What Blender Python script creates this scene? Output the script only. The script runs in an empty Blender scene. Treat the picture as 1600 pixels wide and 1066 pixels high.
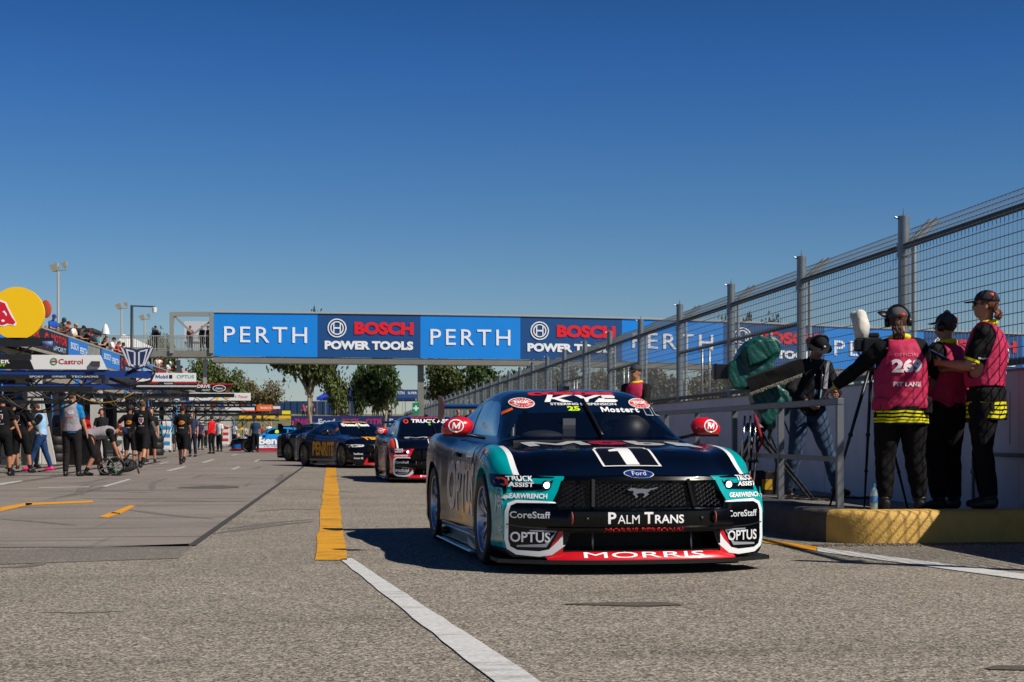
import bpy, bmesh, math, random
import numpy as np
from mathutils import Vector, Matrix, noise
from mathutils.bvhtree import BVHTree

R = math.radians
rnd = random.Random(7)
SC = bpy.context.scene
COL = SC.collection

# ------------------------------------------------------------------ camera, sky, sun, exposure
YAW = R(5.9)          # the pit lane runs along +Y; the camera looks a little to its right
CAMH = 0.95
FPX = 2440.0          # focal length in pixels of the 1600 px wide photograph
HOR = 678.0           # horizon row
cam_d = bpy.data.cameras.new('camera')
cam = bpy.data.objects.new('camera', cam_d); COL.objects.link(cam)
cam.location = (0, 0, CAMH)
cam.rotation_euler = (R(90), 0, -YAW)
cam_d.sensor_width = 36; cam_d.lens = FPX / 1600 * 36
cam_d.shift_y = (HOR - 533) / 1600
cam_d.clip_start = 0.1; cam_d.clip_end = 4000
cam_d.dof.use_dof = True; cam_d.dof.focus_distance = 12.0; cam_d.dof.aperture_fstop = 16.0
SC.camera = cam

SUN_EL = R(43)
# direction towards the sun in camera axes (right, forward), turned into world axes
_sr, _sf = 1.0, -0.60
_n = math.hypot(_sr, _sf); _sr /= _n; _sf /= _n
FW = Vector((math.sin(YAW), math.cos(YAW), 0)); RT = Vector((math.cos(YAW), -math.sin(YAW), 0))
SUND = (RT * _sr + FW * _sf) * math.cos(SUN_EL) + Vector((0, 0, math.sin(SUN_EL)))
world = bpy.data.worlds.new('World'); SC.world = world; world.use_nodes = True
wn = world.node_tree.nodes; wl = world.node_tree.links
bg = wn['Background']
sky = wn.new('ShaderNodeTexSky'); sky.sky_type = 'NISHITA'; sky.sun_disc = False
sky.sun_elevation = SUN_EL
sky.sun_rotation = math.atan2(SUND.x, SUND.y)
sky.altitude = 0; sky.air_density = 1.0; sky.dust_density = 0.1; sky.ozone_density = 4.0
tint = wn.new('ShaderNodeMix'); tint.data_type = 'RGBA'; tint.blend_type = 'MULTIPLY'; tint.inputs[0].default_value = 1.0
tcw = wn.new('ShaderNodeTexCoord'); spw = wn.new('ShaderNodeSeparateXYZ'); wl.new(tcw.outputs['Generated'], spw.inputs[0])
rpw = wn.new('ShaderNodeValToRGB'); wl.new(spw.outputs['Z'], rpw.inputs[0]); rpw.color_ramp.interpolation = 'B_SPLINE'
_e = rpw.color_ramp.elements; _e[0].position = 0.0; _e[0].color = (0.95, 0.93, 1.62, 1); _e[1].position = 0.40; _e[1].color = (0.10, 0.24, 0.46, 1)
_q = rpw.color_ramp.elements.new(0.13); _q.color = (0.46, 0.76, 1.34, 1); _q = rpw.color_ramp.elements.new(0.27); _q.color = (0.135, 0.47, 0.85, 1)
wl.new(rpw.outputs[0], tint.inputs[7])
wl.new(sky.outputs[0], tint.inputs[6]); wl.new(tint.outputs[2], bg.inputs[0]); bg.inputs[1].default_value = 0.066
sun_d = bpy.data.lights.new('sun', 'SUN'); sun = bpy.data.objects.new('sun', sun_d); COL.objects.link(sun)
sun_d.energy = 5.0; sun_d.angle = R(0.5); sun_d.color = (1.0, 0.93, 0.82)
sun.rotation_euler = SUND.to_track_quat('Z', 'Y').to_euler()
sun.location = (20, 0, 30)
SC.view_settings.view_transform = 'Standard'; SC.view_settings.look = 'None'
SC.view_settings.exposure = 0.12; SC.view_settings.gamma = 1.0; SC.view_settings.use_curve_mapping = False
SC.cycles.max_bounces = 8; SC.cycles.transparent_max_bounces = 24

# ------------------------------------------------------------------ placing by camera ray
def at(px, d, z):
    """world point at depth d (metres along the view) under photo column px, height z"""
    v = RT * ((px - 800) / FPX * d) + FW * d
    return Vector((v.x, v.y, z))
def gnd(px, py, z=0.0):
    return at(px, (CAMH - z) * FPX / (py - HOR), z)
def atY(px, Y, z=0.0):
    """point on the lane line of world Y under photo column px"""
    a = math.atan((px - 800) / FPX) + YAW
    return Vector((Y * math.tan(a), Y, z))
def zof(py, p):
    d = Vector((p[0], p[1], 0)).dot(FW)
    return CAMH - (py - HOR) / FPX * d

# ------------------------------------------------------------------ colour + materials
def S(h):
    h = h.lstrip('#'); o = []
    for i in (0, 2, 4):
        c = int(h[i:i+2], 16) / 255
        o.append(c / 12.92 if c <= 0.04045 else ((c + 0.055) / 1.055) ** 2.4)
    return (o[0], o[1], o[2], 1)
MATS = {}
def mat(name, col, rough=0.6, metal=0.0, coat=0.0, emis=0.0, var=0.0, vscale=3.0, bump=0.0, bscale=40.0, alpha=1.0, spec=0.5):
    if name in MATS: return MATS[name]
    if isinstance(col, str): col = S(col)
    if len(col) == 3: col = (*col, 1)
    m = bpy.data.materials.new(name); m.use_nodes = True; nt = m.node_tree
    b = nt.nodes['Principled BSDF']
    b.inputs['Base Color'].default_value = col; b.inputs['Roughness'].default_value = rough
    b.inputs['Metallic'].default_value = metal; b.inputs['Coat Weight'].default_value = coat
    b.inputs['Coat Roughness'].default_value = 0.04; b.inputs['Specular IOR Level'].default_value = spec
    if emis:
        b.inputs['Emission Color'].default_value = col; b.inputs['Emission Strength'].default_value = emis
    if alpha < 1: b.inputs['Alpha'].default_value = alpha
    if var or bump:
        tc = nt.nodes.new('ShaderNodeTexCoord')
    if var:
        n = nt.nodes.new('ShaderNodeTexNoise'); n.inputs['Scale'].default_value = vscale; n.inputs['Detail'].default_value = 6
        n.inputs['Roughness'].default_value = 0.65
        nt.links.new(tc.outputs['Object'], n.inputs['Vector'])
        cr = nt.nodes.new('ShaderNodeValToRGB'); cr.color_ramp.elements[0].position = 0.3; cr.color_ramp.elements[1].position = 0.72
        cr.color_ramp.elements[0].color = tuple(c * (1 - var) for c in col[:3]) + (1,)
        cr.color_ramp.elements[1].color = tuple(min(1, c * (1 + var)) for c in col[:3]) + (1,)
        nt.links.new(n.outputs['Fac'], cr.inputs[0]); nt.links.new(cr.outputs[0], b.inputs['Base Color'])
    if bump:
        n2 = nt.nodes.new('ShaderNodeTexNoise'); n2.inputs['Scale'].default_value = bscale; n2.inputs['Detail'].default_value = 4
        nt.links.new(tc.outputs['Object'], n2.inputs['Vector'])
        bp = nt.nodes.new('ShaderNodeBump'); bp.inputs['Strength'].default_value = bump; bp.inputs['Distance'].default_value = 0.02
        nt.links.new(n2.outputs['Fac'], bp.inputs['Height']); nt.links.new(bp.outputs['Normal'], b.inputs['Normal'])
    MATS[name] = m
    return m
def cloth(h, r=0.85):
    return mat('cloth_' + h.strip('#'), h, rough=r, var=0.18, vscale=9, bump=0.5, bscale=14, spec=0.25)
def paint(h, r=0.35, coat=0.0, metal=0.0):
    return mat('paint_%s_%d_%d_%d' % (h.strip('#'), r * 100, coat * 10, metal * 10), h, rough=r, coat=coat, metal=metal)
def rough_paint(h, r=0.6):
    return mat('worn_' + h.strip('#'), h, rough=r, var=0.1, vscale=2.5)

# ------------------------------------------------------------------ objects
def link(o, parent=None):
    COL.objects.link(o)
    if parent is not None: o.parent = parent
    return o
def obj(name, bm, m=None, parent=None, smooth=False, label=None):
    me = bpy.data.meshes.new(name)
    if isinstance(bm, bmesh.types.BMesh):
        bm.normal_update(); bm.to_mesh(me); bm.free()
    else:
        me = bm; me.name = name
    if m is not None:
        for q in (m if isinstance(m, (list, tuple)) else [m]):
            me.materials.append(q)
    if smooth:
        me.polygons.foreach_set('use_smooth', [True] * len(me.polygons))
        if smooth != True:
            try: me.set_sharp_from_angle(angle=R(smooth))
            except Exception: pass
    o = bpy.data.objects.new(name, me); link(o, parent)
    if label: o['label'] = label
    return o
def tag(o, label=None, cat=None, group=None, kind=None):
    if label: o['label'] = label
    if cat: o['category'] = cat
    if group: o['group'] = group
    if kind: o['kind'] = kind
    return o
def thing(name, label, cat, loc=(0, 0, 0), rz=0.0, group=None):
    o = bpy.data.objects.new(name, None); COL.objects.link(o)
    o.empty_display_size = 0.2
    o.location = loc; o.rotation_euler = (0, 0, rz)
    return tag(o, label, cat, group)
def dup(root, loc=None, rz=None, label=None, group=None, parent=None):
    r = root.copy(); COL.objects.link(r)
    if parent is not None: r.parent = parent
    if loc is not None: r.location = loc
    if rz is not None: r.rotation_euler = (0, 0, rz)
    if label: r['label'] = label
    if group: r['group'] = group
    for ch in list(root.children): dup(ch, parent=r)
    return r

# ------------------------------------------------------------------ mesh helpers
def NB(): return bmesh.new()
def box(bm, c, s, rot=None, mi=0):
    """box centre c, full size s, optional 3x3/4x4 rotation"""
    c = Vector(c); hx, hy, hz = s[0] / 2, s[1] / 2, s[2] / 2
    co = [Vector((x, y, z)) for x in (-hx, hx) for y in (-hy, hy) for z in (-hz, hz)]
    if rot is not None:
        r3 = rot.to_3x3(); co = [r3 @ v for v in co]
    vs = [bm.verts.new(v + c) for v in co]
    for q in ((0, 1, 3, 2), (4, 6, 7, 5), (0, 4, 5, 1), (2, 3, 7, 6), (0, 2, 6, 4), (1, 5, 7, 3)):
        f = bm.faces.new([vs[i] for i in q]); f.material_index = mi
    return vs
def bar(bm, a, b, w, h=None, mi=0, up=Vector((0, 0, 1))):
    """rectangular bar from a to b, w across, h along 'up'"""
    a = Vector(a); b = Vector(b); h = h or w
    d = b - a; L = d.length
    if L < 1e-6: return
    z = d.normalized(); u = up if abs(z.dot(up)) < 0.99 else Vector((0, 1, 0))
    x = z.cross(u).normalized(); y = x.cross(z).normalized()
    rot = Matrix((x, y, z)).transposed()
    box(bm, (a + b) / 2, (w, h, L), rot, mi)
def ring_frame(d, up=Vector((0, 0, 1))):
    z = d.normalized(); u = up if abs(z.dot(up)) < 0.95 else Vector((0, 1, 0))
    x = u.cross(z).normalized(); y = z.cross(x).normalized()
    return x, y
def tube(bm, pts, r, n=8, cap=True, mi=0, up=Vector((0, 0, 1)), round_ends=False):
    """swept tube; r is a number, a list of numbers or of (rx, ry)"""
    pts = [Vector(p) for p in pts]; N = len(pts)
    rs = r if isinstance(r, (list, tuple)) and len(r) == N else [r] * N
    rings = []
    px = None
    for i, p in enumerate(pts):
        d = (pts[min(i + 1, N - 1)] - pts[max(i - 1, 0)])
        if d.length < 1e-9: d = Vector((0, 0, 1))
        x, y = ring_frame(d, up)
        if px is not None and x.dot(px) < 0: x, y = -x, -y
        px = x
        rx, ry = rs[i] if isinstance(rs[i], (list, tuple)) else (rs[i], rs[i])
        rings.append([bm.verts.new(p + x * (rx * math.cos(2 * math.pi * k / n)) + y * (ry * math.sin(2 * math.pi * k / n))) for k in range(n)])
    for a, b in zip(rings, rings[1:]):
        for k in range(n):
            f = bm.faces.new((a[k], a[(k + 1) % n], b[(k + 1) % n], b[k])); f.material_index = mi; f.smooth = True
    if cap:
        f = bm.faces.new(rings[0][::-1]); f.material_index = mi
        f = bm.faces.new(rings[-1]); f.material_index = mi
    return rings
def ball(bm, c, r, seg=14, rings=10, rot=None, mi=0):
    if not isinstance(r, (list, tuple)): r = (r, r, r)
    c = Vector(c); r3 = rot.to_3x3() if rot is not None else None
    def P(x, y, z):
        v = Vector((x * r[0], y * r[1], z * r[2]))
        return bm.verts.new(c + (r3 @ v if r3 else v))
    top = P(0, 0, 1); bot = P(0, 0, -1); R_ = []
    for i in range(1, rings):
        t = math.pi * i / rings
        R_.append([P(math.sin(t) * math.cos(2 * math.pi * k / seg), math.sin(t) * math.sin(2 * math.pi * k / seg), math.cos(t)) for k in range(seg)])
    fs = []
    for k in range(seg):
        k2 = (k + 1) % seg
        fs.append(bm.faces.new((top, R_[0][k], R_[0][k2]))); fs.append(bm.faces.new((bot, R_[-1][k2], R_[-1][k])))
        for i in range(rings - 2): fs.append(bm.faces.new((R_[i][k], R_[i+1][k], R_[i+1][k2], R_[i][k2])))
    for f in fs: f.smooth = True; f.material_index = mi
    return [top, bot] + [v for q in R_ for v in q]
def prism(bm, pts, h0, h1, axis='z', mi=0):
    """extrude a 2-D outline between h0 and h1 along axis"""
    def P(u, v, h):
        return {'z': (u, v, h), 'y': (u, h, v), 'x': (h, u, v)}[axis]
    a = [bm.verts.new(P(u, v, h0)) for u, v in pts]; b = [bm.verts.new(P(u, v, h1)) for u, v in pts]
    n = len(pts); fs = []
    fs.append(bm.faces.new(a)); fs.append(bm.faces.new(b[::-1]))
    for i in range(n):
        fs.append(bm.faces.new((a[i], b[i], b[(i + 1) % n], a[(i + 1) % n])))
    for f in fs: f.material_index = mi
    bmesh.ops.recalc_face_normals(bm, faces=fs)
    return fs
def lathe(bm, prof, n=24, axis='z', c=(0, 0, 0), mi=0, smooth=True, cap=True):
    c = Vector(c); rings = []
    for r, h in prof:
        ring = []
        for k in range(n):
            a = 2 * math.pi * k / n
            u, v = r * math.cos(a), r * math.sin(a)
            p = {'z': (u, v, h), 'y': (u, h, v), 'x': (h, u, v)}[axis]
            ring.append(bm.verts.new(c + Vector(p)))
        rings.append(ring)
    fs = []
    for a, b in zip(rings, rings[1:]):
        for k in range(n):
            f = bm.faces.new((a[k], a[(k + 1) % n], b[(k + 1) % n], b[k])); f.smooth = smooth; f.material_index = mi; fs.append(f)
    for ring in (rings[0], rings[-1]):
        if cap and prof[rings.index(ring)][0] > 1e-4:
            f = bm.faces.new(ring); f.material_index = mi; fs.append(f)
    bmesh.ops.recalc_face_normals(bm, faces=fs)
    return fs
def quad(bm, pts, mi=0):
    f = bm.faces.new([bm.verts.new(Vector(p)) for p in pts]); f.material_index = mi; return f
def arc(cx, cy, r, a0, a1, n=8):
    return [(cx + r * math.cos(R(a0 + (a1 - a0) * i / n)), cy + r * math.sin(R(a0 + (a1 - a0) * i / n))) for i in range(n + 1)]

# ------------------------------------------------------------------ lettering and flat marks
def flat_poly(*polys):
    bm = NB()
    for pts in polys:
        f = bm.faces.new([bm.verts.new((u, v, 0)) for u, v in pts])
        if f.normal.z < 0: f.normal_flip()
    bmesh.ops.recalc_face_normals(bm, faces=bm.faces[:])
    return bm
def flat_ring(pts, w):
    """outline band of width w inside a closed 2-D outline"""
    bm = NB(); n = len(pts); P = [Vector(p) for p in pts]
    area = sum(P[i].x * P[(i + 1) % n].y - P[(i + 1) % n].x * P[i].y for i in range(n))
    s = 1 if area > 0 else -1
    inn = []
    for i in range(n):
        a, b, c = P[i - 1], P[i], P[(i + 1) % n]
        n1 = Vector((-(b - a).y, (b - a).x)).normalized() * s; n2 = Vector((-(c - b).y, (c - b).x)).normalized() * s
        m = (n1 + n2); m = m.normalized() * (w / max(0.35, m.normalized().dot(n1)))
        inn.append(b + m)
    A = [bm.verts.new((p.x, p.y, 0)) for p in P]; B = [bm.verts.new((p.x, p.y, 0)) for p in inn]
    for i in range(n):
        bm.faces.new((A[i], A[(i + 1) % n], B[(i + 1) % n], B[i]))
    bmesh.ops.recalc_face_normals(bm, faces=bm.faces[:])
    return bm
def ellipse(cx, cy, rx, ry, n=28):
    return [(cx + rx * math.cos(2 * math.pi * k / n), cy + ry * math.sin(2 * math.pi * k / n)) for k in range(n)]
def text_raw(s, bold, shear, res, space):
    cu = bpy.data.curves.new('lettering_source', 'FONT'); cu.body = s; cu.size = 1; cu.offset = bold; cu.shear = shear
    cu.resolution_u = res; cu.space_character = space; cu.fill_mode = 'FRONT'
    o = bpy.data.objects.new('lettering_source', cu)
    me = bpy.data.meshes.new_from_object(o)
    bm = NB(); bm.from_mesh(me)
    bpy.data.meshes.remove(me); bpy.data.objects.remove(o); bpy.data.curves.remove(cu)
    bmesh.ops.delete(bm, geom=[f for f in bm.faces if f.calc_area() < 1e-6], context='FACES_ONLY')
    for f in bm.faces: f.smooth = False
    return bm
def text_bm(s, width=None, height=None, bold=0.0, shear=0.0, center=(0, 0), res=3, space=1.0):
    if 'M' in s and bold > 0:      # set letter by letter, the M drawn as one outline
        bm = NB(); x = 0.0
        for ch in s:
            if ch == ' ': x += .30; continue
            if ch == 'M':
                q = .16 + bold; g = flat_poly([(u * .73 + shear * v * .73, v * .73) for u, v in [(0, 0), (0, 1), (q * 1.25, 1), (.56, .45), (1.12 - q * 1.25, 1), (1.12, 1), (1.12, 0), (1.12 - q, 0), (1.12 - q, .62), (.62, .08), (.50, .08), (q, .62), (q, 0)]])
            else: g = text_raw(ch, bold, shear, res, 1.0)
            gx = [v.co.x for v in g.verts]; dx = x - min(gx)
            for v in g.verts: v.co.x += dx
            x += max(gx) - min(gx) + .075; merge(bm, g)
        bmesh.ops.triangulate(bm, faces=[f for f in bm.faces if len(f.verts) > 4])
    else: bm = text_raw(s, bold, shear, res, space)
    xs = [v.co.x for v in bm.verts]; ys = [v.co.y for v in bm.verts]
    x0, x1, y0, y1 = min(xs), max(xs), min(ys), max(ys)
    sy = height / (y1 - y0) if height else None
    sx = width / (x1 - x0) if width else sy
    if sy is None: sy = sx
    for v in bm.verts:
        v.co = Vector(((v.co.x - (x0 + x1) / 2) * sx + center[0], (v.co.y - (y0 + y1) / 2) * sy + center[1], 0))
    return bm
def merge(dst, src, M=None, mi=None):
    """append src bmesh (freed) to dst"""
    if M is not None: bmesh.ops.transform(src, matrix=M, verts=src.verts[:])
    vm = {}
    for v in src.verts: vm[v] = dst.verts.new(v.co)
    for f in src.faces:
        try: g = dst.faces.new([vm[v] for v in f.verts])
        except ValueError: continue
        g.material_index = f.material_index if mi is None else mi; g.smooth = f.smooth
    src.free(); return dst
def frameM(o, u, v):
    """matrix taking flat (x, y, 0) to o + x*u + y*v"""
    u = Vector(u).normalized(); v = Vector(v).normalized(); w = u.cross(v)
    M = Matrix((u, v, w)).transposed().to_4x4(); M.translation = Vector(o); return M
def put_flat(name, bm, M, m, parent, off=0.006, label=None):
    """a flat mark laid just proud of the board it is on"""
    M2 = M @ Matrix.Translation((0, 0, off))
    bmesh.ops.transform(bm, matrix=M2, verts=bm.verts[:])
    return obj(name, bm, m, parent, label=label)
def evaluated(bm_or_me, mods):
    """mesh after modifiers; mods = list of (type, dict)"""
    me = bpy.data.meshes.new('tmp')
    if isinstance(bm_or_me, bmesh.types.BMesh): bm_or_me.to_mesh(me); bm_or_me.free()
    else: me = bm_or_me
    o = bpy.data.objects.new('tmp', me); COL.objects.link(o)
    for t, kw in mods:
        md = o.modifiers.new(t, t)
        for k, v in kw.items(): setattr(md, k, v)
    dg = bpy.context.evaluated_depsgraph_get(); dg.update()
    out = bpy.data.meshes.new_from_object(o.evaluated_get(dg), depsgraph=dg)
    bpy.data.objects.remove(o); bpy.data.meshes.remove(me)
    return out
# ================================================================== GROUND, PAINT, KERB, WALL, FENCE, RAILING
def ground_mat(name, base, spots, big=.12, scale=95, rough=.9, streak=0.0, joints=False, bump=.35):
    m = bpy.data.materials.new(name); m.use_nodes = True; nt = m.node_tree; b = nt.nodes['Principled BSDF']; N = nt.nodes.new; L = nt.links.new
    b.inputs['Roughness'].default_value = rough; b.inputs['Specular IOR Level'].default_value = .3
    tc = N('ShaderNodeTexCoord'); base = S(base)
    vo = N('ShaderNodeTexVoronoi'); vo.inputs['Scale'].default_value = scale; L(tc.outputs['Object'], vo.inputs['Vector'])
    sepc = N('ShaderNodeSeparateColor'); L(vo.outputs['Color'], sepc.inputs[0])
    cr = N('ShaderNodeValToRGB'); e = cr.color_ramp.elements
    e[0].position = 0; e[0].color = tuple(base[i] * spots[0] for i in range(3)) + (1,)
    e[1].position = 1; e[1].color = tuple(min(1, base[i] * spots[3]) for i in range(3)) + (1,)
    for pos, k in ((.35, spots[1]), (.75, spots[2])):
        q = cr.color_ramp.elements.new(pos); q.color = tuple(base[i] * k for i in range(3)) + (1,)
    L(sepc.outputs[0], cr.inputs[0]); cur = cr.outputs[0]
    def mul(cur, fac, lo, hi, vec=None, sc=1.0, det=5):
        n = N('ShaderNodeTexNoise'); n.inputs['Scale'].default_value = sc; n.inputs['Detail'].default_value = det; n.inputs['Roughness'].default_value = .6
        if vec is not None:
            mp = N('ShaderNodeMapping'); mp.inputs['Scale'].default_value = vec; L(tc.outputs['Object'], mp.inputs[0]); L(mp.outputs[0], n.inputs['Vector'])
        else: L(tc.outputs['Object'], n.inputs['Vector'])
        r = N('ShaderNodeMapRange'); r.inputs['From Min'].default_value = fac[0]; r.inputs['From Max'].default_value = fac[1]; r.inputs['To Min'].default_value = lo; r.inputs['To Max'].default_value = hi
        L(n.outputs['Fac'], r.inputs[0])
        mx = N('ShaderNodeMix'); mx.data_type = 'RGBA'; mx.blend_type = 'MULTIPLY'; mx.inputs[0].default_value = 1
        L(cur, mx.inputs[6]); L(r.outputs[0], mx.inputs[7]); return mx.outputs[2]
    cur = mul(cur, (.3, .7), 1 - big, 1 + big, None, .7)
    cur = mul(cur, (.3, .7), .88, 1.1, None, 14, 3)
    cur = mul(cur, (.56, .72), 1.0, .72, (.10, .9, 1), 1.3, 6)
    cur = mul(cur, (.55, .75), 1.0, .80, (.55, .9, 1), .45, 7)
    if streak:
        cur = mul(cur, (.60, .66), 1.0, 1 - streak, (.16, 3.4, 1), 1.0, 4)
        cur = mul(cur, (.60, .66), 1.0, 1 - streak * .8, (1.6, .05, 1), 1.0, 5)
    if joints:
        br = N('ShaderNodeTexBrick'); br.inputs['Scale'].default_value = 1; br.offset = 0; br.inputs['Mortar Size'].default_value = .012
        br.inputs['Brick Width'].default_value = 4.2; br.inputs['Row Height'].default_value = 6.0; br.inputs['Mortar Smooth'].default_value = .1
        br.inputs['Color1'].default_value = (1, 1, 1, 1); br.inputs['Color2'].default_value = (.93, .93, .93, 1); br.inputs['Mortar'].default_value = (.55, .55, .55, 1)
        L(tc.outputs['Object'], br.inputs['Vector'])
        mx = N('ShaderNodeMix'); mx.data_type = 'RGBA'; mx.blend_type = 'MULTIPLY'; mx.inputs[0].default_value = 1; L(cur, mx.inputs[6]); L(br.outputs['Color'], mx.inputs[7]); cur = mx.outputs[2]
    L(cur, b.inputs['Base Color'])
    bp = N('ShaderNodeBump'); bp.inputs['Strength'].default_value = bump; bp.inputs['Distance'].default_value = .006
    L(vo.outputs['Distance'], bp.inputs['Height']); L(bp.outputs['Normal'], b.inputs['Normal'])
    return m
def sheet(name, pts, m, z=None, kind='structure', parent=None):
    bm = NB(); quad(bm, [(p[0], p[1], p[2] if z is None else z) for p in pts]); bmesh.ops.recalc_face_normals(bm, faces=bm.faces[:])
    for f in bm.faces:
        if f.normal.z < 0: f.normal_flip()
    o = obj(name, bm, m, parent)
    if kind: o['kind'] = kind
    return o
ASPH = ground_mat('asphalt_aggregate', '#8d857a', (.22, .62, 1.15, 1.9), .12, 88)
ASPH2 = ground_mat('asphalt_dark_patch', '#77726b', (.5, .8, 1.1, 1.5), .10, 105)
CONC = ground_mat('apron_concrete', '#877f77', (.90, .97, 1.03, 1.10), .12, 60, .75, streak=.5, joints=True, bump=.1)
sheet('asphalt', [(-300, -40, 0), (300, -40, 0), (300, 900, 0), (-300, 900, 0)], ASPH, 0)
XE = -1.35
sheet('concrete_apron', [(-40, 13.55, 0), (XE, 13.35, 0), (XE - .05, 130, 0), (-40, 130, 0)], CONC, .004)
p0, p1 = gnd(0, 861), gnd(304, 850); q0, q1 = gnd(0, 876), gnd(280, 873)
k = (p0 - p1) * 3; sheet('asphalt_patch', [p1, p0 + k, q0 + k, q1], ASPH2, .004)
sheet('joint_seam', [(XE - .02, 13.4, 0), (XE + .05, 13.4, 0), (XE, 130, 0), (XE - .07, 130, 0)], mat('seam_tar', '#3c3936', .9, var=.4, vscale=6), .008)
def line_paint(h, wear=.5, scale=9, dark='#3a352e', thr=.62):
    m = bpy.data.materials.new('line_paint'); m.use_nodes = True; nt = m.node_tree; b = nt.nodes['Principled BSDF']; b.inputs['Roughness'].default_value = .7
    tc = nt.nodes.new('ShaderNodeTexCoord'); cur = None
    mp = nt.nodes.new('ShaderNodeMapping'); mp.inputs['Scale'].default_value = (.5, 3.2, 1); nt.links.new(tc.outputs['Object'], mp.inputs[0])
    n = nt.nodes.new('ShaderNodeTexNoise'); n.inputs['Scale'].default_value = scale * .25; n.inputs['Detail'].default_value = 8; n.inputs['Roughness'].default_value = .75; nt.links.new(mp.outputs[0], n.inputs['Vector'])
    cr = nt.nodes.new('ShaderNodeValToRGB'); e = cr.color_ramp.elements; e[0].position = thr - .10; e[0].color = S(h); e[1].position = thr + .02; c = S(h); dk = S(dark)
    e[1].color = tuple(c[i] * (1 - wear) + dk[i] * wear for i in range(3)) + (1,)
    nt.links.new(n.outputs['Fac'], cr.inputs[0])
    n2 = nt.nodes.new('ShaderNodeTexNoise'); n2.inputs['Scale'].default_value = 45; n2.inputs['Detail'].default_value = 4; nt.links.new(tc.outputs['Object'], n2.inputs['Vector'])
    r = nt.nodes.new('ShaderNodeMapRange'); r.inputs['From Min'].default_value = .3; r.inputs['From Max'].default_value = .7; r.inputs['To Min'].default_value = .78; r.inputs['To Max'].default_value = 1.12; nt.links.new(n2.outputs['Fac'], r.inputs[0])
    mx = nt.nodes.new('ShaderNodeMix'); mx.data_type = 'RGBA'; mx.blend_type = 'MULTIPLY'; mx.inputs[0].default_value = 1; nt.links.new(cr.outputs[0], mx.inputs[6]); nt.links.new(r.outputs[0], mx.inputs[7])
    nt.links.new(mx.outputs[2], b.inputs['Base Color']); return m
YEL = line_paint('#d99a08', .85, thr=.60); YEL2 = line_paint('#e0980a', .5, thr=.66); WHI = line_paint('#c9c9c8', .35, thr=.62); WHI2 = line_paint('#b9b9b9', .5, thr=.6)
def rag(a, b, c, d, n=24, j=.008, z=.006):
    """long strip a-b (one edge) to d-c (other edge) with slightly ragged edges"""
    bm = NB(); P = None; rr = random.Random(5)
    for i in range(n + 1):
        t = i / n; l = a.lerp(d, t) if False else a.lerp(b, t); r = d.lerp(c, t)
        ax = (r - l).normalized()
        l = l + ax * rr.uniform(-j, j); r = r + ax * rr.uniform(-j, j)
        q = [bm.verts.new((l.x, l.y, z)), bm.verts.new((r.x, r.y, z))]
        if P: bm.faces.new((P[0], P[1], q[1], q[0]))
        P = q
    bmesh.ops.recalc_face_normals(bm, faces=bm.faces[:])
    for f in bm.faces:
        if f.normal.z < 0: f.normal_flip()
    return bm
def struct(name, bm, m): o = obj(name, bm, m); o['kind'] = 'structure'; return o
a, b, c, d = gnd(509, 735), gnd(491.5, 876), gnd(541, 876), gnd(527, 735)
e = (a - b) * .9
struct('pit_entry_line', rag(b, a + e, d + e * .98, c, 60, .012), YEL)
a, d = gnd(531, 875), gnd(549, 873); b, c = gnd(770, 1066), gnd(843, 1066)
struct('white_line', rag(a, b + (b - a) * .5, c + (c - d) * .5, d, 30, .006), WHI)
a, d = gnd(1160, 838), gnd(1160, 843); b, c = gnd(1276, 855.5), gnd(1276, 862)
struct('kerb_line', rag(a, b, c, d, 20, .006), YEL2)
a, d = gnd(1277, 856), gnd(1277, 862.5); b, c = gnd(1600, 898), gnd(1600, 907)
struct('kerb_white_line', rag(a, b + (b - a) * .6, c + (c - d) * .6, d, 20, .006), WHI)
for nm, m, L in (('bay_line', YEL2, [((0, 794), (50, 785), (50, 789), (0, 800)), ((40, 787), (145, 783), (145, 786), (40, 790.5)), ((172, 803), (203, 790.5), (212, 791.5), (188, 804)), ((155, 808.5), (174, 801), (189, 803), (168, 810))]),
                 ('bay_mark', WHI2, [((158, 761), (200, 749), (206, 749.5), (166, 761.5)), ((0, 756), (32, 751.5), (36, 752.5), (0, 759)), ((258, 736), (288, 729), (292, 730), (266, 736.5)), ((314, 723), (332, 718), (337, 718.3), (320, 723.5)), ((360, 734), (372, 729.5), (376, 730), (366, 734.3)), ((117, 738), (137, 733), (140, 734), (122, 738.5)), ((60, 762.5), (140, 761), (140, 762), (60, 763.5)), ((246, 726), (262, 722), (264, 722.5), (250, 726.3)), ((395, 722), (404, 718), (407, 718.2), (400, 722.4)), ((360, 712), (371, 709.5), (373, 709.8), (364, 712.3))])):
    for k, P in enumerate(L):
        sheet(nm, [gnd(*q) for q in P], m, .008)
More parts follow.
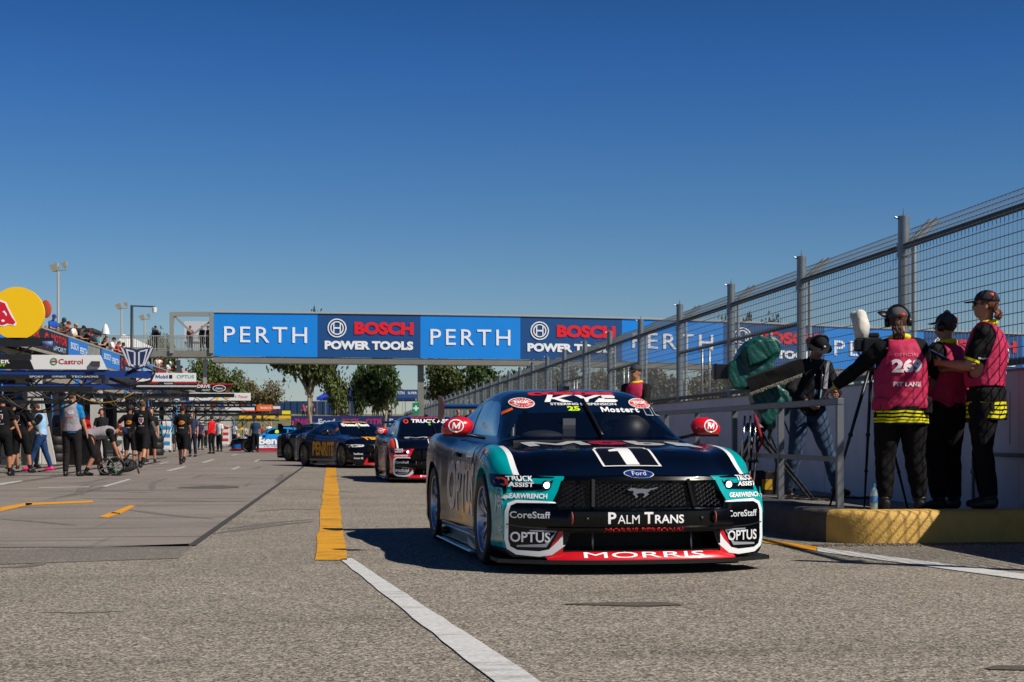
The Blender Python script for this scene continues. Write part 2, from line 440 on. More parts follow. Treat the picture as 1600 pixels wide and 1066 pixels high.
# rubber tyre marks
TM = mat('tyre_mark_rubber', '#6a645e', .85, var=.3, vscale=14); TM2 = mat('tyre_mark_apron', '#6f6862', .8, var=.25, vscale=14)
def tmark(pix, w, m, z):
    P = [gnd(*q) for q in pix]; F = []
    for i in range(len(P) - 1):
        p0, p1, p2, p3 = P[max(i-1, 0)], P[i], P[i+1], P[min(i+2, len(P)-1)]
        for t in (0, .2, .4, .6, .8): F.append(.5 * ((2*p1) + (p2-p0)*t + (2*p0-5*p1+4*p2-p3)*t*t + (3*p1-p0-3*p2+p3)*t**3))
    F.append(P[-1]); b = NB(); pr = None; n = len(F)
    for i, p in enumerate(F):
        d = (F[min(i+1, n-1)] - F[max(i-1, 0)]).normalized(); q = Vector((-d.y, d.x, 0)) * w * .5 * min(1, 4 * min(i, n - 1 - i) / n + .1)
        r_ = [b.verts.new((p.x + q.x, p.y + q.y, z)), b.verts.new((p.x - q.x, p.y - q.y, z))]
        if pr: b.faces.new((pr[0], pr[1], r_[1], r_[0]))
        pr = r_
    for f in b.faces:
        f.normal_update()
        if f.normal.z < 0: f.normal_flip()
    struct('tyre_mark', b, m)
for pix, w in (([(120, 775), (130, 760), (150, 752), (190, 750)], .14), ([(128, 776), (138, 763), (160, 755), (200, 752)], .10), ([(238, 768), (240, 755), (262, 748)], .12), ([(120, 779), (200, 781), (300, 783), (390, 785)], .10), ([(200, 797), (260, 805), (335, 812)], .14), ([(300, 745), (380, 747), (440, 748)], .12), ([(60, 770), (150, 768), (240, 771)], .10), ([(280, 757), (350, 759), (425, 757)], .10), ([(0, 812), (60, 816), (120, 822)], .12)): tmark(pix, w, TM2, .0065)
for pix, w in (([(430, 768), (480, 765), (560, 770)], .10), ([(330, 835), (420, 822), (490, 815)], .16), ([(345, 828), (430, 817), (492, 812)], .10), ([(0, 888), (40, 885), (70, 880)], .14), ([(395, 800), (450, 796), (500, 797)], .10), ([(60, 957), (130, 958), (200, 955)], .03)): tmark(pix, w, TM, .003)
# dark irregular blotches laid flat on the ground, gravel drift along the kerb
def blob(c, rx, ry, rot=0, n=26, seed=0):
    rr = random.Random(seed); out = []
    for i in range(n):
        a = 2 * math.pi * i / n; k = 1 + .25 * math.sin(3 * a + seed) * rr.random() + rr.uniform(-.08, .08)
        x, y = rx * k * math.cos(a), ry * k * math.sin(a); out.append((c.x + x * math.cos(rot) - y * math.sin(rot), c.y + x * math.sin(rot) + y * math.cos(rot)))
    return out
BLOTCH = mat('oil_stain', '#4a443c', .8, var=.25, vscale=40)
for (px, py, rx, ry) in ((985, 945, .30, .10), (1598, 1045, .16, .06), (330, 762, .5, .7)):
    bm = NB(); c = gnd(px, py); f = bm.faces.new([bm.verts.new((x, y, .005 if px > 400 else .009)) for x, y in blob(c, rx, ry, -YAW, seed=px)]); struct('oil_stain', bm, mat('faint_blotch', '#574f47', .85, var=.5, vscale=60))
bm = NB(); rr = random.Random(3)
K0 = gnd(1284, 852); K1 = at(1600, 13.62, 0); KD = (K1 - K0).normalized(); KN = Vector((KD.y, -KD.x, 0))
for i in range(1500):
    t = rr.uniform(-.1, 3.4); w = abs(rr.gauss(0, .10)); p = K0 + KD * t + KN * (w - .01); s = rr.uniform(.004, .013)
    ball(bm, (p.x, p.y, s * .4), (s, s, s * .7), 5, 4)
tag(obj('gravel', bm, mat('gravel_grey', '#6f665a', .9, var=.3, vscale=30)), kind='stuff')
# ---- kerb
def kerb_sweep(path, name, m):
    prof = [(0, 0), (.0, .20), (.012, .255), (.045, .280), (.10, .285), (.34, .285), (.34, 0)]
    bm = NB(); n = len(path); P = None
    for i, p in enumerate(path):
        d = (path[min(i + 1, n - 1)] - path[max(i - 1, 0)]).normalized(); q = Vector((-d.y, d.x, 0)) * -1
        ring = [bm.verts.new(p + q * -u * 1.0 + Vector((0, 0, z))) for u, z in prof]
        if P:
            for j in range(len(prof) - 1): bm.faces.new((P[j], P[j+1], ring[j+1], ring[j]))
        else: bm.faces.new(ring)
        P = ring
    bm.faces.new(P[::-1]); bmesh.ops.recalc_face_normals(bm, faces=bm.faces[:])
    o = obj(name, bm, m, smooth=50); o['kind'] = 'structure'; return o
KX = 4.02
far = Vector((KX - .02, 60, 0)); c0 = Vector((K0.x - .10, K0.y + .55, 0)); c1 = K0 + Vector((-.03, .12, 0)); c2 = K0 + KD * .12
YK = mat('kerb_yellow', '#d0a654', .7, var=.12, vscale=9, bump=.35, bscale=50); GK = mat('kerb_grey', '#4d4945', .8, var=.3, vscale=5, bump=.5, bscale=30)
e0, e1 = Vector((KX, K0.y + 1.1, 0)), K0 + KD * .75; cc = Vector((KX + .0, K0.y + .02, 0))
bez = [(e0 * (1 - t) ** 2 + cc * 2 * t * (1 - t) + e1 * t * t) for t in [i / 14 for i in range(15)]]
kerb_sweep([far, Vector((KX, 17, 0))] + bez[:7], 'grey_kerb', GK)
kerb_sweep(bez[6:] + [K0 + KD * 1.6, K0 + KD * 4.5], 'yellow_kerb', YK)
WX = 6.2
pl = NB()
inner = [(K0 + KD * 4.6), K0 + KD * .1, c0, Vector((KX, 17, 0)), far]
offs = [Vector((-KD.y, KD.x, 0)) * .30, Vector((.28, .28, 0)), Vector((.3, 0, 0)), Vector((.3, 0, 0)), Vector((.3, 0, 0))]
P = None
for p, o_ in zip(inner, offs):
    q = p + o_; w = Vector((WX + .02, max(q.y, p.y) if p is not inner[0] else q.y, .18))
    if p is inner[1]: w = Vector((WX + .02, q.y + .2, .18))
    ring = [pl.verts.new((q.x, q.y, .279)), pl.verts.new(w)]
    if P: pl.faces.new((P[0], P[1], ring[1], ring[0]))
    P = ring
bmesh.ops.recalc_face_normals(pl, faces=pl.faces[:])
for f in pl.faces:
    if f.normal.z < 0: f.normal_flip()
struct('platform', pl, mat('platform_concrete', '#7d7770', .85, var=.2, vscale=3, bump=.4, bscale=25))
# ---- wall
WT_ = 1.54
w = NB(); Y = 8.0
while Y < 210:
    L_ = 6.0; box(w, (WX + .12, Y + L_ / 2, WT_ / 2), (.24, L_ - .012, WT_)); Y += L_
wall = obj('pit_wall', w, mat('wall_white', '#d0cdd0', .75, var=.10, vscale=1.6, bump=.3, bscale=9)); tag(wall, 'long low white concrete pit wall that carries the tall mesh fence', 'wall')
cp = NB(); box(cp, (WX + .115, 109, WT_ + .012), (.27, 202, .024)); obj('coping', cp, mat('coping', '#8b877f', .8, var=.3, vscale=8), wall)
for k, (y0_, z0_, h_, w_) in enumerate(((14.2, 1.1, .5, .02), (17.8, 1.0, .7, .03), (20.1, 1.2, .4, .02), (23.0, 1.0, .6, .04), (15.9, .9, .8, .02))):
    b = NB(); box(b, (WX - .0015, y0_, z0_), (.002, w_, h_)); obj('water_streak', b, mat('streak_grey', '#8f8b88', .8, var=.3, vscale=8), wall)
pw = NB(); tube(pw, [(WX - .03, 13.4, .75), (WX - .03, 14.9, .75), (WX - .03, 15.0, .70), (WX - .03, 15.0, .2)], .018, 8); tube(pw, [(WX - .03, 15.0, .55), (WX - .03, 15.0, .60)], .03, 8)
obj('conduit', pw, mat('conduit_grey', '#6f7076', .5), wall, smooth=True)
# ---- fence
GAL = mat('galvanised', '#7e868a', .42, metal=.65, var=.15, vscale=6); GALD = mat('galvanised_dark', '#4c5458', .5, metal=.5, var=.15, vscale=6); WIRE = mat('wire', '#737a7e', .5, metal=.5)
fence = thing('mesh_fence', 'tall galvanised wire mesh fence with round posts standing on the white pit wall', 'fence', (WX + .12, 0, WT_))
Y0, DY, NP = 17.38, 4.09, 42
fx = 0; zt = 3.45 - WT_; zr = 3.10 - WT_
def wire(bm, a, b, w=.0052): bar(bm, a, b, w, w)
post_me = brace_me = None
for i in range(-2, NP):
    Yp = Y0 + i * DY
    if post_me is None:
        b = NB(); tube(b, [(0, 0, 0), (0, 0, zt)], .066, 16); tube(b, [(0, 0, zr - .12), (0, 0, zr - .07)], .078, 16); tube(b, [(0, 0, zr - .02), (0, 0, zr + .03)], .078, 16)
        tube(b, [(0, 0, zt), (0, 0, zt + .09)], [.012, .003], 6); tube(b, [(-.06, 0, zt - .03), (-.11, 0, zt - .01)], .012, 6)
        o = obj('post', b, GAL, fence, smooth=40); post_me = o.data
        b = NB(); tube(b, [(.115, -.02, 0), (.115, -.02, zr), (.15, -.02, zr + .08), (.40, -.02, zr + .32)], .030, 10); tube(b, [(.04, .02, zr), (.08, .02, zr + .06), (.33, .02, zr + .31)], .026, 10)
        ob = obj('outrigger', b, mat('galvanised_light', '#9aa0a2', .4, metal=.5, var=.12, vscale=6), fence, smooth=40); brace_me = ob.data
    else:
        o = bpy.data.objects.new('post', post_me); link(o, fence); ob = bpy.data.objects.new('outrigger', brace_me); link(ob, fence)
    o.location = (0, Yp, 0); ob.location = (0, Yp, 0)
Ya, Yb = Y0 - 2 * DY, Y0 + (NP - 1) * DY
r = NB(); tube(r, [(0, Ya, zr), (0, Yb, zr)], .036, 12); obj('top_rail', r, GALD, fence, smooth=True)
r = NB(); box(r, (0, (Ya + Yb) / 2, .10), (.05, Yb - Ya, .07)); obj('bottom_rail', r, GALD, fence)
for i in (1, 2, 4, 6, 9):
    r = NB(); tube(r, [(0, Y0 + i * DY, zr * .62), (0, Y0 + (i + 1) * DY, zr * .62)], .028, 10); obj('mid_rail', r, GALD, fence, smooth=True)
    for t in (.42, .56):
        r = NB(); tube(r, [(.03, Y0 + (i + t) * DY, 0.1), (.03, Y0 + (i + t) * DY, zr * .62)], .024, 8); obj('stub_post', r, MATS['galvanised_light'], fence, smooth=True)
def mesh_panel(ya, yb):
    b = NB(); n = int((yb - ya) / .096)
    far_ = ya > 60
    for j in range(n):
        y = ya + (j + .5) * (yb - ya) / n
        if far_ and j % 2: continue
        ww = .0058 if not far_ else .008
        bar(b, (-.04, y, .06), (-.04, y, zr), ww, ww); bar(b, (-.04, y, zr), (.24, y, zr + .26), ww, ww)
    zz = .12
    while zz < zr:
        bar(b, (-.046, ya, zz), (-.046, yb, zz), .0078, .0078); zz += .109
    for t in (.33, .66, 1.0): bar(b, (-.04 + .28 * t, ya, zr + .26 * t), (-.04 + .28 * t, yb, zr + .26 * t), .0055, .0055)
    return b
for i in range(-2, NP - 1):
    o = obj('mesh_panel', mesh_panel(Y0 + i * DY, Y0 + (i + 1) * DY), WIRE, fence)
# ---- hand railing on the platform
RXX = 4.36
rail = thing('hand_railing', 'grey square steel hand railing along the platform edge beside the cameraman', 'railing', (RXX, 13.62, .28))
RP = mat('rail_galv', '#70757a', .5, metal=.45, var=.15, vscale=5)
b = NB(); bar(b, (0, -.03, .96), (0, 26, .96), .06, .06); o = obj('top_rail', b, RP, rail); o.modifiers.new('b', 'BEVEL').width = .006
b = NB(); bar(b, (0, 0, .44), (0, 26, .44), .045, .045); obj('mid_rail', b, RP, rail)
for i in range(14):
    b = NB(); bar(b, (0, 0, 0), (0, 0, .928), .058, .058, up=Vector((0, 1, 0))); o = obj('post', b, RP, rail); o.location = (0, i * 1.93, 0)
# ================================================================== BRIDGE, TREES, FAR THINGS
def rotM(d, up=(0, 0, 1)):
    d = Vector(d).normalized(); return d
DL = 107.0
def br(px):   # point on the bridge line under photo column px
    k = (px + 0 - 800) / FPX; t = (px - 334) / 1300; d = DL * (1 + .034 * t * 1.0); return at(px, d, 0)
bridge = thing('sign_bridge', 'long steel footbridge over the lane faced with blue and navy banner panels', 'bridge', (br(656).x, br(656).y, 0))
B0 = Vector(bridge.location)
edges = [334, 496, 657, 813, 972, 1130, 1288, 1443, 1598, 1753]
tops = [488.5, 490, 492, 494.5, 498, 503, 510, 516.5, 523, 530]; bots = [556.5, 558.5, 560, 561.5, 564.5, 569, 575, 580, 585, 590]
STEEL = mat('bridge_steel', '#77776f', .6, var=.12, vscale=1.5)
WL = paint('#eef2f6', .5)
def bpt(px, py): p = br(px); p.z = zof(py, p); return p
for i in range(len(edges) - 1):
    xa, xb = edges[i], edges[i + 1]; A, B = bpt(xa, bots[i]), bpt(xb, bots[i + 1]); A2, B2 = bpt(xa, tops[i]), bpt(xb, tops[i + 1])
    dn = (B - A).normalized(); nrm = Vector((dn.y, -dn.x, 0)).normalized()
    b = NB(); ov = dn * -.03
    fr = [b.verts.new(p - B0) for p in (A, B, B2, A2)]; bk = [b.verts.new(p - B0 - nrm * .12) for p in (A, B, B2, A2)]
    b.faces.new(fr); b.faces.new(bk[::-1])
    for k in range(4): b.faces.new((fr[k], bk[k], bk[(k+1) % 4], fr[(k+1) % 4]))
    bmesh.ops.recalc_face_normals(b, faces=b.faces[:])
    perth = i % 2 == 0
    pan = obj('banner', b, mat('banner_blue', '#0685e2', .5, var=.04, vscale=.4) if perth else mat('banner_navy', '#114a86', .5, var=.04, vscale=.4), bridge)
    H = (A2 - A).length; W = (B - A).length; C = (A + B2) / 2 - B0
    M = frameM(C, dn, Vector((0, 0, 1))); M.translation = C + nrm * .035
    def put(bm, m, off=0.0): put_flat('lettering', bm, M, m, pan, off + .01)
    if perth: put(text_bm('PERTH', width=W * .80, height=H * .36, bold=.004, space=1.25), WL)
    else:
        put(text_bm('BOSCH', width=W * .575, height=H * .29, bold=.055, center=(W * .145, H * .175)), paint('#e2182c', .5))
        put(text_bm('POWER TOOLS', width=W * .86, height=H * .20, bold=.055, center=(W * -.0, H * -.215)), WL)
        cx, cy, r = -W * .31, H * .175, H * .215
        put(flat_ring(ellipse(cx, cy, r, r), r * .12), WL); put(flat_ring(ellipse(cx, cy, r * .72, r * .72), r * .12), WL)
        hb_ = NB()
        for sx in (-1, 1): merge(hb_, flat_poly([(cx + sx * r * .34 - r * .06, cy - r * .5), (cx + sx * r * .34 + r * .06, cy - r * .5), (cx + sx * r * .34 + r * .06, cy + r * .5), (cx + sx * r * .34 - r * .06, cy + r * .5)]))
        merge(hb_, flat_poly([(cx - r * .3, cy - r * .08), (cx + r * .3, cy - r * .08), (cx + r * .3, cy + r * .08), (cx - r * .3, cy + r * .08)])); put(hb_, WL)
    b = NB(); bar(b, A - B0 + Vector((0, 0, -.22)), B - B0 + Vector((0, 0, -.22)), 1.8, .40); 
    for v in b.verts: v.co -= nrm * .95
    obj('deck_beam', b, STEEL, bridge)
    b = NB(); bar(b, A2 - B0 + Vector((0, 0, .06)), B2 - B0 + Vector((0, 0, .06)), .14, .12); obj('top_beam', b, mat('bridge_trim', '#a9aba6', .5), bridge)
def bcol(px, w=.42, zt=6.0, m=STEEL, off=1.0):
    p = br(px) + FW * off - B0; b = NB(); box(b, (p.x, p.y, zt / 2), (w, w, zt)); obj('column', b, m, bridge)
bcol(656); bcol(1345); 
b = NB(); p = br(656) + FW * 1.0 - B0; box(b, (p.x, p.y, 5.95), (1.6, 1.6, .3)); obj('column_head', b, STEEL, bridge)
# stair tower and landing at the left end of the bridge
lt = thing('bridge_landing', 'grey steel landing with railings and an open gate frame at the bridge end', 'landing', tuple(br(285)))
L0 = Vector(lt.location); dn = (br(334) - br(240)).normalized(); back = Vector((-dn.y, dn.x, 0))
def lp(px, py, off=0.0):
    p = br(px); z = zof(py, p); p = p + back * off; p.z = z; return p - L0
b = NB(); bar(b, lp(150, 553), lp(334, 553), 2.2, .42); [setattr(v, 'co', v.co + back * 1.1) for v in b.verts]; obj('deck', b, STEEL, lt)
for (x0, x1, y0, y1) in ((266, 334, 489, 495),):
    b = NB(); bar(b, lp(x0, 491), lp(334, 491), .25, .30); bar(b, lp(268.5, 489), lp(268.5, 552), .28, .28, up=dn); bar(b, lp(330.5, 489), lp(330.5, 552), .28, .28, up=dn)
    bar(b, lp(272, 494), lp(300, 520), .14, .16, up=back); bar(b, lp(332, 500), lp(298, 525), .12, .12, up=back)
    obj('gate_frame', b, mat('frame_grey', '#8b8d89', .5), lt)
b = NB(); quad(b, [lp(280, 540, 2.4), lp(331, 540, 2.4), lp(331, 498, 2.4), lp(280, 498, 2.4)]); bm2 = bmesh.ops.extrude_face_region(b, geom=b.faces[:]); [setattr(v, 'co', v.co + back * .06) for v in bm2['geom'] if isinstance(v, bmesh.types.BMVert)]
obj('white_screen', b, mat('screen_white', '#c9ccd2', .6), lt)
b = NB()
for off in (0.0, 2.2):
    bar(b, lp(150, 525, off), lp(334, 525, off), .07, .07); bar(b, lp(150, 545, off), lp(334, 545, off), .05, .05)
    for k in range(62): x = 150 + k * 3; bar(b, lp(x, 526, off), lp(x, 548, off), .05 if k % 6 == 0 else .025, .05 if k % 6 == 0 else .025, up=dn)
obj('railing', b, mat('rail_light', '#8e9290', .5), lt)
for px in (276, 318, 200, 165):
    b = NB(); p = lp(px, 556, .8); box(b, (p.x, p.y, p.z / 2 - .2), (.25, .25, p.z - .1)); obj('column', b, mat('rail_light', '#8e9290', .5), lt)
# ---- trees
def leaf_mat(name, a, b_):
    m = bpy.data.materials.new(name); m.use_nodes = True; nt = m.node_tree; p = nt.nodes['Principled BSDF']; p.inputs['Roughness'].default_value = .6; p.inputs['Specular IOR Level'].default_value = .3
    g = nt.nodes.new('ShaderNodeNewGeometry'); cr = nt.nodes.new('ShaderNodeValToRGB'); cr.color_ramp.elements[0].color = S(a); cr.color_ramp.elements[1].color = S(b_)
    nt.links.new(g.outputs['Random Per Island'], cr.inputs[0]); nt.links.new(cr.outputs[0], p.inputs['Base Color'])
    return m
LM = [leaf_mat('leaves_olive', '#2f3c1c', '#5f6a34'), leaf_mat('leaves_dark', '#20331a', '#435826'), leaf_mat('leaves_brown', '#4d4832', '#7a6f4c')]
BARK = mat('bark_pale', '#8b7c6a', .8, var=.25, vscale=2)
TP = []
def tree_proto(seed, dens, leaf, spread=1.0):
    """a tree about 10 m tall; returns trunk mesh and crown mesh"""
    rr = random.Random(seed); tb = NB(); cb = NB(); tips = []
    def grow(p, d, L, r, lev):
        q = p; pts = [p.copy()]; rs = [r]
        for i in range(3):
            d = (d + Vector((rr.gauss(0, .16), rr.gauss(0, .16), rr.gauss(.03, .08)))).normalized(); q = q + d * L / 3; pts.append(q.copy()); rs.append(r * (1 - .15 * (i + 1)))
        tube(tb, pts, rs, 7 if lev < 2 else 5)
        if lev >= 2: tips.extend([pts[-1], pts[2]])
        if lev == 1: tips.append(pts[-1])
        if lev == 3: return
        for k in range(rr.choice((3, 3, 4)) if lev else 4):
            a = rr.uniform(0, 6.283); t = rr.uniform(.45, .95) * spread; nd = (d * .8 + Vector((math.cos(a) * t, math.sin(a) * t, rr.uniform(0, .5)))).normalized()
            grow(pts[-1] if k else pts[2], nd, L * rr.uniform(.55, .78), r * .55, lev + 1)
    grow(Vector((0, 0, 0)), Vector((rr.gauss(0, .05), 0, 1)), 3.0, .24, 0)
    for t in tips:
        if rr.random() > dens: continue
        R0 = rr.uniform(.5, 1.15)
        for k in range(int(88 * R0)):
            o = Vector((rr.gauss(0, 1), rr.gauss(0, 1), rr.gauss(0, .65))) * R0 * .62; c = t + o; s = leaf * 1.25 * rr.uniform(.6, 1.3)
            u = Vector((rr.gauss(0, 1), rr.gauss(0, 1), rr.gauss(0, 1))).normalized(); v = u.cross(Vector((rr.gauss(0, 1), rr.gauss(0, 1), rr.gauss(0, 1)))).normalized()
            cb.faces.new([cb.verts.new(c + u * s), cb.verts.new(c + v * s * .6), cb.verts.new(c - u * s), cb.verts.new(c - v * s * .6)])
    zt_ = max(v.co.z for v in cb.verts); k = 10 / zt_
    for b in (tb, cb): bmesh.ops.scale(b, vec=(k, k, k), verts=b.verts[:])
    a = bpy.data.meshes.new('trunk'); tb.to_mesh(a); tb.free(); a.materials.append(BARK)
    c = bpy.data.meshes.new('crown'); cb.to_mesh(c); cb.free(); return a, c
for sd, dn_, lf, spd in ((11, .9, .17, 1.0), (23, 1.0, .20, .9), (5, .75, .15, 1.15), (42, 1.0, .22, 1.1), (77, .6, .14, 1.1)):
    TP.append(tree_proto(sd, dn_, lf, spd))
def tree(px, d, top, wpx, kind, lm, label, group=None, rz=None):
    p = at(px, d, 0); z = CAMH - (top - HOR) / FPX * d; z = max(z, 4)
    a, c = TP[kind]; xs = [v.co.x for v in c.vertices]; w0 = max(xs) - min(xs); w = wpx * d / FPX
    t = thing('tree', label, 'tree', (p.x, p.y, 0), rnd.uniform(0, 6.28) if rz is None else rz, group)
    key = (kind, lm)
    me = c if not c.materials else c
    o = bpy.data.objects.new('trunk', a); link(o, t)
    cr = bpy.data.objects.new('crown', c); link(cr, t)
    if not c.materials: c.materials.append(LM[lm])
    cr.material_slots[0].link = 'OBJECT'; cr.material_slots[0].material = LM[lm]
    for q in (o, cr): q.scale = (w / w0, w / w0, z / 10)
    return t
G1 = 'trees standing beyond the far end of the pit lane'
tree(487, 150, 480, 140, 0, 0, 'tall gum tree with a pale forked trunk under the first navy banner', rz=.4)
tree(486, 152, 476, 34, 3, 1, 'slim dark tree whose tuft shows above the navy banner beside the tallest gum')
tree(600, 165, 548, 110, 3, 1, 'dense dark round tree seen under the second blue banner')
tree(566, 180, 562, 50, 1, 1, 'small dark tree left of the dense round tree', rz=2)
tree(705, 172, 548, 110, 2, 0, 'loose olive tree just right of the grey bridge column')
tree(762, 168, 555, 105, 3, 1, 'low dark spreading tree above the front car')
tree(325, 160, 545, 110, 2, 0, 'olive tree under the left end of the bridge')
tree(380, 185, 575, 70, 4, 2, 'sparse brownish tree left of the tall gum tree')
tree(425, 175, 590, 80, 4, 2, 'sparse bare-looking tree behind the blue wall')
tree(248, 175, 508, 60, 1, 0, 'tree top showing behind the bridge landing railing')
tree(528, 178, 568, 60, 3, 0, 'round olive tree right of the tall gum tree')
k = 0
for px, d, top, w_, kd, lm in ((820, 175, 556, 95, 3, 1), (875, 160, 560, 90, 2, 2), (930, 150, 566, 95, 0, 2), (985, 150, 560, 95, 1, 0), (1040, 140, 566, 100, 3, 2), (1095, 145, 566, 95, 2, 2), (1128, 190, 488, 60, 1, 0), (1165, 190, 484, 70, 3, 0), (1205, 185, 486, 70, 1, 1), (1150, 140, 575, 90, 0, 0), (1215, 130, 585, 90, 3, 2), (1290, 140, 600, 90, 2, 2), (1380, 150, 600, 100, 1, 2), (1470, 150, 600, 100, 0, 0), (1560, 150, 600, 100, 3, 2), (790, 200, 575, 60, 0, 0)):
    lb = {820: 'dark green tree above the roof of the front car, behind the fence', 875: 'brownish tree behind the narrow far bays of the mesh fence', 1128: 'tree top above the bridge banner, leftmost of three behind the fence', 1165: 'tree top above the bridge banner, middle of three behind the fence', 1205: 'tree top above the bridge banner, rightmost of three behind the fence', 790: 'small pale tree at the foot of the distant fence line'}.get(px)
    if lb: tree(px, d, top, w_, kd, lm, lb, 'trees beyond the mesh fence')
    else: tree(px, d, top, w_, kd, lm, 'hazy olive brown tree under the bridge banner, seen through the mesh fence', 'trees under the banner seen through the fence')
# ---- far bank, blue wall, tents
gb = NB(); A, B = at(330, 205, 0), at(760, 215, 0); P = [at(330, 178, 0), at(760, 186, 0)]
quad(gb, [P[0], P[1], B + Vector((0, 0, 3.6)), A + Vector((0, 0, 3.6))]); quad(gb, [A + Vector((0, 0, 3.6)), B + Vector((0, 0, 3.6)), B + Vector((0, 60, 3.6)), A + Vector((0, 60, 3.6))])
tag(obj('grass_bank', gb, mat('dry_grass', '#6f6a45', .9, var=.35, vscale=.6)), kind='structure')
def wallbox(name, xa, xb, d, ytop, ybot, th, m, label, cat, d2=None, group=None):
    A, B = at(xa, d, 0), at(xb, d2 or d, 0); z1 = zof(ytop, A); z0 = zof(ybot, A) if ybot else 0
    C = (A + B) / 2; dn = (B - A); L = dn.length; t = thing if False else None
    b = NB(); box(b, (0, 0, (z1 - z0) / 2), (L, th, z1 - z0)); o = obj(name, b, m); o.location = (C.x, C.y, z0); o.rotation_euler = (0, 0, math.atan2(dn.y, dn.x)); tag(o, label, cat, group); return o, L, z1 - z0
wl_, L, H = wallbox('hoarding_wall', 385, 556, 208, 627, 648, .2, mat('hoarding_blue', '#173a66', .7, var=.1, vscale=.3), 'dark blue hoarding wall on the bank below the gum tree', 'wall')
b = NB()
for i in range(18): box(b, (-L / 2 + i * L / 17, -.14, H / 2), (.08, .06, H)); 
obj('hoarding_battens', b, mat('hoarding_batten', '#12305a', .7), wl_)
bw, L, H = wallbox('banner_barrier', 455, 640, 172, 650, 668, .15, mat('barrier_navy', '#1b2c66', .6), 'navy banner barrier with pink lettering at the end of the pit lane', 'barrier')
M = frameM((0, -.085, H / 2), (1, 0, 0), (0, 0, 1))
for k, (s, c_) in enumerate((('TRAVEL', '#c22a6a'), ('Ford', '#c9d2e6'), ('TICKETS', '#c22a6a'), ('OTR', '#c22a6a'), ('Ford', '#c9d2e6'))):
    put_flat('lettering', text_bm(s, width=L * .14, height=H * .5, bold=.03, center=(-L * .40 + k * L * .2, .0)), M, paint(c_, .6), bw, .004)
def tent(px, d, wm, hm, base, m, label, group='marquee tents behind the pit lane end'):
    p = at(px, d, base); t = thing('marquee_tent', label, 'tent', p, -YAW, group)
    b = NB(); v = [b.verts.new((sx * wm / 2, sy * wm / 2, 2.2)) for sx, sy in ((-1, -1), (1, -1), (1, 1), (-1, 1))]; ap = b.verts.new((0, 0, 2.2 + hm)); lo = [b.verts.new(q.co - Vector((0, 0, .35))) for q in v]
    for i in range(4): b.faces.new((v[i], v[(i+1) % 4], ap)); b.faces.new((lo[i], lo[(i+1) % 4], v[(i+1) % 4], v[i]))
    obj('canopy', b, m, t)
    for sx, sy in ((-1, -1), (1, -1), (1, 1), (-1, 1)): b = NB(); bar(b, (sx * wm / 2.05, sy * wm / 2.05, 0), (sx * wm / 2.05, sy * wm / 2.05, 2.2), .06); obj('leg', b, mat('frame_grey', '#8b8d89', .5), t)
NV = mat('tent_navy', '#152a5c', .7); BLt = mat('tent_blue', '#1a3fb0', .7)
for k, (px, w_, m_, lb) in enumerate(((524, 4.2, BLt, 'bright blue pyramid tent left of the navy tents'), (553, 6.5, NV, 'navy pyramid tent between the bright blue tent and the trees'), (578, 5.2, NV, 'navy pyramid tent second from the bright blue one'), (600, 5.2, NV, 'navy pyramid tent under the dense round tree'), (622, 5.0, NV, 'navy pyramid tent nearest the bridge column'))):
    tent(px, 196 + k, w_, 1.3, 3.3, m_, lb)
# far building and signs behind the column
o, L, H = wallbox('far_building', 655, 712, 230, 618, 640, 8, mat('far_grey', '#8f9294', .7), 'distant low building with a grey metal roof right of the bridge column', 'building')
b = NB(); prism(b, [(-L / 2 - .5, H), (L / 2 + .5, H), (L / 2 - .6, H + 1.3), (-L / 2 + 1.2, H + 1.3)], -4.3, 4.3, 'y'); obj('roof', b, mat('roof_grey', '#6c7174', .6), o)
o, L, H = wallbox('event_sign', 614, 654, 190, 609, 622, .2, mat('sign_blue', '#2a4f86', .6), 'blue and white event sign left of the bridge column', 'sign')
M = frameM((0, -.12, H / 2), (1, 0, 0), (0, 0, 1))
put_flat('lettering', text_bm('PERTH', width=L * .4, height=H * .35, bold=.02, center=(-L * .25, H * .1)), M, WL, o); put_flat('lettering', text_bm('SUPER', width=L * .35, height=H * .3, bold=.02, center=(L * .26, H * .1)), M, WL, o)
b = NB(); [bar(b, (s * L * .4, 0, -3.0), (s * L * .4, 0, 0), .15) for s in (-1, 1)]; obj('leg', b, MATS['frame_grey'], o)
gc = thing('first_aid_sign', 'small green sign with a white cross beside the bridge column', 'sign', at(650, 108, 0), -YAW)
b = NB(); box(b, (0, 0, 2.72), (.5, .04, .75)); obj('panel', b, paint('#0f8f5c', .5), gc)
b = NB(); merge(b, flat_poly([(-.06, -.18), (.06, -.18), (.06, -.06), (.18, -.06), (.18, .06), (.06, .06), (.06, .18), (-.06, .18), (-.06, .06), (-.18, .06), (-.18, -.06), (-.06, -.06)]), frameM((0, -.03, 2.72), (1, 0, 0), (0, 0, 1))); obj('cross', b, WL, gc)
b = NB(); bar(b, (0, 0.03, 0), (0, 0.03, 3), .07); obj('post', b, STEEL, gc)
# white barrier seen through the fence on the far side of the track
for k in range(14):
    p = at(1020 + k * 55, 96 - k * 1.0, 0); b = NB(); box(b, (0, 0, .55), (3.0, .5, 1.1)); box(b, (0, 0, 1.14), (3.02, .3, .08))
    o = obj('track_barrier', b, mat('barrier_white', '#b9bbb8', .7, var=.1, vscale=1)); o.location = p; tag(o, 'white concrete barrier block across the track behind the mesh fence', 'barrier', 'white barrier blocks across the track')
